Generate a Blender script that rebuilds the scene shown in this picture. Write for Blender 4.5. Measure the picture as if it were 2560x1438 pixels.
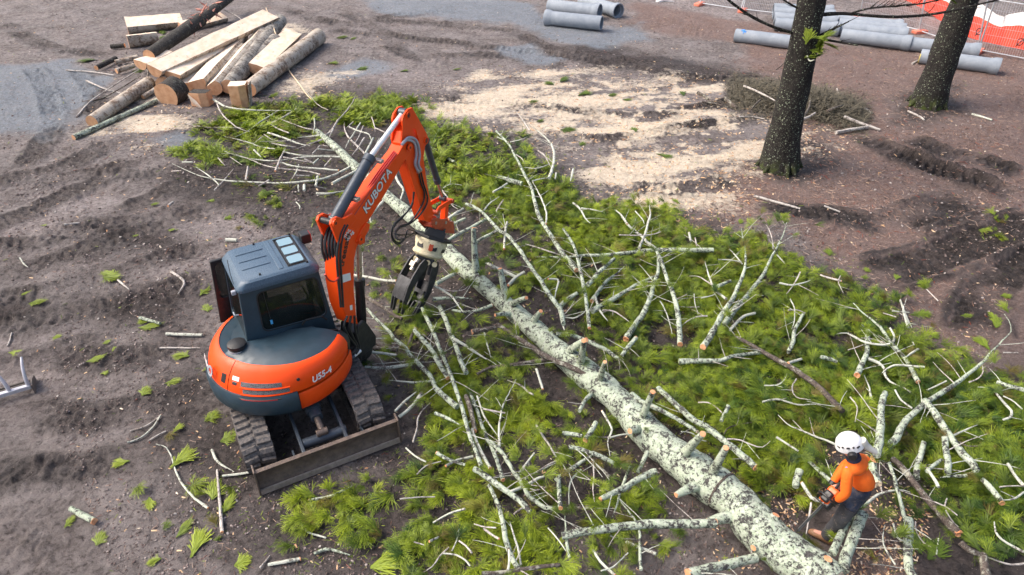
import bpy, bmesh, math, random
import numpy as np
from mathutils import Vector, Matrix, Euler, noise as mnoise

for o in list(bpy.data.objects):
    bpy.data.objects.remove(o)
scene = bpy.context.scene
R = math.radians

# ---------------------------------------------------------------- camera
CAM_H, CAM_PITCH, FPX = 7.45, 35.0, 1707.0
cam_data = bpy.data.cameras.new('drone_camera')
cam_data.sensor_width = 36.0
cam_data.lens = FPX / 2560.0 * 36.0
cam_data.clip_start = 0.1
cam_data.clip_end = 3000.0
cam = bpy.data.objects.new('drone_camera', cam_data)
cam.location = (0, 0, CAM_H)
cam.rotation_euler = (R(90 - CAM_PITCH), 0, 0)
scene.collection.objects.link(cam)
scene.camera = cam

# ---------------------------------------------------------------- sky, sun, exposure (overcast)
SUN_EL, SUN_AZ = 50.0, 178.0          # azimuth counted from +X, counter-clockwise: light from the left
world = bpy.data.worlds.new('World')
scene.world = world
world.use_nodes = True
wn = world.node_tree.nodes
wl = world.node_tree.links
bg = wn['Background']
sky = wn.new('ShaderNodeTexSky')
sky.sky_type = 'NISHITA'
sky.sun_disc = False
sky.sun_elevation = R(SUN_EL)
sky.sun_rotation = R(90 - SUN_AZ)
sky.air_density = 1.0
sky.dust_density = 6.0
sky.ozone_density = 0.6
wl.new(sky.outputs[0], bg.inputs['Color'])
bg.inputs['Strength'].default_value = 0.15
sun_data = bpy.data.lights.new('sun', 'SUN')
sun_data.energy = 1.2
sun_data.angle = R(32)
sun_data.color = (1.0, 0.965, 0.93)
sun = bpy.data.objects.new('sun', sun_data)
sd = Vector((math.cos(R(SUN_EL)) * math.cos(R(SUN_AZ)), math.cos(R(SUN_EL)) * math.sin(R(SUN_AZ)), math.sin(R(SUN_EL))))
sun.rotation_euler = sd.to_track_quat('Z', 'Y').to_euler()
sun.location = sd * 60
scene.collection.objects.link(sun)
vs = scene.view_settings
vs.view_transform = 'Standard'
vs.look = 'None'
vs.gamma = 1.0
vs.use_curve_mapping = False
vs.exposure = 0.84
try:
    scene.cycles.use_denoising = True
    scene.cycles.max_bounces = 6
    scene.cycles.transparent_max_bounces = 8
except Exception:
    pass

# ---------------------------------------------------------------- helpers
rng = np.random.default_rng(7)
random.seed(7)
COL = scene.collection
_t = R(CAM_PITCH)
CF = np.array([0, math.cos(_t), -math.sin(_t)])
CU = np.array([0, math.sin(_t), math.cos(_t)])
CR = np.array([1.0, 0, 0])
CC = np.array([0, 0, CAM_H])


def G(px, py, z=0.0):
    """survey helper: the point of the site at height z that the photograph shows at (px, py)"""
    d = CF + CR * (px - 1280) / FPX - CU * (py - 719) / FPX
    return Vector(CC + d * (z - CAM_H) / d[2])


def depth(p):
    return float((np.array(p) - CC) @ CF)


def vec_plane(px, py, P, az):
    """the point seen at (px, py) in the vertical plane through P with azimuth az"""
    u = np.array([math.cos(az), math.sin(az), 0])
    n = np.array([u[1], -u[0], 0])
    d = CF + CR * (px - 1280) / FPX - CU * (py - 719) / FPX
    t = ((np.array(P) - CC) @ n) / (d @ n)
    return Vector(CC + d * t)


def new_obj(name, mesh, parent=None, loc=None):
    o = bpy.data.objects.new(name, mesh)
    COL.objects.link(o)
    if parent is not None:
        o.parent = parent
    if loc is not None:
        o.location = loc
    return o


def tag(o, label=None, cat=None, group=None, kind=None):
    if label:
        o['label'] = label
    if cat:
        o['category'] = cat
    if group:
        o['group'] = group
    if kind:
        o['kind'] = kind
    return o


def empty(name, loc=(0, 0, 0), rz=0.0):
    o = bpy.data.objects.new(name, None)
    o.empty_display_size = 0.2
    COL.objects.link(o)
    o.location = loc
    o.rotation_euler = (0, 0, rz)
    return o


class MB:
    """collects vertices and faces of ONE mesh"""

    def __init__(s):
        s.v = []
        s.f = []

    def add(s, vs_, fs):
        b = len(s.v)
        s.v += [tuple(p) for p in vs_]
        s.f += [tuple(b + i for i in f) for f in fs]
        return s

    def box(s, c, size, m=None):
        x, y, z = size[0] / 2, size[1] / 2, size[2] / 2
        vs_ = [Vector(p) for p in ((-x, -y, -z), (x, -y, -z), (x, y, -z), (-x, y, -z), (-x, -y, z), (x, -y, z), (x, y, z), (-x, y, z))]
        if m is not None:
            vs_ = [m @ p for p in vs_]
        vs_ = [p + Vector(c) for p in vs_]
        return s.add(vs_, [(3, 2, 1, 0), (4, 5, 6, 7), (0, 1, 5, 4), (1, 2, 6, 5), (2, 3, 7, 6), (3, 0, 4, 7)])

    def beam(s, a, b, w, h, up=Vector((0, 0, 1))):
        a, b = Vector(a), Vector(b)
        d = (b - a)
        L = d.length
        d = d / L
        sx = d.cross(up)
        if sx.length < 1e-4:
            sx = Vector((1, 0, 0))
        sx.normalize()
        u = sx.cross(d)
        m = Matrix((d, sx, u)).transposed()
        return s.box((a + b) / 2, (L, w, h), m)

    def prism(s, poly, o, u, v, n, t0, t1):
        """2-D polygon (in axes u, v from o) extruded along n from t0 to t1"""
        o, u, v, n = Vector(o), Vector(u), Vector(v), Vector(n)
        k = len(poly)
        A = [o + u * p[0] + v * p[1] + n * t0 for p in poly]
        B = [o + u * p[0] + v * p[1] + n * t1 for p in poly]
        area = sum(poly[i][0] * poly[(i + 1) % k][1] - poly[(i + 1) % k][0] * poly[i][1] for i in range(k))
        flip = (area * u.cross(v).dot(n) * (t1 - t0)) < 0
        fs = [tuple(range(k))[::-1], tuple(range(k, 2 * k))] + [(i, (i + 1) % k, k + (i + 1) % k, k + i) for i in range(k)]
        if flip:
            fs = [f[::-1] for f in fs]
        return s.add(A + B, fs)

    def tube(s, pts, rad, n=10, cap=True, jit=0.0):
        pts = [Vector(p) for p in pts]
        k = len(pts)
        if not hasattr(rad, '__len__'):
            rad = [rad] * k
        vs_ = []
        prev = None
        for i, p in enumerate(pts):
            t = (pts[min(i + 1, k - 1)] - pts[max(i - 1, 0)])
            if t.length < 1e-9:
                t = Vector((0, 0, 1))
            t.normalize()
            if prev is None:
                a = t.cross(Vector((0, 0, 1)))
                if a.length < 1e-3:
                    a = t.cross(Vector((0, 1, 0)))
            else:
                a = prev - t * prev.dot(t)
            a.normalize()
            prev = a
            b = t.cross(a)
            for j in range(n):
                q = 2 * math.pi * j / n
                r = rad[i] * (1 + (random.uniform(-jit, jit) if jit else 0))
                vs_.append(p + (a * math.cos(q) + b * math.sin(q)) * r)
        fs = []
        for i in range(k - 1):
            for j in range(n):
                j2 = (j + 1) % n
                fs.append((i * n + j, i * n + j2, (i + 1) * n + j2, (i + 1) * n + j))
        if cap:
            fs.append(tuple(range(n))[::-1])
            fs.append(tuple((k - 1) * n + j for j in range(n)))
        return s.add(vs_, fs)

    def cyl(s, a, b, r, n=16):
        return s.tube([a, b], [r, r], n)

    def lathe(s, prof, c, axis=(0, 0, 1), n=24, a0=0.0, a1=2 * math.pi, xdir=None, cap=False):
        """prof: (radius, height) pairs revolved about axis through c"""
        ax = Vector(axis).normalized()
        x = Vector(xdir) if xdir is not None else (ax.cross(Vector((0, 1, 0))) if abs(ax.y) < .9 else ax.cross(Vector((1, 0, 0))))
        x = (x - ax * x.dot(ax)).normalized()
        y = ax.cross(x)
        c = Vector(c)
        full = abs(a1 - a0 - 2 * math.pi) < 1e-6
        m = n if full else n + 1
        k = len(prof)
        vs_ = []
        for j in range(m):
            q = a0 + (a1 - a0) * j / n
            for r, z in prof:
                vs_.append(c + (x * math.cos(q) + y * math.sin(q)) * r + ax * z)
        fs = []
        for j in range(n):
            j2 = (j + 1) % m
            for i in range(k - 1):
                fs.append((j * k + i, j2 * k + i, j2 * k + i + 1, j * k + i + 1))
        if cap and full:
            fs.append(tuple(j * k for j in range(m))[::-1])
            fs.append(tuple(j * k + k - 1 for j in range(m)))
        return s.add(vs_, fs)

    def build(s, name, mat, parent=None, loc=None, smooth=35, bevel=0.0, seg=2, origin=None):
        vs_ = s.v
        if origin is not None:
            O = Vector(origin)
            vs_ = [tuple(Vector(p) - O) for p in vs_]
            loc = O
        me = bpy.data.meshes.new(name)
        me.from_pydata(vs_, [], s.f)
        me.validate()
        if smooth:
            me.polygons.foreach_set('use_smooth', [True] * len(me.polygons))
            me.set_sharp_from_angle(angle=R(smooth))
        if mat is not None:
            me.materials.append(mat)
        o = new_obj(name, me, parent, loc)
        if bevel:
            b = o.modifiers.new('bevel', 'BEVEL')
            b.width = bevel
            b.segments = seg
            b.limit_method = 'ANGLE'
            b.angle_limit = R(40)
        return o


def np_mesh(name, verts, faces, mat, attrs=None, smooth=True, counts=None):
    """fast mesh from numpy arrays; faces (n,3) or (n,4)"""
    me = bpy.data.meshes.new(name)
    k = faces.shape[1]
    me.vertices.add(len(verts))
    me.vertices.foreach_set('co', np.ascontiguousarray(verts, dtype=np.float32).ravel())
    me.loops.add(faces.size)
    me.loops.foreach_set('vertex_index', np.ascontiguousarray(faces, dtype=np.int32).ravel())
    me.polygons.add(len(faces))
    me.polygons.foreach_set('loop_start', np.arange(0, faces.size, k, dtype=np.int32))
    me.polygons.foreach_set('use_smooth', np.full(len(faces), smooth))
    if attrs:
        for nme, arr in attrs.items():
            if arr.ndim == 2 and arr.shape[1] == 4:
                a = me.attributes.new(nme, 'FLOAT_COLOR', 'POINT')
                a.data.foreach_set('color', np.ascontiguousarray(arr, dtype=np.float32).ravel())
            elif arr.ndim == 2:
                a = me.attributes.new(nme, 'FLOAT_VECTOR', 'POINT')
                a.data.foreach_set('vector', np.ascontiguousarray(arr, dtype=np.float32).ravel())
            else:
                a = me.attributes.new(nme, 'FLOAT', 'POINT')
                a.data.foreach_set('value', np.ascontiguousarray(arr, dtype=np.float32).ravel())
    me.update(calc_edges=True)
    me.validate()
    if mat is not None:
        me.materials.append(mat)
    return me


def spline(pts, n):
    """Catmull-Rom through pts, n samples"""
    P = [Vector(p) for p in pts]
    if len(P) == 2:
        return [P[0].lerp(P[1], i / (n - 1)) for i in range(n)]
    P = [P[0] * 2 - P[1]] + P + [P[-1] * 2 - P[-2]]
    segs = len(P) - 3
    out = []
    for i in range(n):
        t = i / (n - 1) * segs
        k = min(int(t), segs - 1)
        t -= k
        a, b, c, d = P[k], P[k + 1], P[k + 2], P[k + 3]
        out.append(0.5 * ((2 * b) + (c - a) * t + (2 * a - 5 * b + 4 * c - d) * t * t + (3 * b - a - 3 * c + d) * t ** 3))
    return out


def vnoise(x, y, seed=0):
    """vectorised value noise"""
    xi = np.floor(x).astype(np.int64)
    yi = np.floor(y).astype(np.int64)
    fx, fy = x - xi, y - yi
    fx = fx * fx * (3 - 2 * fx)
    fy = fy * fy * (3 - 2 * fy)

    def h(a, b):
        n = (a * 374761393 + b * 668265263 + seed * 1442695041) & 0x7fffffff
        n = ((n ^ (n >> 13)) * 1274126177) & 0x7fffffff
        return ((n ^ (n >> 16)) & 0xffff) / 65535.0
    return (h(xi, yi) * (1 - fx) + h(xi + 1, yi) * fx) * (1 - fy) + (h(xi, yi + 1) * (1 - fx) + h(xi + 1, yi + 1) * fx) * fy


def fbm(x, y, seed=0, oct=4):
    s, a, t = 0.0, 0.5, 0.0
    for i in range(oct):
        s = s + a * vnoise(x * 2 ** i, y * 2 ** i, seed + i * 17)
        t += a
        a *= 0.5
    return s / t


def poly_sdf(x, y, poly):
    """signed distance to polygon (negative inside)"""
    d = np.full(x.shape, 1e9)
    ins = np.zeros(x.shape, bool)
    k = len(poly)
    for i in range(k):
        ax, ay = poly[i][:2]
        bx, by = poly[(i + 1) % k][:2]
        ex, ey = bx - ax, by - ay
        t = np.clip(((x - ax) * ex + (y - ay) * ey) / (ex * ex + ey * ey + 1e-12), 0, 1)
        d = np.minimum(d, np.hypot(x - ax - t * ex, y - ay - t * ey))
        c = ((ay > y) != (by > y)) & (x < (bx - ax) * (y - ay) / ((by - ay) if by != ay else 1e-9) + ax)
        ins ^= c
    return np.where(ins, -d, d)


def line_dist(x, y, pts):
    """distance to polyline, arc length along it and signed side offset"""
    d = np.full(x.shape, 1e9)
    s = np.zeros(x.shape)
    side = np.zeros(x.shape)
    acc = 0.0
    for i in range(len(pts) - 1):
        ax, ay = pts[i][:2]
        bx, by = pts[i + 1][:2]
        ex, ey = bx - ax, by - ay
        L = math.hypot(ex, ey)
        t = np.clip(((x - ax) * ex + (y - ay) * ey) / (L * L + 1e-12), 0, 1)
        dd = np.hypot(x - ax - t * ex, y - ay - t * ey)
        m = dd < d
        d = np.where(m, dd, d)
        s = np.where(m, acc + t * L, s)
        side = np.where(m, ((x - ax) * ey - (y - ay) * ex) / (L + 1e-9), side)
        acc += L
    return d, s, side


# ---------------------------------------------------------------- materials
class NT:
    """small node helper"""

    def __init__(s, name):
        s.m = bpy.data.materials.new(name)
        s.m.use_nodes = True
        s.n = s.m.node_tree.nodes
        s.l = s.m.node_tree.links
        s.b = s.n['Principled BSDF']

    def node(s, t, **kw):
        n = s.n.new(t)
        for k, v in kw.items():
            setattr(n, k, v)
        return n

    def put(s, sock, v):
        if isinstance(v, (int, float)):
            sock.default_value = v
        elif isinstance(v, (tuple, list)):
            sock.default_value = tuple(v) + ((1,) if len(v) == 3 and len(sock.default_value) == 4 else ())
        else:
            s.l.new(v, sock)

    def pos(s):
        return s.node('ShaderNodeNewGeometry').outputs['Position']

    def noise(s, scale, detail=4, rough=0.6, vec=None, dist=0.0, out='Fac'):
        n = s.node('ShaderNodeTexNoise')
        n.inputs['Scale'].default_value = scale
        n.inputs['Detail'].default_value = detail
        n.inputs['Roughness'].default_value = rough
        n.inputs['Distortion'].default_value = dist
        s.l.new(vec if vec is not None else s.pos(), n.inputs['Vector'])
        return n.outputs[out]

    def voro(s, scale, vec=None, feature='F1', out='Distance', rand=1.0):
        n = s.node('ShaderNodeTexVoronoi', feature=feature)
        n.inputs['Scale'].default_value = scale
        n.inputs['Randomness'].default_value = rand
        s.l.new(vec if vec is not None else s.pos(), n.inputs['Vector'])
        return n.outputs[out]

    def scl(s, vec, k):
        n = s.node('ShaderNodeMapping')
        s.l.new(vec, n.inputs['Vector'])
        n.inputs['Scale'].default_value = k
        return n.outputs[0]

    def ramp(s, fac, stops, interp='LINEAR'):
        n = s.node('ShaderNodeValToRGB')
        e = n.color_ramp.elements
        n.color_ramp.interpolation = interp
        while len(e) > 1:
            e.remove(e[-1])
        for i, (p, c) in enumerate(stops):
            el = e[0] if i == 0 else e.new(p)
            el.position = p
            if isinstance(c, (int, float)):
                c = (c, c, c)
            el.color = (*c[:3], 1)
        s.l.new(fac, n.inputs[0])
        return n.outputs['Color']

    def mix(s, fac, a, b, mode='MIX'):
        n = s.node('ShaderNodeMix', data_type='RGBA', blend_type=mode)
        s.put(n.inputs[0], fac)
        s.put(n.inputs[6], a)
        s.put(n.inputs[7], b)
        return n.outputs[2]

    def math(s, op, a, b=0.0, clamp=False):
        n = s.node('ShaderNodeMath', operation=op, use_clamp=clamp)
        s.put(n.inputs[0], a)
        s.put(n.inputs[1], b)
        return n.outputs[0]

    def attr(s, name, kind='GEOMETRY', out='Fac'):
        n = s.node('ShaderNodeAttribute', attribute_name=name, attribute_type=kind)
        return n.outputs[out]

    def bump(s, h, strength=0.4, dist=0.02):
        n = s.node('ShaderNodeBump')
        n.inputs['Strength'].default_value = strength
        n.inputs['Distance'].default_value = dist
        s.l.new(h, n.inputs['Height'])
        s.l.new(n.outputs[0], s.b.inputs['Normal'])
        return n

    def set(s, color=None, rough=None, metal=None, spec=None, **kw):
        if color is not None:
            s.put(s.b.inputs['Base Color'], color)
        if rough is not None:
            s.put(s.b.inputs['Roughness'], rough)
        if metal is not None:
            s.put(s.b.inputs['Metallic'], metal)
        if spec is not None:
            s.put(s.b.inputs['Specular IOR Level'], spec)
        for k, v in kw.items():
            s.put(s.b.inputs[k], v)
        return s.m


def plain(name, col, rough=0.6, metal=0.0, var=0.18, scale=9.0, bump=0.0, spec=None, dirt=None, dirt_or_sheen_amt=0.35, coat=0.0):
    t = NT(name)
    n = t.noise(scale, 5, 0.65)
    c = t.mix(t.ramp(n, [(0.3, 0.0), (0.7, 1.0)]), tuple(x * (1 - var) for x in col), tuple(min(1, x * (1 + var)) for x in col))
    if dirt:
        d = t.noise(scale * 1.7, 8, 0.72)
        c = t.mix(t.ramp(d, [(1 - dirt_or_sheen_amt - .12, 0.0), (1 - dirt_or_sheen_amt + .12, 0.85)]), c, dirt)
    t.set(c, t.ramp(t.noise(scale * 2.3, 4), [(0.3, max(0, rough - .1)), (0.7, min(1, rough + .12))]), metal, spec)
    if coat:
        t.b.inputs['Coat Weight'].default_value = coat
        t.b.inputs['Coat Roughness'].default_value = 0.15
    if bump:
        t.bump(t.noise(scale * 6, 5), bump, 0.01)
    return t.m
# ================================================================ GROUND
def Wp(pts):
    return [tuple(G(*p)[:2]) for p in pts]


SAW = [Wp([(1055, 255), (1120, 215), (1230, 185), (1400, 178), (1560, 184), (1785, 200), (1830, 245), (1920, 285), (2080, 335), (2090, 350), (1930, 372), (1890, 420), (1850, 470), (1790, 520), (1700, 555), (1590, 545), (1500, 490), (1430, 430), (1490, 372), (1380, 345), (1230, 325), (1100, 300)]),
       Wp([(255, 300), (330, 258), (420, 268), (500, 292), (470, 335), (400, 372), (300, 345)]),
       Wp([(700, 215), (760, 180), (830, 170), (850, 200), (780, 235)]),
       Wp([(600, 90), (690, 60), (720, 75), (640, 110)])]
GRAV = [Wp([(905, -20), (1100, -20), (1340, 15), (1380, 55), (1500, 75), (1600, 55), (1625, 95), (1500, 118), (1380, 100), (1280, 62), (1100, 46), (950, 32)]),
        Wp([(-200, 190), (0, 160), (170, 150), (290, 190), (230, 240), (180, 300), (110, 345), (-200, 330)]),
        Wp([(800, 175), (900, 150), (980, 165), (900, 200), (830, 195)]),
        Wp([(350, 350), (480, 330), (520, 360), (430, 385)]),
        Wp([(1250, 120), (1330, 110), (1400, 150), (1300, 165)])]
NEED = [Wp([(1560, 60), (1850, 110), (1830, 190), (1900, 240), (2000, 330), (1900, 400), (1820, 500), (1700, 560), (1800, 580), (1960, 560), (2050, 640), (2200, 740), (2330, 850), (2560, 960), (3400, 1100), (3600, 100), (2560, 130), (2100, 120), (1900, 60), (1600, 10)]),
        Wp([(2060, 1330), (2200, 1290), (2330, 1438), (2150, 1500), (2100, 1420)])]
DARK = [Wp([(1420, 118), (1500, 112), (1700, 150), (1900, 190), (1880, 215), (1700, 200), (1480, 165)]),
        Wp([(-150, 770), (150, 770), (300, 700), (470, 715), (545, 760), (430, 830), (200, 800), (-150, 850)]),
        Wp([(180, 560), (330, 540), (480, 575), (440, 650), (250, 640)]),
        Wp([(430, 420), (650, 400), (870, 430), (860, 520), (700, 560), (520, 520), (430, 470)]),
        Wp([(420, 960), (540, 880), (700, 1180), (600, 1300), (480, 1150)]),
        Wp([(1890, 370), (2040, 330), (2120, 420), (2010, 470), (1880, 440)]),
        Wp([(2250, 230), (2400, 210), (2440, 290), (2300, 330), (2220, 300)]),
        Wp([(2280, 480), (2420, 470), (2480, 540), (2380, 580), (2280, 560)]),
        Wp([(560, 1250), (800, 1200), (1000, 1300), (900, 1438), (600, 1438)])]
PALE = [Wp([(-200, 520), (60, 500), (260, 510), (330, 540), (200, 570), (60, 620), (-200, 650)]),
        Wp([(-200, 840), (80, 830), (140, 880), (100, 1000), (-200, 1000)]),
        Wp([(330, 590), (480, 560), (540, 600), (420, 650)]),
        Wp([(480, 480), (620, 490), (700, 560), (600, 600), (480, 540)]),
        Wp([(2000, 20), (2560, 40), (2560, 120), (2200, 90)]),
        Wp([(1560, -20), (1900, 10), (1880, 50), (1600, 40)]),
        Wp([(860, 160), (1180, 170), (1050, 240), (880, 215)])]
FERN = [[(440, 330), (640, 240), (900, 215), (1110, 250), (1130, 330), (1250, 330), (1420, 400), (1490, 500), (1680, 530), (1840, 580), (2060, 660), (2200, 720), (2330, 860), (2560, 930), (2900, 1050), (2900, 1600), (2210, 1600), (2230, 1400), (2150, 1290), (2030, 1300), (1950, 1270), (1780, 1190), (1500, 1500), (860, 1480), (800, 1330), (700, 1190), (980, 1110), (920, 880), (880, 640), (760, 560), (560, 470)]]
FERNW = [Wp(p) for p in FERN]
RUTS = [  # px path, width, depth, pitch
    ([(2140, 340), (2230, 385), (2330, 425), (2440, 455), (2540, 490)], .75, .16, .24),
    ([(2260, 345), (2360, 385), (2460, 405), (2560, 440)], .6, .12, .24),
    ([(2225, 565), (2300, 535), (2370, 512), (2430, 500)], .85, .12, .24),
    ([(2150, 690), (2260, 670), (2380, 630), (2480, 590), (2620, 540)], .9, .10, .24),
    ([(2420, 850), (2460, 760), (2520, 690), (2640, 640)], .8, .08, .22),
    ([(-150, 730), (60, 680), (260, 610), (420, 560), (560, 520)], .45, .05, .2),
    ([(-150, 640), (60, 610), (200, 575), (360, 500), (500, 440)], .45, .05, .2),
    ([(-150, 830), (100, 800), (300, 755), (470, 710), (540, 690)], .5, .07, .2),
    ([(80, 170), (120, 240), (130, 320), (60, 420)], .5, .06, .22),
    ([(180, 170), (230, 230), (240, 300)], .4, .05, .22),
    ([(430, 470), (560, 450), (700, 470), (820, 500)], .45, .05, .2),
    ([(380, 540), (520, 520), (660, 540), (780, 590)], .45, .04, .2),
    ([(820, 75), (1000, 95), (1200, 115), (1450, 150), (1700, 190), (1850, 205)], .5, .09, .24),
    ([(900, 50), (1050, 60), (1250, 75), (1400, 130), (1600, 160)], .5, .07, .24),
    ([(850, 30), (950, 80), (1000, 130), (1080, 150)], .5, .06, .24),
    ([(1080, 250), (1300, 260), (1600, 290), (1850, 250)], .45, .07, .22),
    ([(1330, 330), (1520, 350), (1700, 320), (1900, 300)], .5, .08, .22),
    ([(1560, 470), (1700, 475), (1850, 440)], .45, .06, .22),
    ([(0, 1010), (200, 1050), (420, 1000), (540, 950)], .4, .02, .2),
    ([(-100, 1190), (150, 1180), (350, 1130)], .4, .02, .2),
    ([(1900, 500), (1980, 530), (2120, 545), (2230, 570)], .7, .05, .22),
    ([(-150, 600), (30, 545), (200, 470), (330, 400)], .5, .07, .2), ([(-150, 500), (20, 450), (150, 420), (300, 350)], .5, .07, .2), ([(60, 470), (180, 440), (330, 440), (440, 430)], .45, .08, .2),
    ([(120, 560), (260, 560), (400, 540), (520, 480)], .45, .06, .2), ([(300, 690), (420, 640), (530, 630)], .5, .07, .2), ([(-100, 920), (80, 900), (200, 860), (330, 850)], .45, .04, .2),
    ([(100, 880), (220, 900), (380, 880), (480, 830)], .45, .04, .2), ([(-150, 760), (100, 740), (240, 700), (350, 690)], .5, .07, .2), ([(0, 60), (120, 120), (260, 140)], .5, .06, .24), ([(700, 20), (850, 60), (1000, 40), (1150, 30)], .5, .07, .24), ([(1050, 140), (1250, 140), (1420, 170)], .5, .06, .24)
]
RUTW = [(Wp([(p.x, p.y) for p in spline([Vector((a, b, 0)) for a, b in pts], 14)]), w, d, q) for pts, w, d, q in RUTS]


def ground_eval(x, y):
    """height and churn of the ground"""
    h = (fbm(x * .35, y * .35, 3, 3) - .5) * .14 + (fbm(x * 1.6, y * 1.6, 5, 4) - .5) * .055
    h = h + (fbm(x * 7, y * 7, 9, 3) - .5) * .035
    churn = np.zeros(x.shape)
    for pts, w, dep, pit in RUTW:
        xs = [p[0] for p in pts]
        ys = [p[1] for p in pts]
        m = (x > min(xs) - 1.2) & (x < max(xs) + 1.2) & (y > min(ys) - 1.2) & (y < max(ys) + 1.2)
        if not m.any():
            continue
        xx, yy = x[m], y[m]
        d, s, side = line_dist(xx, yy, pts)
        L = sum(math.hypot(pts[i + 1][0] - pts[i][0], pts[i + 1][1] - pts[i][1]) for i in range(len(pts) - 1))
        wob = (fbm(xx * 2.3, yy * 2.3, 31, 3) - .5) * .25
        endf = np.clip(np.minimum(s, L - s) / .5, 0, 1)
        ins = np.clip(1 - (d + wob - w * .42) / .08, 0, 1) * endf
        berm = np.exp(-((d + wob * .6 - w * .62) / .1) ** 2) * endf
        ph = s / pit + np.abs(side) * 1.1
        tread = np.clip(np.abs(((ph % 1) - .5) * 2) * 2.2 - .7, 0, 1)
        pres = np.clip(fbm(xx * 1.1, yy * 1.1, 41, 2) * 2.4 - .45, 0.3, 1)
        dep = dep * (1.0 if xs[0] > 4 else .85)
        h[m] += -dep * ins * .8 * pres + tread * ins * (dep * .42 + .016) * pres + berm * dep * .7 * pres * (.4 + 1.2 * fbm(xx * 4, yy * 4, 51, 3))
        churn[m] = np.maximum(churn[m], (ins * .9 + berm * .6) * pres)
    cl = np.clip(fbm(x * .8, y * .8, 61, 3) * 3 - 1.45, 0, 1) + churn
    h = h + np.clip(cl, 0, 1) * (np.abs(fbm(x * 5, y * 5, 71, 4) - .5)) * .22
    return h, churn


def gz(x, y):
    return float(ground_eval(np.array([float(x)]), np.array([float(y)]))[0][0])


def GG(px, py, dz=0.0):
    """point on the actual ground surface seen at (px, py), lifted by dz"""
    p = G(px, py, dz)
    for _ in range(2):
        p = G(px, py, dz + gz(p.x, p.y))
    return p


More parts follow.
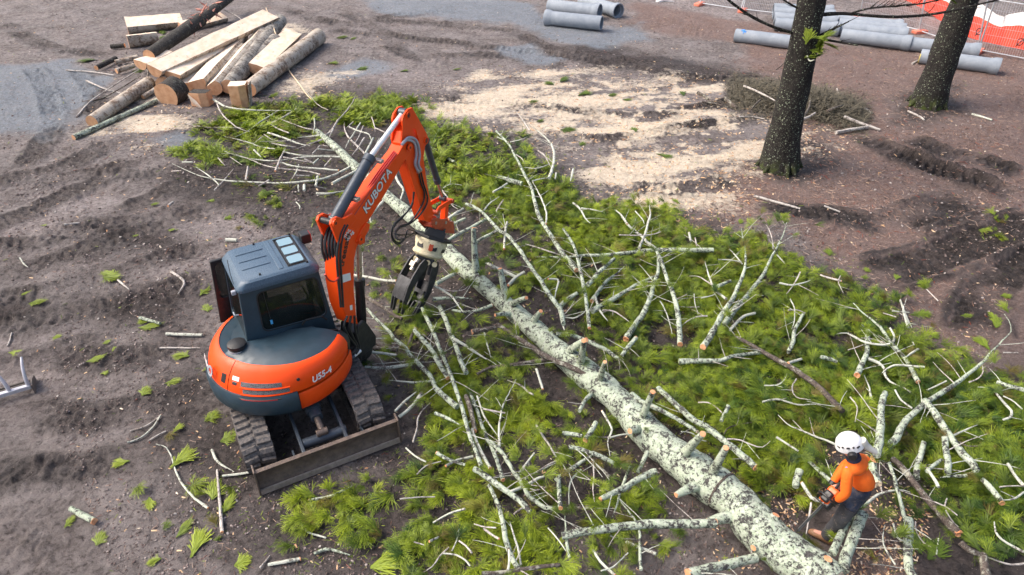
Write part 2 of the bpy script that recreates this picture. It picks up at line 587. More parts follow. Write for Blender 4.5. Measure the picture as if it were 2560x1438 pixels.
def build_ground():
    NR, NC = 900, 900
    v = np.linspace(0, 1, NR)
    ys = 3.2 * (58 / 3.2) ** v
    ys = np.concatenate([[-400, -60, -12, -2, 1.2, 2.4], ys, 58 * (1600 / 58) ** np.linspace(0.04, 1, 26)])
    us = np.concatenate([[-60, -12, -4, -2, -1.4, -1.15], np.linspace(-1, 1, NC), [1.15, 1.4, 2, 4, 12, 60]])
    yc = np.clip(ys, 3, 60)
    Y = np.repeat(ys[:, None], len(us), 1)
    X = us[None, :] * (0.80 * yc[:, None] + 2.2)
    x, y = X.ravel(), Y.ravel()
    h, churn = ground_eval(x, y)
    far = np.clip((np.hypot(x, y - 15) - 40) / 40, 0, 1)
    h = h * (1 - far)

    def soft(polys, w, seed, amp, sc):
        d = np.min([poly_sdf(x, y, p) for p in polys], axis=0)
        n = (fbm(x * sc, y * sc, seed, 5) - .5) * amp
        return np.clip(.5 - (d + n) / w, 0, 1)
    # streaky thinning of the sawdust
    saw = soft(SAW, 1.7, 101, 3.0, .9)
    th = fbm(x * .55 + y * .25, y * 1.5 - x * .3, 105, 5)
    saw = saw * np.clip((th - .37) * 4.5, 0, 1)
    saw = saw * np.clip(1 - churn * .75, 0, 1)
    # loose sprinkle beyond the patch
    saw = np.maximum(saw, soft([SAW[0]], 2.2, 107, 3.0, .6) * np.clip((fbm(x * 2.6, y * 2.6, 109, 4) - .56) * 9, 0, 1) * .8)
    grav = soft(GRAV, .5, 111, 1.6, .8)
    need = soft(NEED, .8, 121, 2.0, .6)
    dark = np.maximum(soft(DARK, 1.0, 131, 1.6, .9), np.clip(churn * 1.35, 0, 1) * np.where(x > 5, 1.0, .62))
    dark = np.maximum(dark, soft(FERNW, 1.2, 137, 2.0, .8) * .9)  # shade painted into the ground colour beneath the frond pile
    pale = soft(PALE, 1.6, 141, 2.0, .5)
    nx = x.size
    mask = np.stack([saw, grav, need, np.ones(nx)], 1)
    mask2 = np.stack([dark, pale, np.clip(churn * 1.3, 0, 1) * np.where(x > 5, 1.0, .30), np.ones(nx)], 1)
    nr, nc = Y.shape
    i = np.arange((nr - 1) * (nc - 1))
    r, c = i // (nc - 1), i % (nc - 1)
    a = r * nc + c
    faces = np.stack([a, a + 1, a + nc + 1, a + nc], 1)
    verts = np.stack([x, y, h], 1)
    t = NT('ground_soil')
    P = t.pos()
    m1 = t.node('ShaderNodeSeparateColor')
    t.l.new(t.attr('mask', out='Color'), m1.inputs[0])
    m2 = t.node('ShaderNodeSeparateColor')
    t.l.new(t.attr('mask2', out='Color'), m2.inputs[0])
    fine = t.noise(38, 8, .75)
    mid = t.noise(6, 8, .7)
    big = t.noise(1.1, 6, .65)
    m8 = t.noise(9, 9, .8, dist=.5)
    soil = t.mix(t.ramp(mid, [(.36, 0), (.62, 1)]), (.108, .088, .081), (.255, .218, .205))
    soil = t.mix(t.ramp(big, [(.38, 0), (.60, .8)]), soil, (.32, .281, .268))
    soil = t.mix(t.ramp(m8, [(.36, .9), (.50, 0)]), soil, (.040, .028, .026))  # dark cracks paint in the relief shading that the soft sun leaves weak
    soil = t.mix(t.ramp(m8, [(.56, 0), (.68, .7)]), soil, (.37, .325, .305))
    # pale dry mud
    palec = t.mix(t.ramp(m8, [(.38, 0), (.58, 1)]), (.16, .125, .118), (.40, .35, .335))
    soil = t.mix(t.math('MULTIPLY', m2.outputs[1], t.ramp(big, [(.3, .3), (.6, 1)])), soil, palec)
    damp = t.ramp(t.noise(.55, 6, .7, dist=.6), [(.50, 0), (.66, .55)])
    soil = t.mix(t.math('MULTIPLY', damp, t.ramp(m8, [(.35, 1), (.62, .35)])), soil, (.058, .044, .040))
    # dark wet churned soil, and the shade painted under the fronds
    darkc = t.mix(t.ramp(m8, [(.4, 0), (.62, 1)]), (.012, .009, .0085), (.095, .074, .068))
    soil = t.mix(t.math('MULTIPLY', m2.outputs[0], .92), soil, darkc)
    wetmud = t.mix(t.ramp(m8, [(.42, 0), (.62, 1)]), (.016, .012, .011), (.080, .064, .059))
    # needle litter: streaky red-brown
    st = t.noise(11, 10, .85, vec=t.scl(P, (1.0, 2.2, 1.0)), dist=1.6)
    needc = t.ramp(st, [(.28, (.045, .028, .025)), (.45, (.15, .092, .078)), (.55, (.27, .185, .155)), (.70, (.46, .35, .30))])
    rust = t.ramp(t.noise(4.0, 7, .75), [(.58, 0), (.7, .6)])
    needc = t.mix(rust, needc, (.2, .07, .045))
    soil = t.mix(t.math('MULTIPLY', t.math('MULTIPLY', m1.outputs[2], .82), t.math('SUBTRACT', 1, t.math('MULTIPLY', m2.outputs[0], .95))), soil, needc)
    soil = t.mix(t.math('MULTIPLY', m2.outputs[2], .95, True), soil, wetmud)
    # blue-grey crushed stone
    stone = t.voro(34, out='Color')
    sg = t.mix(.5, t.ramp(stone, [(0, (.10, .12, .145)), (.5, (.21, .245, .285)), (1, (.40, .43, .47))]), t.ramp(fine, [(.35, (.12, .14, .165)), (.65, (.30, .335, .375))]))
    soil = t.mix(t.math('MULTIPLY', m1.outputs[1], t.ramp(mid, [(.3, .45), (.62, 1)])), soil, sg)
    # sawdust
    sc = t.mix(t.ramp(mid, [(.3, 0), (.7, 1)]), (.70, .56, .40), (.88, .79, .65))
    sc = t.mix(t.ramp(fine, [(.33, .8), (.47, 0)]), sc, (.34, .22, .13))
    sf = t.ramp(t.math('ADD', m1.outputs[0], t.math('ADD', t.math('MULTIPLY', t.math('SUBTRACT', m8, .5), 1.6), t.math('MULTIPLY', t.math('SUBTRACT', mid, .5), 1.0))), [(.22, 0), (.5, .55), (.85, .95)])
    soil = t.mix(sf, soil, sc)
    # pale specks of chips and grit
    sp = t.voro(15, out='Distance')
    spm = t.math('MULTIPLY', t.ramp(sp, [(.05, 1), (.085, 0)]), t.ramp(t.noise(2.1, 4), [(.45, 0), (.6, .9)]))
    soil = t.mix(spm, soil, (.52, .44, .37))
    wet = t.ramp(t.noise(.9, 5, .6), [(.42, .62), (.62, .95)])
    t.set(soil, wet, 0, .35)
    hb = t.math('ADD', t.math('MULTIPLY', fine, .45), t.math('ADD', t.math('MULTIPLY', m8, 1.5), t.noise(16, 8, .8)))
    t.bump(hb, .95, .07)
    me = np_mesh('ground', verts, faces, t.m, {'mask': mask, 'mask2': mask2})
    o = new_obj('ground', me)
    tag(o, kind='structure')
    return o


ground = build_ground()
# ================================================================ FELLED TREE AND BRANCHES
def bark_mat(name, dark, pale, pale2, cover, scale, bumpd=.03):
    t = NT(name)
    n1 = t.noise(scale, 9, .78, dist=.4)
    n2 = t.noise(scale * .28, 4, .6)
    cov = t.math('ADD', n1, t.math('MULTIPLY', t.math('SUBTRACT', n2, .5), .55))
    mk = t.ramp(cov, [(cover - .035, 0), (cover + .035, 1)])
    pc_ = t.mix(t.ramp(t.noise(scale * .8, 5), [(.35, 0), (.65, 1)]), pale, pale2)
    dk = t.mix(t.ramp(t.noise(scale * 1.7, 6), [(.35, 0), (.68, 1)]), dark, tuple(min(1, c * 3.2) for c in dark))
    c = t.mix(mk, dk, pc_)
    sp = t.noise(scale * 5, 3, .6)
    c = t.mix(t.ramp(sp, [(.60, 0), (.66, .75)]), c, tuple(d * .8 for d in dark))
    t.set(c, .85, 0, .25)
    t.bump(t.math('ADD', n1, t.math('MULTIPLY', mk, .3)), .7, bumpd)
    return t.m


MB_LICHEN = bark_mat('lichen_bark', (.040, .038, .036), (.42, .50, .36), (.56, .61, .50), .465, 26)
MB_TWIG = bark_mat('pale_twig_bark', (.075, .064, .056), (.56, .56, .49), (.49, .53, .44), .42, 26, .01)
MB_GREY = bark_mat('grey_twig_bark', (.11, .092, .082), (.55, .51, .465), (.45, .42, .385), .45, 22, .01)
MB_BROWN = bark_mat('brown_bark', (.05, .040, .034), (.27, .25, .205), (.38, .38, .31), .56, 16, .02)
t = NT('fresh_cut_wood')
rn = t.noise(9, 5, .6)
t.set(t.mix(t.ramp(rn, [(.3, 0), (.7, 1)]), (.60, .23, .095), (.80, .44, .24)), .8)
t.bump(t.noise(70, 4), .4, .01)
M_CUT = t.m
t = NT('pale_cut_wood')
rn = t.noise(3, 6, .65, vec=t.scl(t.pos(), (1, 1, 3)))
t.set(t.mix(t.ramp(rn, [(.3, 0), (.7, 1)]), (.66, .46, .28), (.86, .72, .52)), .8)
M_PALEWOOD = t.m


def scaled_tube(C, Rr, n=10, jit=.06, seed=0):
    """tapered tube with lumpy cross-section, vertices relative to C[0]"""
    rnd = random.Random(seed)
    mb = MB()
    k = len(C)
    ph = [rnd.uniform(0, 6.28) for _ in range(4)]
    vs_ = []
    prev = None
    acc = 0
    for i, p in enumerate(C):
        tng = (C[min(i + 1, k - 1)] - C[max(i - 1, 0)]).normalized()
        if i:
            acc += (C[i] - C[i - 1]).length
        a = prev - tng * prev.dot(tng) if prev is not None else tng.cross(EZ_)
        if a.length < 1e-3:
            a = tng.cross(Vector((0, 1, 0)))
        a.normalize()
        prev = a
        b = tng.cross(a)
        for j in range(n):
            q = 2 * math.pi * j / n
            f = 1 + jit * math.sin(2 * q + ph[0] + acc * 3) + jit * .7 * math.sin(3 * q + ph[1] + acc * 7) + jit * rnd.uniform(-.6, .6)
            vs_.append(p + (a * math.cos(q) + b * math.sin(q)) * Rr[i] * f)
    fs = []
    for i in range(k - 1):
        for j in range(n):
            j2 = (j + 1) % n
            fs.append((i * n + j, i * n + j2, (i + 1) * n + j2, (i + 1) * n + j))
    fs.append(tuple(range(n))[::-1])
    fs.append(tuple((k - 1) * n + j for j in range(n)))
    mb.add(vs_, fs)
    return mb


EZ_ = Vector((0, 0, 1))


def cut_disc(p, d, r, parent, O, mat=None, name='cut_face', ragged=.12):
    d = Vector(d).normalized()
    a = d.cross(EZ_)
    if a.length < 1e-3:
        a = Vector((1, 0, 0))
    a.normalize()
    b = d.cross(a)
    mb = MB()
    n = 12
    ring = [p - O + (a * math.cos(2 * math.pi * j / n) + b * math.sin(2 * math.pi * j / n)) * r * random.uniform(.9, 1.02) + d * (.002 + random.uniform(0, ragged) * r) for j in range(n)]
    back = [v - d * r * .5 for v in ring]
    mb.add(ring + back + [p - O + d * r * .15], [(j, (j + 1) % n, 2 * n) for j in range(n)] + [(n + j, n + (j + 1) % n, (j + 1) % n, j) for j in range(n)])
    return mb.build(name, mat or M_CUT, parent, smooth=20)


# ---- main stem
TR = [(792, 328, 13), (840, 372, 20), (880, 410, 26), (930, 455, 28), (985, 505, 33), (1040, 553, 36), (1095, 603, 39), (1140, 650, 42), (1217, 722, 45), (1320, 811, 52), (1365, 848, 57), (1425, 902, 66), (1500, 965, 73), (1560, 1020, 78), (1620, 1080, 86), (1700, 1146, 97), (1755, 1194, 103), (1835, 1256, 109), (1888, 1312, 113), (1950, 1366, 118), (2028, 1428, 120), (2075, 1468, 120)]
tc, trad = [], []
for x, y, w in TR:
    p = GG(x, y, .3)
    for _ in range(3):
        r = w * .47 * depth(p) / FPX
        p = G(x, y, gz(p.x, p.y) + r * .9 + .03)
    tc.append(p)
    trad.append(r)
K = 110
C_ = spline(tc, K)
Rr_ = [float(np.interp(i / (K - 1) * (len(trad) - 1), range(len(trad)), trad)) for i in range(K)]
Rr_ = [r * (1 + .05 * math.sin(i * .55) + .035 * math.sin(i * 1.7 + 1)) for i, r in enumerate(Rr_)]
for i in range(K):
    C_[i] = C_[i] + Vector((math.sin(i * .31) * .02, 0, math.sin(i * .23) * .015))
TO = Vector((C_[K // 2].x, C_[K // 2].y, 0))
tree = empty('felled_tree', TO)
tag(tree, 'long felled tree trunk covered in pale green lichen, lying diagonally among its branches', 'tree trunk')
tb = scaled_tube([p - TO for p in C_], Rr_, 36, .022, 3)
trunk = tb.build('trunk', MB_LICHEN, tree, smooth=60)
cut_disc(C_[-1], C_[-1] - C_[-2], Rr_[-1] * .97, tree, TO, M_PALEWOOD, ragged=.03)
# saw kerf ring
ki = min(range(K), key=lambda i: (C_[i] - G(1800, 1215, .4)).length)
dk_ = (C_[ki + 1] - C_[ki]).normalized()
MB().lathe([(Rr_[ki] * .98, -.012), (Rr_[ki] * 1.045, -.010), (Rr_[ki] * 1.03, .014), (Rr_[ki] * .98, .016)], C_[ki] - TO, dk_, 40).build('bark_ridge', MB_BROWN, tree)


def stub(px, py, topx, topy, w0, w1, flat=False, ztop=None):
    """cut stub leaving the trunk near (px,py) and ending at (topx,topy)"""
    i = min(range(K), key=lambda i: (Vector((C_[i].x, C_[i].y, 0)) - Vector((G(px, py, .35).x, G(px, py, .35).y, 0))).length)
    r = Rr_[i]
    zt = ztop if ztop is not None else C_[i].z + r * .9
    e = G(topx, topy, zt)
    s = C_[i] + (e - C_[i]).normalized() * r * .45
    dd = depth(e) / FPX / 2
    m = s.lerp(e, .5) + Vector((0, 0, .02))
    P = spline([s, m, e], 7)
    rr = [float(np.interp(q, [0, .45, 1], [w0 * 1.3, w0, w1])) * dd for q in np.linspace(0, 1, 7)]
    o = scaled_tube([p - TO for p in P], rr, 12, .06, int(px)).build('branch_stub', MB_LICHEN, tree, smooth=60)
    cut_disc(e, P[-1] - P[-2], rr[-1] * .95, o, TO)
    return o


for a in ((1178, 684, 1183, 570, 17, 11, 0, 1.1), (1246, 748, 1250, 672, 16, 12, 0, .85), (1320, 790, 1352, 778, 16, 11, 0, .6), (1235, 788, 1238, 788, 14, 9), (1300, 745, 1316, 745, 14, 10, 0, .75), (1420, 860, 1465, 850, 20, 14, 0, .8),
          (1455, 900, 1460, 852, 19, 14, 0, 1.0), (1620, 1035, 1632, 980, 19, 14, 0, 1.0), (1735, 1110, 1757, 1085, 24, 17, 0, 1.05), (1800, 1160, 1815, 1120, 22, 16, 0, 1.1), (1600, 1060, 1575, 1078, 24, 14, 0, .45), (1730, 1225, 1690, 1238, 26, 14, 0, .35), (1810, 1290, 1770, 1305, 30, 20, 0, .3), (1500, 930, 1512, 905, 15, 10, 0, 1.0)):
    stub(*a)
# flush round cuts
for px, py, w in ((1938, 1291, 19), (2068, 1401, 22), (1886, 1368, 16)):
    i = min(range(K), key=lambda i: abs(G(px, py, .5).y - C_[i].y) + abs(G(px, py, .5).x - C_[i].x))
    best = None
    for zt in np.linspace(.1, 1.0, 60):
        e = G(px, py, float(zt))
        j = min(range(K), key=lambda j: (C_[j] - e).length)
        dd = abs((C_[j] - e).length - Rr_[j])
        if best is None or dd < best[0]:
            best = (dd, e, j)
    e, j = best[1], best[2]
    n_ = (e - C_[j])
    n_ = (n_ - dk_ * n_.dot(dk_)).normalized()
    rr = w / 2 * depth(e) / FPX
    k_ = MB().tube([e - TO - n_ * .03, e - TO + n_ * .012, e - TO + n_ * .022], [rr * 1.35, rr * 1.22, rr * 1.0], 16).build('knot_collar', MB_LICHEN, tree)
    cut_disc(e + n_ * .022, n_, rr, k_, TO, ragged=.04)

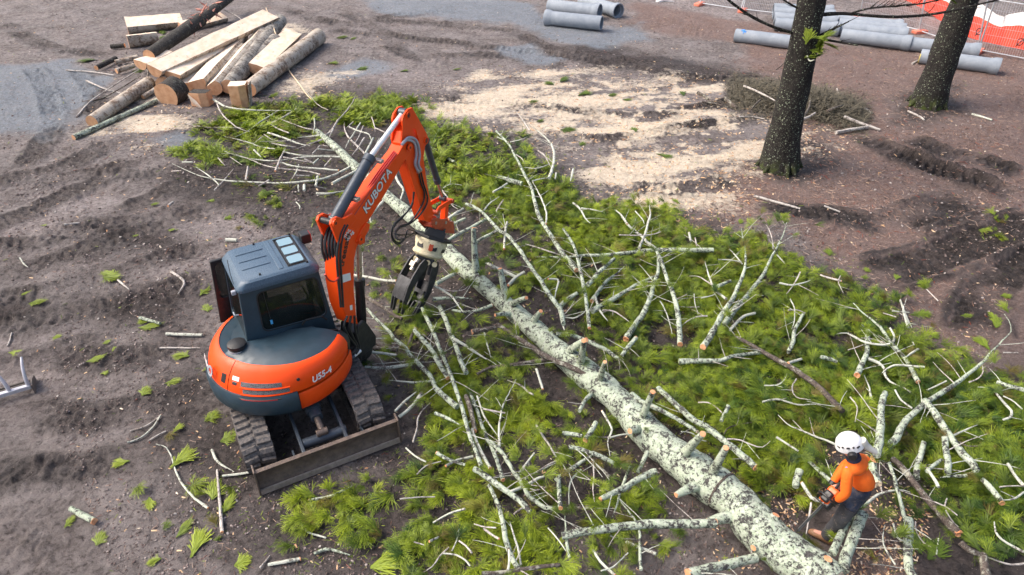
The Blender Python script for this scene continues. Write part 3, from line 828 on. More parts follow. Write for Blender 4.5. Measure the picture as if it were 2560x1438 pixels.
# ---- traced branches: tile origin and scale, end widths, kind, points
TILE = {'A': (400, 200, 3.994), 'B': (1040, 200, 3.994), 'C': (880, 540, 3.994), 'D': (1480, 540, 3.994), 'E': (880, 820, 3.994), 'F': (1480, 820, 3.994), 'G': (1960, 700, 3.995), 'H': (1960, 1060, 3.805), 'I': (1000, 1100, 4.0), 'P': (0, 0, 1.0)}
BRANCHES = '''
A 22 12 g|530,195 640,260 740,285 900,300 1080,305 1310,305
A 14 10 g|570,240 620,340 700,420 780,480 900,520
A 10 18 g|140,390 280,440 440,470 620,475 850,478 1000,465 1160,410 1270,350 1360,290
A 8 14 g|750,570 880,510 970,440 1080,370 1180,305
A 8 12 g|1060,335 1190,385 1330,440 1440,480 1530,495
A 10 14 g|1070,410 1130,460 1220,505 1290,530
A 10 8 g|1110,460 1250,462 1360,470
A 10 24 g|1950,155 1930,210 1870,300 1780,400 1730,480 1690,530 1640,560
A 18 12 g|1730,490 1690,570
A 10 14 g|640,565 760,590 900,630 1010,670 1150,690
A 12 14 gc|1030,560 960,620 870,685
A 12 10 g|1040,545 1110,590 1180,610
A 22 14 g|1080,530 1180,560 1290,600 1400,640 1500,660
A 14 18 g|1000,610 1130,635 1250,660 1350,675
A 8 8 g|1000,615 1250,610 1340,600
A 8 18 g|560,660 640,710 750,750 870,780 1000,800 1150,808 1300,790 1440,770 1600,765 1800,770
A 8 16 g|610,735 740,740 850,775 950,815 1020,845 1150,875 1300,895 1450,910 1600,945
A 16 24 g|1250,690 1200,790 1150,910
A 16 10 g|1230,715 1330,740 1450,755 1760,750
A 16 22 lc|1190,820 1330,860 1500,880 1640,890 1780,905
A 10 27 l|120,835 260,900 380,950 520,985 700,1010 900,1020 1100,1030 1300,1028 1500,1010 1640,985 1760,940 1860,890 1950,840
A 12 16 g|360,870 450,930 530,990 590,1050
A 10 14 g|735,885 640,1000 545,1100
A 20 20 g|880,865 855,1000
A 12 12 g|1385,845 1360,920 1310,1000
A 18 14 g|1090,1000 985,1060
A 18 18 g|1340,955 1490,960
A 26 26 l|1575,965 1555,1060
A 26 30 lp|1990,900 1950,915 1830,975 1720,1035
A 16 14 g|1640,865 1710,785
A 20 18 g|1530,835 1580,790
A 18 14 g|1440,790 1530,830
A 12 10 g|1230,770 1380,800 1520,830
A 18 14 g|1590,555 1500,565 1370,575
A 10 18 g|1360,690 1500,640 1620,595
A 16 14 g|1520,740 1570,690 1600,655 1680,660
A 14 12 g|1580,690 1660,700 1740,705
A 14 22 g|1840,420 1845,490 1880,570 1950,640 2050,740
A 12 10 g|1930,420 1860,480
A 14 14 g|2000,430 1940,530 1880,620 1850,680
A 12 12 g|2030,460 1990,560 1930,660
A 18 16 g|2040,580 1990,660 1920,750
A 16 14 g|1890,470 1980,510 2080,540 2110,600
A 18 24 l|2130,580 2080,680 2050,740
A 14 20 l|2190,580 2150,680
A 14 12 g|1540,385 1545,450 1530,530
A 12 10 g|2110,360 2140,450 2150,520
A 14 14 g|2150,480 2260,530
A 18 16 g|940,700 1010,770
A 12 10 g|580,780 650,855
A 8 8 g|700,770 760,810 820,850
A 14 12 g|1380,1050 1385,1115
A 28 28 l|1440,1050 1440,1105
A 26 18 l|1560,1135 1690,1135 1860,1105
A 16 14 g|220,822 325,820
A 14 12 g|120,912 215,905
A 26 24 g|80,1260 130,1220
A 12 10 g|1360,1220 1395,1260 1395,1290
A 8 8 g|1560,1065 1660,1085
A 18 12 b|1080,950 1250,930
A 28 20 l|2340,920 2380,1020 2430,1100 2400,1200
A 20 24 l|2380,820 2430,920 2450,1020
A 28 24 l|2130,1320 2230,1210
A 24 22 l|2080,1330 2110,1430
A 6 8 g|1365,0 1430,80 1500,160 1580,250 1680,300
B 12 16 g|1010,325 1060,390 1100,450 1140,510
B 18 52 lc|800,510 880,590 950,680 990,760 1030,830 1070,920 1110,990 1150,1070 1170,1150 1195,1250 1220,1350 C 1930,110 2080,340 2150,430 2240,540
B 14 34 l|1170,470 1240,530 1310,590 1360,660 1380,740 1375,830 1355,910 1330,980
B 12 10 g|1220,705 1280,750 1320,820 1350,870
B 10 10 g|1080,870 1180,885 1260,870 1330,840
B 20 50 l|120,640 220,720 330,790 460,850 600,890 750,940 870,980 960,1010 1060,1040
B 14 12 b|120,610 230,670 320,710
B 10 8 g|810,570 900,610
B 26 20 l|770,1120 840,1080 910,1035
B 14 12 l|1160,1010 1240,990 1330,975
B 14 18 l|1160,1010 1210,1100 1260,1200 1300,1320 1300,1438
B 28 48 l|500,1240 570,1260 650,1310 720,1380 770,1438 C 1480,150 1560,200 1660,320 1740,440 1800,530 1880,640 1960,770 2040,880 2090,960 2110,1080
B 14 12 g|870,1200 810,1290 800,1350 770,1390
B 16 12 l|680,1300 740,1230 830,1165
B 34 28 l|320,1390 400,1330 470,1290
B 36 30 l|370,1438 500,1380
B 22 14 l|1570,1230 1640,1290 1690,1380 1740,1430
B 16 12 l|1650,1280 1760,1295 1880,1320
B 14 22 l|2330,1250 2340,1350 2310,1438
B 14 20 l|1980,1290 2050,1350 2110,1438
B 12 12 l|2190,1310 2260,1390 2280,1438
B 14 12 g|250,1090 310,1170 360,1250 420,1290
B 10 8 g|270,1080 350,1040 460,1050
B 18 14 g|130,500 200,460 265,400
B 8 10 g|1090,850 1060,790 1000,745
B 10 8 g|940,620 1030,600 1110,570
B 22 18 l|1570,890 1555,960 1540,1010
B 18 16 l|1400,930 1390,990
C 36 30 l|950,250 1060,180 1200,110 1340,30
C 36 30 l|1200,290 1290,230 1390,180 1450,140
C 20 50 l|1830,410 1990,410 2150,410 2320,395 D 130,390 400,365 640,340 900,340 1210,342
C 26 40 lc|2110,130 2170,220 2230,340 2260,470 2300,640 2330,800 2350,940 2370,1120
C 48 36 l|2350,690 2440,600 D 30,600 130,510 220,430
C 52 40 l|2070,920 2130,850 2250,770
C 30 34 l|1330,460 1420,510 1530,560 1640,610
C 30 30 lc|1720,560 1640,610 1560,690
C 28 60 l|150,930 260,1050 370,1150 E 420,110 520,190 580,270 680,370 780,480 840,600 930,690 1050,790
C 44 30 b|110,790 210,850 320,920 420,990 500,1030
C 36 44 l|700,920 760,1050 820,1180 870,1320 E 930,320 990,480 1040,620 1090,760 1130,900 1180,1090 1240,1230 1290,1380
C 44 52 l|870,900 920,1000 980,1160 1040,1300 E 1090,340 1140,450
C 40 52 l|620,1140 700,1230 790,1330 E 860,340 960,500
C 14 12 g|620,1110 720,1190 840,1290
C 34 26 l|1020,1230 1140,1300 1260,1380 1340,1430
C 18 14 g|1320,1160 1350,1280 1390,1420
C 26 36 l|1000,940 1150,960 1300,930 1400,890
C 24 20 l|800,690 900,740 990,800 1060,890 1110,960
C 40 32 lc|840,680 940,620 1040,570
C 40 58 b|1450,1080 1560,1150 1660,1220 E 1780,180 1950,290 2200,400 2380,480
C 44 40 l|2040,1180 2180,1190 2330,1240 2480,1310 F 130,210 240,290 320,330
C 40 22 l|800,830 950,820 1100,820 1200,830
C 26 30 l|0,590 150,610 300,640 440,650
C 10 8 g|800,680 900,730 1020,750 1120,735 1160,700
C 14 12 g|120,1225 250,1225 390,1220
C 40 36 b|110,1330 280,1330 450,1340
C 28 24 l|180,1360 300,1370 440,1390
C 22 26 lc|1550,60 1530,170 1520,330
C 24 16 l|1960,630 2060,640 2040,740 2020,840
C 30 26 l|2070,940 2100,1060 2120,1140
C 16 12 g|2110,1010 2220,1020 2310,970 2340,930
C 58 40 b|1200,1160 1310,1140 1430,1110
C 12 16 g|1730,280 1840,310 1990,360 2080,390
D 18 70 l|1490,120 1510,230 1530,350 1535,470 1510,580 1470,680 1420,800 1370,880 1310,970 1250,1080 1180,1200 1110,1310
D 16 66 l|1945,60 1910,180 1850,310 1780,430 1720,570 1640,680 1540,810 1450,910 1380,1000 1320,1090
D 14 8 g|1810,330 1800,230 1770,140 1740,90
D 16 10 g|1850,390 1930,480
D 12 16 l|1260,435 1380,440 1490,460
D 10 16 l|1370,330 1420,380 1500,480
D 16 28 l|1130,460 1150,540 1190,660 1240,750 1340,830
D 12 14 g|970,600 1060,605 1140,650 1200,690
D 30 60 l|650,360 700,470 740,600 790,720 830,850 860,1000 870,1130 880,1280
D 28 68 lc|660,400 660,550 620,680 580,820 520,960 430,1090 340,1230
D 24 60 l|640,600 520,650 390,720 260,800 100,890 0,950
D 44 40 l|440,1220 370,1300 300,1390
D 22 34 l|290,0 380,110 480,190 560,270 640,330
D 22 28 l|580,0 540,150 510,230 470,320
D 14 10 g|270,190 450,195 600,185 690,160
D 48 22 l|0,850 60,760 150,650 240,580 340,490
D 30 16 l|30,800 60,900 100,980 160,1050
D 16 12 g|100,940 210,950 310,1010 400,1080
D 12 12 g|680,850 730,940 770,1050 800,1180
D 14 18 g|890,1100 970,1040 1060,1005 1150,1000
D 10 10 g|860,905 960,910 1070,908
D 10 10 g|1020,780 1030,880 1060,980
D 34 28 l|1380,1140 1440,1070 1520,1000 1630,970
D 28 44 l|2110,980 2060,1070 2020,1150 2010,1260 1960,1360
D 12 10 g|1980,830 2020,920 2020,1040 1995,1130
D 12 10 g|1960,940 2050,940 2130,970
D 14 12 g|2080,560 2040,640 1990,720 1940,780
D 20 12 l|1870,670 2000,690 2140,660 2180,640
D 18 20 g|2280,590 2370,620 2490,650
D 12 10 g|2480,600 2460,660 2510,770
D 12 10 g|1090,820 1180,800 1230,780
D 24 22 l|970,170 985,250
D 16 14 g|1030,220 1050,320
D 40 34 l|1260,700 1380,650
F 58 34 l|870,335 1100,330 1280,325 1380,290 1500,270 1700,245
F 38 64 b|1420,90 1520,130 1640,200 1760,270 1900,350 2000,400 2130,490 2260,590 2390,720 2500,830
F 30 24 l|1960,350 2090,310
F 56 70 lc|660,600 760,690 880,800 1000,910 1140,990 1260,1080 1400,1190 1520,1290 1630,1390
F 56 40 lp|390,660 500,740 620,790 760,860 900,940 1050,1035
F 18 14 l|180,1095 300,1065 400,1060
F 40 34 l|1360,780 1330,850 1290,930
F 14 12 g|1060,745 1160,745 1250,800 1300,850
F 12 10 g|890,1035 1000,1050 1100,1120 1140,1130
F 18 12 g|1350,1110 1480,1120 1600,1170 1700,1190 1780,1130
F 14 12 b|1320,1060 1360,1000 1480,960 1600,945
F 20 16 g|1700,740 1850,710 1960,740 2080,770 2200,760 2290,770
F 16 24 l|1860,870 1950,960 2080,1020 2200,1070 2330,1120 2440,1170
F 24 20 l|1840,1090 1950,1160 2060,1230
F 14 10 g|1720,575 1850,570 1920,520 1950,450
F 14 12 g|2040,510 2000,590 2040,690 2190,720
F 50 40 lc|0,1250 100,1290 220,1350
F 44 36 l|550,1240 500,1350 460,1438
F 24 18 l|100,830 160,930 200,1020 160,1130 180,1280
G 22 50 l|690,230 780,320 880,400 960,470 1020,560 1080,640 1150,720 1220,800 1260,860 1340,1020
G 18 30 l|520,540 620,530 700,570 800,620 900,640 1000,650 1060,640
G 18 20 g|770,580 880,590 1000,630 1040,660
G 44 58 lc|840,510 830,620 830,720 800,800 760,880 730,950
G 24 20 l|1340,690 1260,740 1200,790
G 18 24 l|1060,480 1100,560 1090,620
G 30 20 l|840,790 930,820 1000,880 1010,960 1080,1030 1200,1080 1270,1120
G 22 26 l|980,930 1040,880 1130,850 1250,860 1400,870
G 10 82 l|2200,340 2260,440 2265,520 2200,590 2130,660 2060,730 1980,830 1830,950 1740,1020 1640,1090 1540,1150 1430,1220 1320,1310 1200,1420 H 1080,130 960,240 860,330
G 12 16 g|1980,850 1985,930 1930,990 1850,1020
G 16 18 l|1430,1100 1520,1060 1620,1010
G 38 52 l|2130,1020 2250,1060 2397,1100 2600,1180
G 22 24 l|1930,1070 2040,1080 2120,1130 2180,1210 2270,1310 2260,1370 2190,1395
G 14 16 l|2190,1160 2290,1210 2380,1290
G 60 84 l|1010,1130 990,1200 970,1300 965,1438 H 910,150 880,300
G 14 26 l|1225,185 1190,290 1210,380 1240,480
G 12 10 g|1080,310 1250,325
G 10 12 g|990,330 1120,370
G 10 14 g|1410,80 1480,150 1540,210
G 20 24 l|800,950 850,1070 870,1170 910,1240
G 18 20 l|1110,1100 1170,1200 1280,1280
G 14 12 g|660,1170 730,1270 710,1420
G 40 34 l|370,770 460,790 530,820
G 66 72 l|1400,1200 1480,1290 1570,1430 H 1680,260 1780,360 1830,440
G 14 12 g|2190,725 2340,728
G 12 10 g|1260,570 1300,650
G 12 10 g|640,700 730,670 800,645
H 56 60 l|1530,130 1540,260 1560,350 1560,460
H 50 60 l|1330,180 1300,300 1270,400 1260,520
H 58 80 bc|1030,330 1130,420 1200,510 1270,600 1340,690 1440,800 1530,900 1600,980 1660,1040
H 32 38 l|1000,370 1040,480 1070,600 1110,740 1140,870 1170,960
H 84 86 l|1190,910 1185,1050 1180,1200 1190,1380 1260,1500
H 50 60 lc|1890,530 1960,600 2030,690 2070,750
H 70 80 l|650,850 590,960 520,1100 460,1230
H 96 108 l|750,860 690,1000 640,1130 590,1260 570,1380
H 36 40 l|240,360 340,450 440,540 530,610
H 70 60 l|150,440 120,540 110,600
H 34 30 l|170,560 220,640 270,710 340,730
H 20 16 g|260,750 240,880 210,1050
H 34 14 l|650,830 780,760 880,680 990,640 1120,630 1200,650
H 14 18 g|960,960 940,1080 960,1180 1060,1340
H 12 12 g|1250,930 1260,1030 1330,1130 1400,1170
H 18 16 l|1040,950 1080,1080 1130,1110
H 14 12 g|1470,1090 1450,1240
H 14 24 g|1920,1260 2050,1310 2160,1340 2283,1330
H 60 50 b|1680,1130 1760,1200 1850,1240
H 80 84 b|1890,1250 1920,1438 1940,1520
H 32 34 l|1370,440 1440,540 1470,600
H 40 30 l|1360,450 1440,380 1500,340
H 26 36 l|1490,510 1620,495 1750,490 1840,440
H 14 12 g|1430,740 1560,800 1650,870
H 14 14 g|1550,710 1530,800 1600,920 1660,980
H 20 16 g|1610,110 1720,60 1840,10
H 14 12 b|1670,170 1740,210 1840,210
H 14 12 g|2050,600 2160,590 2283,590
H 16 20 g|2060,730 2190,710 2283,650
H 22 26 l|2000,930 2020,1040 2100,1120 2283,1220
H 28 32 l|2130,380 2190,480 2283,590
H 80 92 lp|840,380 855,470 880,565
E 56 44 bc|1140,680 1180,800 1230,1030
E 32 44 lc|1180,650 1240,800 1290,950 1340,1080 1400,1200 I 950,150 990,280 1030,400
E 30 34 lc|1200,1010 1230,1100 1300,1260 1380,1400
E 22 18 l|1250,680 1310,860 1370,960 1450,1070
I 44 42 l|870,0 960,70 1050,160 1100,260 1160,350 1220,440 1270,530 1350,610 1450,670 1570,690
I 60 54 l|740,290 840,350 950,430 1050,500 1150,570 1240,650 1310,730
I 38 60 l|890,450 950,580 1000,700 1030,820 1050,950 1080,1080 1120,1180 1190,1290
I 26 22 l|1090,1100 1095,1200 1080,1300
I 22 24 l|1100,820 1140,960 1180,1080 1210,1250
I 44 50 l|1590,360 1590,480 1600,600 1605,680
I 34 30 l|1100,520 1270,450 1390,380 1560,330
I 40 36 l|1560,400 1680,310 1800,230 1930,150
I 44 40 l|1690,70 1800,90 1930,140 2060,190 2150,230
I 72 56 lc|2560,320 2480,350 2370,400 2260,470 2130,530 2010,590
I 40 36 b|1460,710 1600,700 1850,680 1960,650
P 20 23 l|1405,1340 1480,1327 1600,1312 1700,1310 1790,1308
P 26 24 l|1720,1436 1800,1415 1890,1395
I 44 40 b|820,1340 1000,1330 1190,1300 1400,1270 1600,1250
I 20 26 l|330,830 430,770 540,720 650,690
I 16 14 g|0,590 160,575 350,570
I 20 18 g|60,80 150,160 260,220
I 12 12 g|170,345 260,260 410,215
I 38 30 l|370,130 450,180 530,210 650,250
I 24 26 lc|730,165 580,200 460,260
I 24 22 l|1250,390 1370,320 1560,230
I 22 24 l|1190,330 1260,240 1340,140
I 20 16 g|1460,0 1510,80 1560,170
I 18 20 l|1690,650 1690,500 1720,390 1810,300
I 16 16 g|1930,200 1940,350 1930,500 1945,620
I 30 28 bc|1960,250 2040,310 2110,380
I 36 20 l|2310,260 2260,370 2210,500 2170,650 2120,780
I 22 38 l|1650,760 1660,900 1670,1050 1700,1180
I 14 14 g|1480,880 1560,970 1640,1080 1700,1170
I 24 36 l|2200,610 2290,720 2370,830 2400,950 2400,1100 2410,1300
I 14 12 g|2100,960 2200,985 2370,995
I 16 14 g|2010,1310 2130,1270 2280,1130
I 32 34 l|2260,1020 2400,1080 2560,1140
I 28 30 l|1930,1100 2000,1210 2090,1300 2150,1352
I 14 14 g|590,890 570,1000 520,1110
I 18 20 g|590,1010 660,1060 720,1130
I 14 16 g|210,1340 330,1260 400,1160 490,1075
I 18 20 g|430,1135 560,1150 650,1200 700,1260
I 24 26 g|840,890 920,950 990,990
I 14 16 g|740,840 840,870 960,880
I 26 22 g|295,1015 390,970
I 14 12 g|140,1020 240,1050
I 18 20 g|1140,740 1210,690 1260,680
E 16 26 l|350,520 500,535 640,545 790,530
E 30 38 b|1250,460 1400,390 1580,370 1780,340 1970,315
E 30 34 l|130,390 280,400 450,385 600,360
E 26 22 g|430,830 530,730 640,640
E 34 30 l|470,890 600,780 700,640
E 16 20 g|780,750 690,840 655,920 650,1000 610,1140
E 36 30 l|830,850 950,900 1080,970
E 18 20 g|1550,520 1680,570 1760,640 1810,665
E 14 26 l|1640,510 1570,650 1510,770 1480,900 1470,1040 1475,1180
E 22 26 lc|1840,410 1870,500 1905,610
E 22 20 g|1840,970 1900,1070 1970,1170 2030,1280
E 44 40 l|2100,1050 2200,1060 2300,1080
E 50 58 l|2440,940 2400,1010 2330,1120
E 36 30 b|560,200 590,100 610,40
E 46 40 l|2470,570 2400,650 2330,720 2270,830
E 20 18 g|1690,1438 1760,1330 1820,1250
E 18 14 g|1850,1438 1950,1370 2060,1320
E 18 16 g|1310,810 1420,830 1530,850
P 5 4 gcs|318,1106 352,1095 385,1065 402,1038
P 4 4 gs|325,1078 365,1065 395,1045
P 4 4 gs|370,1103 400,1085 415,1078
P 4 7 gs|390,1110 420,1125 445,1190 480,1240 520,1270
P 6 9 gcs|543,1175 548,1230 555,1330
P 7 5 ls|530,1125 545,1155 585,1180
P 6 6 ls|556,1190 600,1185 628,1180
P 15 17 lcs|178,1272 205,1287 235,1303
P 4 4 gs|30,832 25,850 18,865
P 4 4 gs|50,645 60,660 70,668
P 6 5 gs|160,562 200,558
P 7 5 gs|427,678 460,705 445,735
P 9 8 ls|350,795 400,808
P 8 8 ls|415,835 505,838
P 5 5 gs|400,870 500,870
P 10 9 gs|565,600 592,601
P 5 5 gs|295,700 323,724
P 10 8 ls|772,1252 830,1240 880,1215
P 8 10 gcs|670,1412 750,1398
P 6 5 gs|650,1420 675,1390
P 9 8 ls|785,1385 820,1373 875,1388
P 6 5 gs|755,1310 770,1330 815,1345
P 7 5 gs|1885,490 1950,508 2000,522
P 5 4 gs|2280,160 2300,150 2335,146
P 5 5 gs|2430,285 2480,300
P 5 4 gs|2270,278 2300,292 2310,300
P 5 4 gs|2060,515 2100,530
P 5 5 gs|2250,750 2265,790 2280,820
'''
LANDMARKS = [('the stacked sawn logs', 540, 170), ('the excavator cab', 680, 700), ('the excavator boom', 900, 500), ('the hanging grapple', 1040, 690), ('the dozer blade', 830, 1130), ('the excavator body', 700, 930), ('the chainsaw worker', 2120, 1210), ('the big sawdust patch', 1600, 300), ('the nearest standing trunk', 1960, 330), ('the muddy wheel ruts', 2350, 560), ('the middle of the felled trunk', 1420, 890), ('the thick butt of the felled trunk', 1950, 1330), ('the thin top of the felled trunk', 830, 370), ('the bundle of lichened limbs beside the digger track', 1130, 960), ('the long level limb', 1560, 640), ('the pair of limbs forming a V', 1850, 720), ('the bright green fronds by the lower edge', 930, 1400), ('the far right foliage heap', 2400, 1000), ('the muddy bare ground left of the digger', 250, 900)]
used_labels = {}


def place_phrase(x, y):
    d = sorted((math.hypot(x - a, (y - b) * 1.3), n, a, b) for n, a, b in LANDMARKS)
    out = []
    for dd, n, a, b in d[:3]:
        dx, dy = x - a, (y - b) * 1.3
        if dd < 70:
            rel = 'right by'
        elif abs(dx) > 2 * abs(dy):
            rel = 'right of' if dx > 0 else 'left of'
        elif abs(dy) > 2 * abs(dx):
            rel = 'in front of' if dy > 0 else 'behind'
        else:
            rel = ('to the front ' if dy > 0 else 'to the rear ') + ('right of' if dx > 0 else 'left of')
        out.append(rel + ' ' + n)
    return out


def branch_label(kind, L, r, bend, x0, y0, x1, y1, cut):
    size = 'thick' if r > .05 else ('slender' if r > .024 else 'thin')
    ln = 'long ' if L > 2.2 else ('short ' if L < .7 else '')
    col = {'l': 'lichen-covered', 'g': 'pale grey', 'b': 'brown-barked'}[kind]
    shp = 'curved ' if bend > .09 else ('straight ' if bend < .02 else '')
    noun = 'stick' if L < .7 else ('limb' if r > .05 else 'branch')
    c = ' with orange cut end' if cut else ''
    ph = place_phrase((x0 + x1) / 2, (y0 + y1) / 2)
    ang = math.degrees(math.atan2(-(y1 - y0), x1 - x0)) % 180
    di = 'lying level' if ang < 20 or ang > 160 else ('rising rightward' if ang < 65 else ('running fore and aft' if ang < 115 else 'sloping down rightward'))
    base = f'{ln}{shp}{size} {col} {noun}{c}'
    for lab in (f'{base} {ph[0]}', f'{base} {di} {ph[0]}', f'{base} {ph[1]}', f'{base} {di} {ph[1]}', f'{base} {di} {ph[2]}'):
        if len(lab.split()) <= 16 and lab not in used_labels:
            used_labels[lab] = 1
            return lab
    for k_, lab in enumerate((f'{size} {col} {noun} {di} {ph[0]}', f'{size} {noun} {di} {ph[1]}', f'{size} {col} {noun} {ph[2]}', f'{noun} {di} {ph[0]}', f'{noun} {ph[1]}')):
        if len(lab.split()) <= 16 and lab not in used_labels:
            used_labels[lab] = 1
            return lab
    return f'{size} {col} {noun} {ph[0]}'


BMAT = {'l': MB_LICHEN, 'g': MB_GREY, 'b': MB_BROWN}
TIPS = []           # where fronds grow: position, direction
BLINES = []
brnd = random.Random(11)
mixn = 0
for ln_ in BRANCHES.strip().split('\n'):
    head, body = ln_.split('|')
    tl, w0, w1, kd = head.split()
    w0, w1 = float(w0), float(w1)
    ox, oy, sc = TILE[tl]
    scale0 = sc
    pp = []
    for tok in body.split():
        if tok in TILE:
            ox, oy, sc = TILE[tok]
            continue
        a, b = tok.split(',')
        pp.append((ox + float(a) / sc, oy + float(b) / sc))
    kind = kd[0]
    w0 /= scale0
    w1 /= scale0
    if 's' in kd[1:]:
        zb = .015
    elif tl == 'A' or (tl == 'B' and pp[0][0] < 1120):
        zb = brnd.uniform(.08, .17)
    else:
        zb = brnd.uniform(.20, .40)
    P = []
    n_ = len(pp)
    tilt0, tilt1 = brnd.uniform(-.06, .08), brnd.uniform(-.06, .08)
    for i, (x, y) in enumerate(pp):
        q = i / (n_ - 1)
        w = w0 + (w1 - w0) * q
        r0 = w / 2 * 10 / FPX
        zz = max(.01, zb + (0 if 's' in kd[1:] else tilt0 * (1 - q) + tilt1 * q)) + r0
        if tl == 'D' and n_ > 9:
            zz += .35 * (1 - q) ** 2
        p = G(x, y, zz)
        p = G(x, y, zz + gz(p.x, p.y))
        P.append(p)
    L = sum((P[i + 1] - P[i]).length for i in range(n_ - 1))
    ns = max(4, min(26, int(L / .09) + 3))
    Cn = spline(P, ns)
    w0m, w1m = [w / 2 * depth(P[i]) / FPX for w, i in ((w0, 0), (w1, -1))]
    rr = [max(.005, (w0m + (w1m - w0m) * i / (ns - 1)) * (1 + .07 * brnd.uniform(-1, 1))) for i in range(ns)]
    if min(w0m, w1m) < .022 and 'c' not in kd[1:] and L > .45:
        for i in range(ns):
            q = i / (ns - 1) if w1m >= w0m else 1 - i / (ns - 1)
            rr[i] = max(.004, rr[i] * min(1, .38 + q / .45 * .62))
    amp = min(.02, L * .012)
    for i in range(1, ns - 1):
        Cn[i] = Cn[i] + Vector((brnd.uniform(-1, 1), brnd.uniform(-1, 1), brnd.uniform(-.6, .6))) * amp * .3
    O = Vector((Cn[0].x, Cn[0].y, Cn[0].z))
    nm = 'branch'
    mb = scaled_tube([p - O for p in Cn], rr, 10 if max(rr) > .03 else 7, .05, mixn)
    mat = BMAT[kind]
    if kind == 'g' and mixn % 3 == 0:
        mat = MB_TWIG
    if kind == 'l' and max(w0, w1) < 9:
        mat = MB_TWIG
    o = mb.build(nm, mat, None, loc=O, smooth=60)
    bend = max((p - P[0]).cross((P[-1] - P[0]).normalized()).length for p in P) / L
    rmax = max(w0m, w1m)
    lab = branch_label(kind, L, rmax, bend, *pp[0], *pp[-1], 'c' in kd[1:])
    tag(o, lab, 'branch', 'branches of the felled tree')
    big = 1 if w1m >= w0m else 0
    if 'c' in kd[1:]:
        cut_disc(Cn[-1], Cn[-1] - Cn[-2], rr[-1] * .97, o, O, ragged=.5)
    elif 'p' in kd[1:]:
        cut_disc(Cn[-1], Cn[-1] - Cn[-2], rr[-1] * .97, o, O, M_PALEWOOD, ragged=.5)
    elif brnd.random() < .25 and rmax > .015:
        e = -1 if big else 0
        cut_disc(Cn[e], (Cn[-1] - Cn[-2]) if big else (Cn[0] - Cn[1]), rr[e] * .97, o, O, ragged=.3)
    BLINES.append((Cn, rr))
    # side twigs
    if 's' not in kd[1:] and tl != 'A' and L > .5:
        nt = int(min(8, L * 2.4)) + (1 if rmax > .03 else 0)
        for _ in range(nt):
            i = brnd.randrange(1, ns - 1)
            tng = (Cn[i + 1] - Cn[i - 1]).normalized()
            if not big:
                tng = -tng
            sd_ = tng.cross(EZ_).normalized() * brnd.choice((-1, 1))
            d = (-tng * brnd.uniform(.2, 1.0) + sd_ * brnd.uniform(.5, 1.0) + EZ_ * brnd.uniform(-.05, .5)).normalized()
            l = brnd.uniform(.18, .75) * (1 if rmax > .02 else .55)
            tp = [Cn[i]]
            for k in range(4):
                d = (d + Vector((brnd.uniform(-1, 1), brnd.uniform(-1, 1), brnd.uniform(-.5, .2))) * .13).normalized()
                q = tp[-1] + d * l / 4
                if q.z < .03:
                    q.z = .03
                tp.append(q)
            rt = min(rr[i] * .5, brnd.uniform(.004, .009))
            tw = MB().tube([p - O for p in spline(tp, 7)], [rt * (1 - .6 * k / 6) for k in range(7)], 5)
            tw.build('twig', MB_TWIG if brnd.random() < .6 else MB_GREY, o, smooth=60)
            TIPS.append((tp[-1], d))
    e = 0 if big else -1
    if 's' not in kd[1:]:
        TIPS.append((Cn[e], (Cn[0] - Cn[1]) if big else (Cn[-1] - Cn[-2])))
    mixn += 1
# ================================================================ FOLIAGE
t = NT('frond_needles')
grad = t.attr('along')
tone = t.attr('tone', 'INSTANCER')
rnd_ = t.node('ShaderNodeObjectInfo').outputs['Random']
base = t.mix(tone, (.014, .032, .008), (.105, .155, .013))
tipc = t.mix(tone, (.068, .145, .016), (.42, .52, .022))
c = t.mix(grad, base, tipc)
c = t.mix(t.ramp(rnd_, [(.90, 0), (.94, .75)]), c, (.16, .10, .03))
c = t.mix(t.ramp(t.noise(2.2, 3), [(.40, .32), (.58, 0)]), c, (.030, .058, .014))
t.set(c, .5, 0, .35)
t.b.inputs['Subsurface Weight'].default_value = 0
tr_ = t.node('ShaderNodeBsdfTranslucent')
t.l.new(t.mix(.5, c, (.30, .40, .03)), tr_.inputs[0])
ms = t.node('ShaderNodeMixShader')
ms.inputs[0].default_value = .12
out = t.n['Material Output']
t.l.new(t.b.outputs[0], ms.inputs[1])
t.l.new(tr_.outputs[0], ms.inputs[2])
t.l.new(ms.outputs[0], out.inputs[0])
M_FROND = t.m


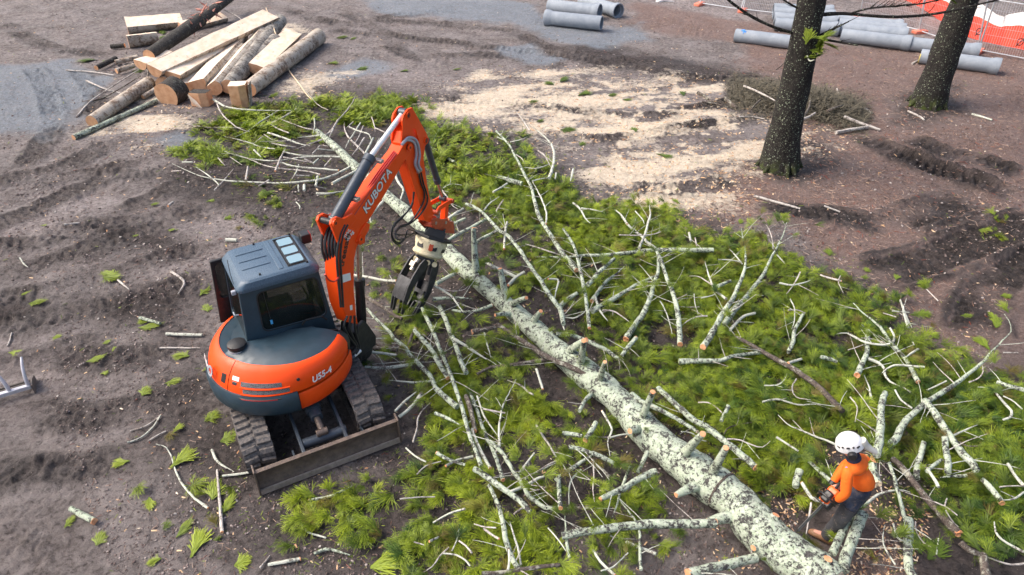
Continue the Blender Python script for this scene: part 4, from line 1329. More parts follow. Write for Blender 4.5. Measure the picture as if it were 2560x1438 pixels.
def frond_mesh(seed, nst=34, length=.30, spread=62, width=.0024, droop=.3, forks=1, elmax=40):
    """fan of long curved needle strands leaving one twig, tip fan in +X, lying about z=0"""
    r = random.Random(seed)
    V, F, A = [], [], []
    for s in range(nst):
        a = R(r.gauss(0, spread * .55))
        el = R(r.uniform(0, elmax))
        L = length * r.uniform(.55, 1.05) * (1 - .25 * abs(a) / R(90))
        org = Vector((r.uniform(0, length * .35), r.uniform(-.012, .012), r.uniform(-.004, .012)))
        d = Vector((math.cos(a) * math.cos(el), math.sin(a) * math.cos(el), math.sin(el)))
        side0 = Vector((-math.sin(a), math.cos(a), 0))
        strands = [(org, d, L, width)]
        for _ in range(forks):
            tt = r.uniform(.25, .55)
            dd = (d + side0 * r.choice((-1, 1)) * r.uniform(.25, .5)).normalized()
            strands.append((org + d * L * tt, dd, L * r.uniform(.4, .6), width * .85))
        for (o, dr, l, w) in strands:
            p = o.copy()
            dcur = dr.copy()
            nseg = 4
            b0 = len(V)
            roll = r.uniform(-.5, .5)
            for k in range(nseg + 1):
                f = k / nseg
                sd_ = dcur.cross(Vector((0, 0, 1)))
                if sd_.length < 1e-3:
                    sd_ = Vector((0, 1, 0))
                sd_.normalize()
                up = sd_.cross(dcur)
                sd2 = (sd_ * math.cos(roll) + up * math.sin(roll))
                ww = w * (1 - .55 * f) * (.7 + .6 * min(1, f * 4))
                V += [p + sd2 * ww, p - sd2 * ww]
                A += [f, f]
                p = p + dcur * l / nseg
                dcur = (dcur + Vector((0, 0, -droop * .33)) + side0 * r.uniform(-.06, .06)).normalized()
                if p.z < -.03:
                    dcur.z = max(dcur.z, 0)
            for k in range(nseg):
                i = b0 + 2 * k
                F.append((i, i + 1, i + 3, i + 2))
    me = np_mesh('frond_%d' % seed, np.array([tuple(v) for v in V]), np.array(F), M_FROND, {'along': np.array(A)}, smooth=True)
    return me


FM = [frond_mesh(100 + i, nst=[38, 42, 50, 38, 54, 34][i], length=[.19, .22, .18, .25, .20, .23][i], spread=[55, 70, 85, 48, 110, 60][i], droop=[.45, .55, .5, .35, .6, .45][i]) for i in range(6)]
FMFAR = [frond_mesh(200 + i, nst=18, length=.27, spread=85, width=.0060, forks=1) for i in range(3)]
src = bpy.data.collections.new('frond_sources')
for i, m in enumerate(FM + FMFAR):
    so_ = bpy.data.objects.new('frond_source_%02d' % i, m)
    src.objects.link(so_)

ng = bpy.data.node_groups.new('scatter_fronds', 'GeometryNodeTree')
ng.interface.new_socket('Geometry', in_out='INPUT', socket_type='NodeSocketGeometry')
ng.interface.new_socket('Geometry', in_out='OUTPUT', socket_type='NodeSocketGeometry')
gi = ng.nodes.new('NodeGroupInput')
go = ng.nodes.new('NodeGroupOutput')
ip = ng.nodes.new('GeometryNodeInstanceOnPoints')
ci = ng.nodes.new('GeometryNodeCollectionInfo')
ci.inputs['Collection'].default_value = src
ci.inputs['Separate Children'].default_value = True
ci.inputs['Reset Children'].default_value = True


def named(nm, ty):
    n = ng.nodes.new('GeometryNodeInputNamedAttribute')
    n.data_type = ty
    n.inputs['Name'].default_value = nm
    return n.outputs['Attribute']


e2r = ng.nodes.new('FunctionNodeEulerToRotation')
ng.links.new(named('rot', 'FLOAT_VECTOR'), e2r.inputs[0])
ng.links.new(gi.outputs[0], ip.inputs['Points'])
ng.links.new(ci.outputs[0], ip.inputs['Instance'])
ip.inputs['Pick Instance'].default_value = True
f2i = ng.nodes.new('FunctionNodeFloatToInt')
ng.links.new(named('idx', 'FLOAT'), f2i.inputs[0])
ng.links.new(f2i.outputs[0], ip.inputs['Instance Index'])
ng.links.new(e2r.outputs[0], ip.inputs['Rotation'])
ng.links.new(named('scl', 'FLOAT'), ip.inputs['Scale'])
ng.links.new(ip.outputs[0], go.inputs[0])


def scatter(name, P, rot, scl, idx, tone_, label, cat):
    me = bpy.data.meshes.new(name)
    P = np.array(P)
    me.vertices.add(len(P))
    me.vertices.foreach_set('co', P.astype(np.float32).ravel())
    for nm, arr, ty, key in (('rot', rot, 'FLOAT_VECTOR', 'vector'), ('scl', scl, 'FLOAT', 'value'), ('idx', idx, 'FLOAT', 'value'), ('tone', tone_, 'FLOAT', 'value')):
        a = me.attributes.new(nm, ty, 'POINT')
        a.data.foreach_set(key, np.asarray(arr, dtype=np.float32).ravel())
    o = new_obj(name, me)
    md = o.modifiers.new('scatter', 'NODES')
    md.node_group = ng
    tag(o, label, cat, kind='stuff')
    return o


# density regions (photo points -> site) : polygon, fronds per m2, pile height, tone mean, weight of clumping
FREG = [
    ([(450, 330), (560, 290), (700, 260), (900, 235), (1000, 260), (990, 300), (860, 345), (760, 380), (640, 420), (520, 420), (460, 385)], 42, .08, .66, 1.2),
    ([(880, 235), (1060, 255), (1110, 300), (1130, 345), (1080, 380), (1020, 330), (900, 300)], 40, .12, .55, .9),
    ([(1080, 300), (1180, 330), (1300, 350), (1400, 400), (1400, 460), (1180, 420), (1080, 380)], 34, .12, .62, 1.0),
    ([(1070, 390), (1200, 420), (1400, 440), (1480, 490), (1660, 530), (1700, 600), (1560, 640), (1360, 620), (1200, 560), (1080, 500)], 80, .28, .60, .55),
    ([(880, 600), (1000, 600), (1090, 700), (1080, 800), (940, 780), (890, 700)], 26, .10, .55, 1.2),
    ([(1130, 560), (1300, 590), (1500, 620), (1560, 700), (1640, 800), (1560, 900), (1440, 840), (1300, 740), (1180, 640)], 58, .24, .50, .8),
    ([(1500, 560), (1700, 560), (1850, 600), (2050, 670), (2180, 710), (2240, 800), (2100, 900), (1900, 860), (1700, 880), (1560, 760)], 82, .34, .52, .5),
    ([(1520, 820), (1700, 860), (1950, 850), (2150, 900), (2280, 1000), (2180, 1100), (2080, 1130), (2050, 1270), (1930, 1250), (1820, 1150), (1640, 1020), (1480, 930)], 120, .42, .45, .3),
    ([(2080, 790), (2250, 830), (2380, 900), (2560, 940), (2900, 1050), (2900, 1250), (2400, 1250), (2200, 1120), (2150, 950)], 100, .40, .42, .45),
    ([(2200, 1080), (2420, 1130), (2700, 1180), (2750, 1480), (2500, 1480), (2380, 1330), (2260, 1260), (2180, 1180)], 62, .30, .42, .9),
    ([(920, 760), (1090, 780), (1250, 800), (1400, 900), (1540, 1000), (1640, 1100), (1560, 1220), (1360, 1180), (1160, 1100), (1020, 1030), (940, 900)], 74, .20, .68, 1.15),
    ([(960, 1100), (1180, 1090), (1400, 1180), (1600, 1180), (1740, 1250), (1860, 1380), (1900, 1500), (1000, 1500), (840, 1400), (800, 1280), (860, 1190)], 76, .18, .74, 1.25),
    ([(740, 1210), (960, 1140), (1000, 1260), (900, 1320), (800, 1300)], 40, .10, .78, 1.5),
    ([(640, 440), (860, 470), (900, 560), (740, 600), (600, 560)], 13, .06, .60, 1.6),
    ([(2450, 545), (2500, 520), (2535, 540), (2520, 580), (2465, 585)], 60, .05, .8, .6),
    ([(360, 1100), (560, 1060), (640, 1180), (600, 1300), (480, 1320), (380, 1230)], 9, .06, .75, 1.6),
]
fr_ = np.random.default_rng(21)
ALLP, ALLR, ALLS, ALLI, ALLT, ALLG = [], [], [], [], [], []
trunk_xy = np.array([(p.x, p.y) for p in C_])
trunk_r = np.array(Rr_)


def blocked(xy):
    """keep clear of the machine, the trunk's own volume and the worker's feet"""
    x, y = xy[:, 0], xy[:, 1]
    d = np.stack([x - XC_[0], y - XC_[1]], 1)
    a = d @ XD_
    b = d @ XN_
    m = (np.abs(a - .08) < 1.0) & (b > -1.35) & (b < 1.62)
    m &= ~((np.abs(a - .08) < .5) & (fr_.random(len(x)) < .45))
    dt = np.hypot(x[:, None] - trunk_xy[None, ::3, 0], y[:, None] - trunk_xy[None, ::3, 1])
    j = dt.argmin(1)
    m |= dt.min(1) < trunk_r[::3][j] * .9
    for px, py, rr in ((2060, 1345, .35), (2120, 1300, .35)):
        q = G(px, py)
        m |= np.hypot(x - q.x, y - q.y) < rr
    return m


XC_ = (-3.366, 7.623)
_a, _b = G(655, 1238), G(1000, 1106)
XD_ = np.array([(_b - _a).x, (_b - _a).y]) / (_b - _a).length
XN_ = np.array([XD_[1], -XD_[0]])
for gi_, (pts, dens, hp, tm, cl) in enumerate(FREG):
    W_ = Wp(pts)
    xs, ys = [p[0] for p in W_], [p[1] for p in W_]
    bx0, bx1, by0, by1 = min(xs) - .5, max(xs) + .5, min(ys) - .5, max(ys) + .5
    n = int((bx1 - bx0) * (by1 - by0) * dens * 1.6)
    x = fr_.uniform(bx0, bx1, n)
    y = fr_.uniform(by0, by1, n)
    d = poly_sdf(x, y, W_) + (fbm(x * 1.1, y * 1.1, 301, 3) - .5) * 1.3
    dn = np.clip((fbm(x * 1.25, y * 1.25, 311, 4) - .5) * 4.5 * cl * .8 + 1 - .25 * cl, 0, 1)
    keep = (fr_.random(n) < np.clip(.18 - d / .9, 0, 1)) & (fr_.random(n) < dn)
    x, y = x[keep], y[keep]
    keep = ~blocked(np.stack([x, y], 1))
    x, y = x[keep], y[keep]
    if not len(x):
        continue
    gh, _ = ground_eval(x, y)
    hl = hp * .55 * (.2 + 1.1 * fbm(x * .9, y * .9, 321, 3))
    z = gh + .02 + hl * fr_.random(len(x)) ** .7
    n = len(x)
    yaw = fr_.uniform(0, 2 * math.pi, n)
    flow = fbm(x * .35, y * .35, 331, 2) * 2 * math.pi * 2
    yaw = np.where(fr_.random(n) < .6, flow + fr_.normal(0, .6, n), yaw)
    pit = fr_.normal(.03, .22, n)
    rol = fr_.normal(0, .3, n)
    sc_ = fr_.uniform(.55, 1.35, n)
    far = y > 14.5
    idx = np.where(far, fr_.integers(6, 9, n), fr_.integers(0, 6, n))
    sc_ = np.where(far, sc_ * 1.15, sc_)
    tn = np.clip(tm + fr_.normal(0, .26, n) + (fbm(x * .8, y * .8, 341, 3) - .5) * .9, 0, 1)
    ALLP.append(np.stack([x, y, z], 1))
    ALLR.append(np.stack([rol, pit, yaw], 1))
    ALLS.append(sc_)
    ALLI.append(idx)
    ALLT.append(tn)
    ALLG.append(np.full(n, gi_))
# fronds on twig tips
tp = np.array([tuple(p) for p, d in TIPS])
td = np.array([tuple(d.normalized()) for p, d in TIPS])
rep = 3
tp = np.repeat(tp, rep, 0) + fr_.normal(0, .05, (len(tp) * rep, 3)) * np.array([1, 1, .4])
td = np.repeat(td, rep, 0)
keep = (tp[:, 1] < 13.5) & (tp[:, 2] > .03) & (fr_.random(len(tp)) < .30)
tp, td = tp[keep], td[keep]
n = len(tp)
ALLP.append(tp)
ALLR.append(np.stack([fr_.normal(0, .4, n), -np.arcsin(np.clip(td[:, 2], -.8, .8)), np.arctan2(td[:, 1], td[:, 0]) + fr_.normal(0, .5, n)], 1))
ALLS.append(fr_.uniform(.6, 1.1, n))
ALLI.append(fr_.integers(0, 6, n))
ALLT.append(np.clip(fr_.normal(.5, .22, n), 0, 1))
ALLG.append(np.full(n, 99))
P = np.concatenate(ALLP)
Rt = np.concatenate(ALLR)
S = np.concatenate(ALLS)
I_ = np.concatenate(ALLI)
T_ = np.concatenate(ALLT)
G_ = np.concatenate(ALLG)
sets = [('cut_foliage', np.isin(G_, (0, 1, 13)), 'carpet of green needle fronds under the thin branches behind the digger'),
        ('cut_foliage', np.isin(G_, (2, 3, 5, 6)), 'green needle fronds heaped behind the felled trunk'),
        ('cut_foliage', np.isin(G_, (7, 8, 9)), 'deep dark green foliage heap around the chainsaw worker'),
        ('cut_foliage', np.isin(G_, (4, 10, 11, 12, 15)), 'yellow-green needle fronds strewn in front of the felled trunk'),
        ('grass_patch', G_ == 14, 'small bright green grass patch between the muddy ruts at right'),
        ('cut_foliage', G_ == 99, 'needle fronds still growing on the twig tips')]
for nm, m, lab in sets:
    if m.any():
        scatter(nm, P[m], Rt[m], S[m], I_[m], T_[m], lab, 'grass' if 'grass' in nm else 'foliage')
print('FRONDS', len(P))

# ---- single sprigs lying on the bare ground: each a thing
SPR = [(425, 1172, 1.9, 60, .85), (372, 1242, .9, -60, .9), (530, 1250, 1.2, 100, .8), (555, 1285, 1.1, 80, .78), (325, 1152, .9, 200, .85), (160, 1322, .8, 80, .75), (240, 1365, .75, 95, .65), (440, 1345, 1.2, 70, .55), (478, 1395, 1.4, 90, .95), (405, 1395, .8, 210, .8), (585, 1415, 1.0, 30, .85), (925, 1420, 1.8, 20, .98), (505, 930, .8, 60, .75), (410, 960, .9, 20, .7), (355, 990, .8, 90, .7), (545, 985, .7, 80, .6), (430, 1085, .7, 70, .85), (510, 1055, .8, 60, .65), (550, 1105, 1.0, 40, .55), (215, 905, 1.0, 30, .75), (250, 935, .6, 20, .7), (475, 890, 1.1, 180, .7), (70, 760, 1.1, 20, .7), (45, 740, .7, 40, .7), (20, 882, .8, 0, .8), (255, 695, 1.5, 0, .6), (290, 690, 1.2, 160, .65), (345, 820, 1.4, 10, .65), (380, 800, 1.1, 200, .65), (500, 740, 1.3, 80, .65), (520, 780, 1.1, 120, .65), (295, 770, .7, 10, .7), (100, 565, .6, 20, .65), (330, 590, .5, 10, .6), (375, 512, .7, 20, .62), (420, 575, .6, 0, .6), (515, 505, .7, 30, .6), (560, 550, 1.0, 60, .55), (130, 845, .6, 20, .75), (255, 860, .6, 40, .7), (280, 880, .5, 90, .7),
       (2075, 640, .9, 80, .42), (2165, 680, .8, 60, .55), (1400, 205, 1.7, 60, .22), (1445, 240, 2.0, 40, .3), (1385, 212, 1.3, 140, .22), (1520, 240, 1.2, 30, .25), (1555, 250, 1.0, 0, .25), (1710, 240, 1.3, 90, .12), (1340, 305, 1.0, 30, .3), (1400, 325, 1.3, 0, .18), (1590, 330, 1.1, 100, .25), (1640, 385, 1.2, -30, .22), (1450, 365, 1.0, 60, .3), (1320, 255, 1.1, 10, .3), (1130, 175, 1.0, 20, .3), (1000, 180, .9, 40, .3), (890, 175, 1.3, 30, .3), (840, 95, 1.5, 20, .4), (875, 100, 1.2, 60, .4), (820, 160, 1.4, 30, .5), (670, 245, 1.2, 60, .55), (330, 180, 1.6, 30, .18), (240, 150, 1.6, 200, .18), (260, 160, 1.3, 100, .25), (2200, 795, 1.0, 0, .5), (2330, 845, .9, 40, .5), (2290, 710, .9, 20, .35), (2240, 700, .8, 60, .5), (2290, 785, 1.1, 0, .4), (2490, 800, 1.0, 90, .6), (2490, 820, 1.3, 60, .55), (2475, 875, 1.2, 100, .55), (2500, 740, .7, 0, .6), (1780, 555, 1.0, 40, .55), (1850, 560, .9, 70, .55), (1700, 510, 1.0, 120, .45), (2400, 790, .8, 0, .45), (2090, 690, 1.2, 40, .5), (2000, 655, 1.0, 60, .5), (2120, 740, 1.2, 20, .45), (430, 72, 1.8, 20, .25), (452, 80, 1.6, 60, .3), (408, 86, 1.5, 120, .2), (470, 62, 1.5, 10, .3), (398, 98, 1.3, 80, .25), (2300, 1385, 1.6, 90, .2), (2320, 1400, 1.4, 40, .22)]
SPL = LANDMARKS + [('the steel rake on the left edge', 40, 950), ('the small lichened log on bare mud', 205, 1287), ('the bent twig with a green head', 440, 1190), ('the brush heap by the standing trunk', 2000, 260)]
msp = NT('sprig_needles')
grad = msp.attr('along')
oi = msp.node('ShaderNodeAttribute', attribute_name='tone', attribute_type='OBJECT').outputs['Fac']
msp.set(msp.mix(grad, msp.mix(oi, (.030, .062, .014), (.165, .225, .018)), msp.mix(oi, (.075, .135, .022), (.33, .40, .030))), .5, 0, .35)
used_sp = {}
sp_meshes = []
for i in range(4):
    m = frond_mesh(400 + i, nst=60, length=.2, spread=[42, 52, 62, 36][i], width=.0045, droop=.12, elmax=14)
    m.materials.clear()
    m.materials.append(msp.m)
    sp_meshes.append(m)
_lm = LANDMARKS
LANDMARKS = SPL
for i, (px, py, s, yaw, tn) in enumerate(SPR):
    p = GG(px, py, .02)
    o = new_obj('foliage_sprig', sp_meshes[i % 4], None, p)
    o.rotation_euler = (0, 0, R(yaw))
    k = s * (1.0 if p.y < 14 else 1.25)
    o.scale = (k * random.uniform(.9, 1.35), k * random.uniform(.6, 1.1), k * .7)
    o['tone'] = float(tn)
    col = 'yellow-green' if tn > .7 else ('green' if tn > .4 else 'dark green')
    sz = 'large' if s > 1.25 else ('small' if s < .8 else 'medium')
    ph = place_phrase(px, py)
    lab = None
    for cand in (f'{sz} {col} needle sprig {ph[0]}', f'{sz} {col} needle sprig {ph[1]}', f'{sz} {col} needle sprig {ph[2]}', f'{col} needle sprig {ph[0]} and {ph[1]}', f'{sz} {col} sprig {ph[0]} and {ph[2]}'):
        if cand not in used_sp and len(cand.split()) <= 16:
            lab = cand
            break
    SPX = {(430, 72): 'dark green sprig lying on the dark log behind the pile', (452, 80): 'dark green sprig beside the broken limb of the pile', (408, 86): 'dark green sprig between the two short left half logs', (470, 62): 'dark green sprig under the torn red splinters', (398, 98): 'dark green sprig at the right end of the short split log'}
    lab = SPX.get((px, py)) or lab or f'{col} needle sprig {ph[0]}'
    used_sp[lab] = 1
    tag(o, lab, 'sprig', 'loose sprigs on the bare ground')
LANDMARKS = _lm
# ================================================================ LOG PILE
LOGBARK = bark_mat('log_bark', (.12, .088, .066), (.46, .39, .31), (.54, .48, .41), .46, 7, .03)
GREYBARK = bark_mat('grey_log_bark', (.07, .06, .052), (.34, .31, .27), (.42, .39, .34), .47, 9, .03)
DARKBARK = bark_mat('dark_log_bark', (.028, .025, .022), (.20, .20, .165), (.15, .15, .12), .60, 11, .03)
t = NT('sawn_face')
wv = t.noise(2.2, 6, .65, vec=t.scl(t.pos(), (2.5, 1.2, 2.5)))
sw = t.mix(t.ramp(wv, [(.32, 0), (.68, 1)]), (.78, .58, .40), (.89, .78, .64))
sw = t.mix(t.ramp(t.noise(5, 5), [(.62, 0), (.7, .6)]), sw, (.50, .26, .13))
t.set(sw, .75)
t.bump(t.noise(40, 4), .25, .01)
M_SAWN = t.m
t = NT('end_grain')
en = t.noise(6, 5, .6)
t.set(t.mix(t.ramp(en, [(.3, 0), (.7, 1)]), (.52, .26, .13), (.72, .44, .26)), .8)
t.bump(t.noise(60, 3), .3, .01)
M_END = t.m
t = NT('torn_wood')
en = t.noise(14, 6, .7)
t.set(t.ramp(en, [(.3, (.25, .05, .045)), (.5, (.60, .26, .20)), (.7, (.80, .55, .42))]), .8)
M_TORN = t.m


def log(a, b, r0, r1, cut=None, ncut=None, mat=LOGBARK, label='', name='sawn_log', n=20, end=M_END):
    """a,b: world ends; cut: None = round, else chord offset in radii (flat side towards ncut)"""
    a, b = Vector(a), Vector(b)
    O = (a + b) / 2
    O.z = 0
    ax = (b - a).normalized()
    nc = Vector(ncut) if ncut is not None else Vector((0, 0, 1))
    nc = (nc - ax * nc.dot(ax)).normalized()
    sd_ = ax.cross(nc)
    if cut is None:
        th = [2 * math.pi * i / n for i in range(n)]
    else:
        t0 = math.acos(cut)
        th = [t0 + (2 * math.pi - 2 * t0) * i / n for i in range(n + 1)]
    rnd = random.Random(int(a.x * 100))
    K_ = 9
    rings = []
    ph = rnd.uniform(0, 6)
    for k in range(K_):
        f = k / (K_ - 1)
        c = a.lerp(b, f) - O
        r = r0 + (r1 - r0) * f
        rings.append([c + (nc * math.cos(q) + sd_ * math.sin(q)) * r * (1 + .03 * math.sin(3 * q + ph + f * 4) + rnd.uniform(-.015, .015)) for q in th])
    m = len(th)
    vs_ = [p for rg in rings for p in rg]
    fs = []
    for k in range(K_ - 1):
        for j in range(m if cut is None else m - 1):
            j2 = (j + 1) % m
            fs.append((k * m + j, k * m + j2, (k + 1) * m + j2, (k + 1) * m + j)[::-1])
    root = MB().add(vs_, fs).build('bark', mat, None, smooth=60)
    e = empty(name, O)
    root.parent = e
    if cut is not None:
        A = [rg[0] for rg in rings]
        B = [rg[-1] for rg in rings]
        for k in range(1, K_ - 1):
            w = nc * rnd.uniform(-.012, .012)
            A[k] = A[k] + w
            B[k] = B[k] + w
        mid = [(p + q) / 2 + nc * rnd.uniform(-.01, .015) for p, q in zip(A, B)]
        MB().add(A + mid + B, [(k, k + 1, K_ + k + 1, K_ + k)[::-1] for k in range(K_ - 1)] + [(K_ + k, K_ + k + 1, 2 * K_ + k + 1, 2 * K_ + k)[::-1] for k in range(K_ - 1)]).build('sawn_face', M_SAWN, e, smooth=30)
    for rg, s in ((rings[0], -1), (rings[-1], 1)):
        c = sum(rg, Vector()) / m
        MB().add(rg + [c], [(j, (j + 1) % m, m) if s > 0 else ((j + 1) % m, j, m) for j in range(m)]).build('end_face', end, e, smooth=0)
    tag(e, label, 'log', 'sawn logs in the pile')
    return e


def lw(px, py, z):
    return GG(px, py, z)


UPC = (0.1, -.55, .9)
LG = [
    ((622, 224, .26), (797, 93, .24), 19, 19, None, None, LOGBARK, 'round pale-barked log on the right edge of the log pile'),
    ((642, 168, .36), (733, 82, .34), 21, 21, .2, (.25, -.65, .75), LOGBARK, 'half log with cream sawn face between the two right barked logs'),
    ((569, 217, .34), (700, 52, .40), 18, 17, None, None, GREYBARK, 'grey-barked round log leaning second from right in the pile'),
    ((536, 220, .32), (681, 56, .42), 19, 18, .72, (-.5, -.4, .8), LOGBARK, 'brown striped bark log in the middle of the log pile'),
    ((492, 205, .42), (600, 90, .46), 21, 20, .20, (-.1, -.75, .65), LOGBARK, 'half log with bright sawn face left of the striped bark log'),
    ((430, 186, .52), (540, 122, .55), 21, 20, .2, (.1, -.75, .7), LOGBARK, 'short half log with cream face under the topmost slab'),
    ((386, 172, .74), (676, 36, .85), 21, 22, .12, (.05, -.8, .6), LOGBARK, 'topmost long cream sawn slab lying across the log pile'),
    ((410, 214, .20), (520, 130, .22), 20, 19, None, None, LOGBARK, 'round log with orange end face low in the pile'),
    ((461, 212, .20), (560, 120, .22), 20, 19, .2, (0, .2, 1), LOGBARK, 'split log with v-shaped end low in the middle of the pile'),
    ((317, 66, .30), (455, 50, .30), 24, 19, .35, (0.1, -.35, .9), LOGBARK, 'half log with white flat top at the far left of the pile'),
    ((320, 104, .22), (395, 94, .22), 23, 22, .3, (-.2, .1, 1), LOGBARK, 'short split log with pale underside at the left of the pile'),
    ((350, 156, .40), (430, 130, .40), 19, 18, .1, (.1, -.2, 1), LOGBARK, 'half log end poking out beside the dark bark log'),
    ((229, 304, .16), (374, 207, .18), 15, 16, None, None, LOGBARK, 'pale-barked round log reaching out in front of the log pile'),
    ((184, 345, .06), (391, 252, .08), 6.5, 5.5, None, None, MB_LICHEN, 'thin lichened pole lying on the mud before the log pile'),
    ((372, 140, .48), (500, 50, .58), 15, 16, None, None, DARKBARK, 'long dark-barked log at the back left of the pile'),
    ((585, 200, .18), (690, 110, .2), 19, 19, None, None, GREYBARK, 'grey round log hidden low between the right logs'),
    ((500, 225, .16), (610, 130, .2), 18, 18, None, None, LOGBARK, 'round log at the bottom of the pile under the striped log'),
    ((455, 66, .25), (560, 40, .25), 16, 15, .2, (0, -.6, .8), LOGBARK, 'pale half log behind the broken limb at the back of the pile'),
    ((277, 117, .10), (312, 114, .12), 5.5, 5.5, None, None, DARKBARK, 'small dark pole end at the left side of the pile'),
    ((241, 172, .10), (290, 146, .12), 6, 6, None, None, DARKBARK, 'short dark limb left of the pile with torn end'),
    ((291, 178, .14), (335, 164, .16), 6.5, 6, None, None, LOGBARK, 'small pale round pole end left of the half log'),
    ((288, 156, .14), (345, 143, .16), 6, 6, None, None, LOGBARK, 'small pole with orange end above the pale pole end'),
    ((357, 243, .10), (398, 218, .14), 5.5, 5.5, None, None, LOGBARK, 'short round pole beside the dark stump round'),
]
for (a, b, w0, w1, cut, nc, mt, lab) in LG:
    A, B = lw(*a), lw(*b)
    r0, r1 = w0 * depth(A) / FPX, w1 * depth(B) / FPX
    A.z = max(A.z, r0 * .95)
    B.z = max(B.z, r1 * .95)
    log(A, B, r0, r1, cut, nc, mt, lab)
# torn branch end at the back
A, B = lw(498, 52, .58), lw(585, -14, .75)
e = log(A, B, .20, .17, None, None, DARKBARK, 'broken dark limb with torn red splinters at the back of the pile')
eO = e.location
for i in range(40):
    p = A.lerp(B, random.uniform(-.15, .5)) - eO + Vector((random.uniform(-.16, .16), random.uniform(-.2, .05), random.uniform(-.1, .18)))
    d = (Vector((random.uniform(-.7, .5), random.uniform(-1, .2), random.uniform(-.6, .5)))).normalized()
    l = random.uniform(.25, .7)
    MB().tube([p, p + d * l * .5, p + d * l], [.03, .04, .006], 4).build('splinter', M_TORN, e, smooth=0)
# dark stump round and blocks in front
A = lw(424, 238, .24)
log(A + Vector((-.05, -.12, .02)), A + Vector((.10, .42, .06)), .40, .40, None, None, DARKBARK, 'dark-barked stump round standing in front of the pile')


def block(px, py, w, d, h, rot, label, mats):
    p = GG(px, py, 0)
    e = empty('wood_block', p, R(rot))
    poly = [(-w / 2, -d / 2), (w * .1, -d * .62), (w / 2, -d * .4), (w / 2, d / 2), (-w / 2, d / 2)]
    MB().prism(poly, (0, 0, 0), (1, 0, 0), (0, 1, 0), (0, 0, 1), 0, h).build('block_body', mats[0], e, smooth=0, bevel=.01)
    MB().prism([(x * .98, y * .98) for x, y in poly], (0, 0, h), (1, 0, 0), (0, 1, 0), (0, 0, 1), .001, .006).build('sawn_top', mats[1], e, smooth=0)
    tag(e, label, 'wood block', 'wood blocks before the pile')
    return e


bk = block(606, 264, .50, .42, .68, 8, 'orange five-sided wood block standing upright before the pile', (M_END, M_SAWN))
MB().box((.30, .02, .34), (.03, .40, .70), Matrix.Rotation(R(7), 3, 'Y')).build('bark_slab', LOGBARK, bk)
bk2 = block(508, 262, .55, .35, .42, -6, 'broken orange wood block with splinters under the middle logs', (M_END, DARKBARK))
for i in range(7):
    a = Vector((-.25 + i * .03, -.25, .4 - i * .03))
    MB().tube([a, a + Vector((.12 + .02 * i, -.06, -.3))], [.018, .006], 4).build('splinter', M_SAWN, bk2, smooth=0)
# thin sticks about the pile
STK = [([(216, 202, .10), (262, 222, .12), (303, 234, .08)], 5, 'g', 'forked grey stick left of the log pile'), ([(192, 292, .03), (225, 255, .10), (272, 222, .2), (346, 175, .35)], 5, 'g', 'long bent grey stick leaning on the left of the log pile'), ([(206, 255, .02), (262, 243, .06), (352, 190, .25)], 4, 'b', 'dark straight stick under the bent grey stick'), ([(165, 176, .02), (230, 180, .05), (285, 188, .05)], 4, 'g', 'thin pale stick lying on gravel left of the pile'), ([(370, 175, .35), (372, 200, .3), (386, 225, .12)], 5, 'b', 'dark stick propped against the front of the pile'), ([(560, 25, .5), (595, 42, .3), (612, 60, .3)], 3, 'g', 'thin pale twig behind the topmost slab')]
for pts, w, kd, lab in STK:
    P = [GG(*p) for p in pts]
    r = w / 2 * depth(P[0]) / FPX
    Cn = spline(P, 10)
    o = scaled_tube([p - Cn[0] for p in Cn], [r * (1 - .4 * i / 9) for i in range(10)], 7, .06, w).build('stick', BMAT[kd], None, loc=Cn[0], smooth=60)
    tag(o, lab, 'stick', 'sticks about the log pile')
# yellow-white rope / peeled strip
P = [GG(*p) for p in ((665, 20, .95), (684, 70, .6), (705, 130, .3), (722, 175, .1), (745, 205, .03), (770, 240, .02), (800, 265, .02))]
o = MB().tube([p - P[0] for p in spline(P, 24)], .018, 6).build('peeled_strip', M_PALEWOOD, None, loc=P[0])
tag(o, 'long thin pale strip trailing from the slab over the ground', 'strip')

# ================================================================ CONCRETE PIPES
t = NT('concrete_pipe')
pcn = t.noise(3.2, 6, .65)
c = t.mix(t.ramp(pcn, [(.3, 0), (.7, 1)]), (.205, .24, .285), (.30, .335, .38))
c = t.mix(t.ramp(t.noise(22, 5), [(.60, 0), (.72, .5)]), c, (.19, .20, .215))
t.set(c, .75)
t.bump(t.noise(50, 4), .2, .01)
M_PIPE = t.m
M_BLUE = plain('blue_spray', (.03, .25, .75), .6)
M_YEL = plain('yellow_chalk', (.75, .62, .15), .7)


def pipe(px, py, qx, qy, r, z, label, bell=1, L=2.44):
    """barrel with spigot at (px,py) end and socket bell at (qx,qy) side"""
    a = GG(px, py, z)
    b = GG(qx, qy, z)
    d = (b - a).normalized()
    d.z = 0
    d.normalize()
    e = empty('concrete_pipe', a + d * L / 2 - Vector((0, 0, z)))
    wl = r * .16
    c0 = a - e.location
    if bell < 0:
        c0 = c0 + d * L
        d = -d
    ri = r - wl
    prof = [(ri, 0), (r * .97, 0), (r, .03), (r, L * .86), (r * 1.02, L * .88), (r * 1.16, L * .93), (r * 1.17, L - .02), (r * 1.15, L), (r * 1.0, L), (r * 1.0, L * .95), (ri, L * .94), (ri, 0)]
    MB().lathe(prof[:4] + [(r, L * .87)], c0, d, 36).build('barrel', M_PIPE, e, smooth=40)
    MB().lathe([(ri, 0), (ri, L * .5), (ri, L * .94)][::-1], c0, d, 36).build('bore', M_PIPE, e, smooth=40)
    MB().lathe(prof[3:11], c0, d, 36).build('socket', M_PIPE, e, smooth=40)
    tag(e, label, 'pipe', 'grey concrete pipes')
    return e, c0, d


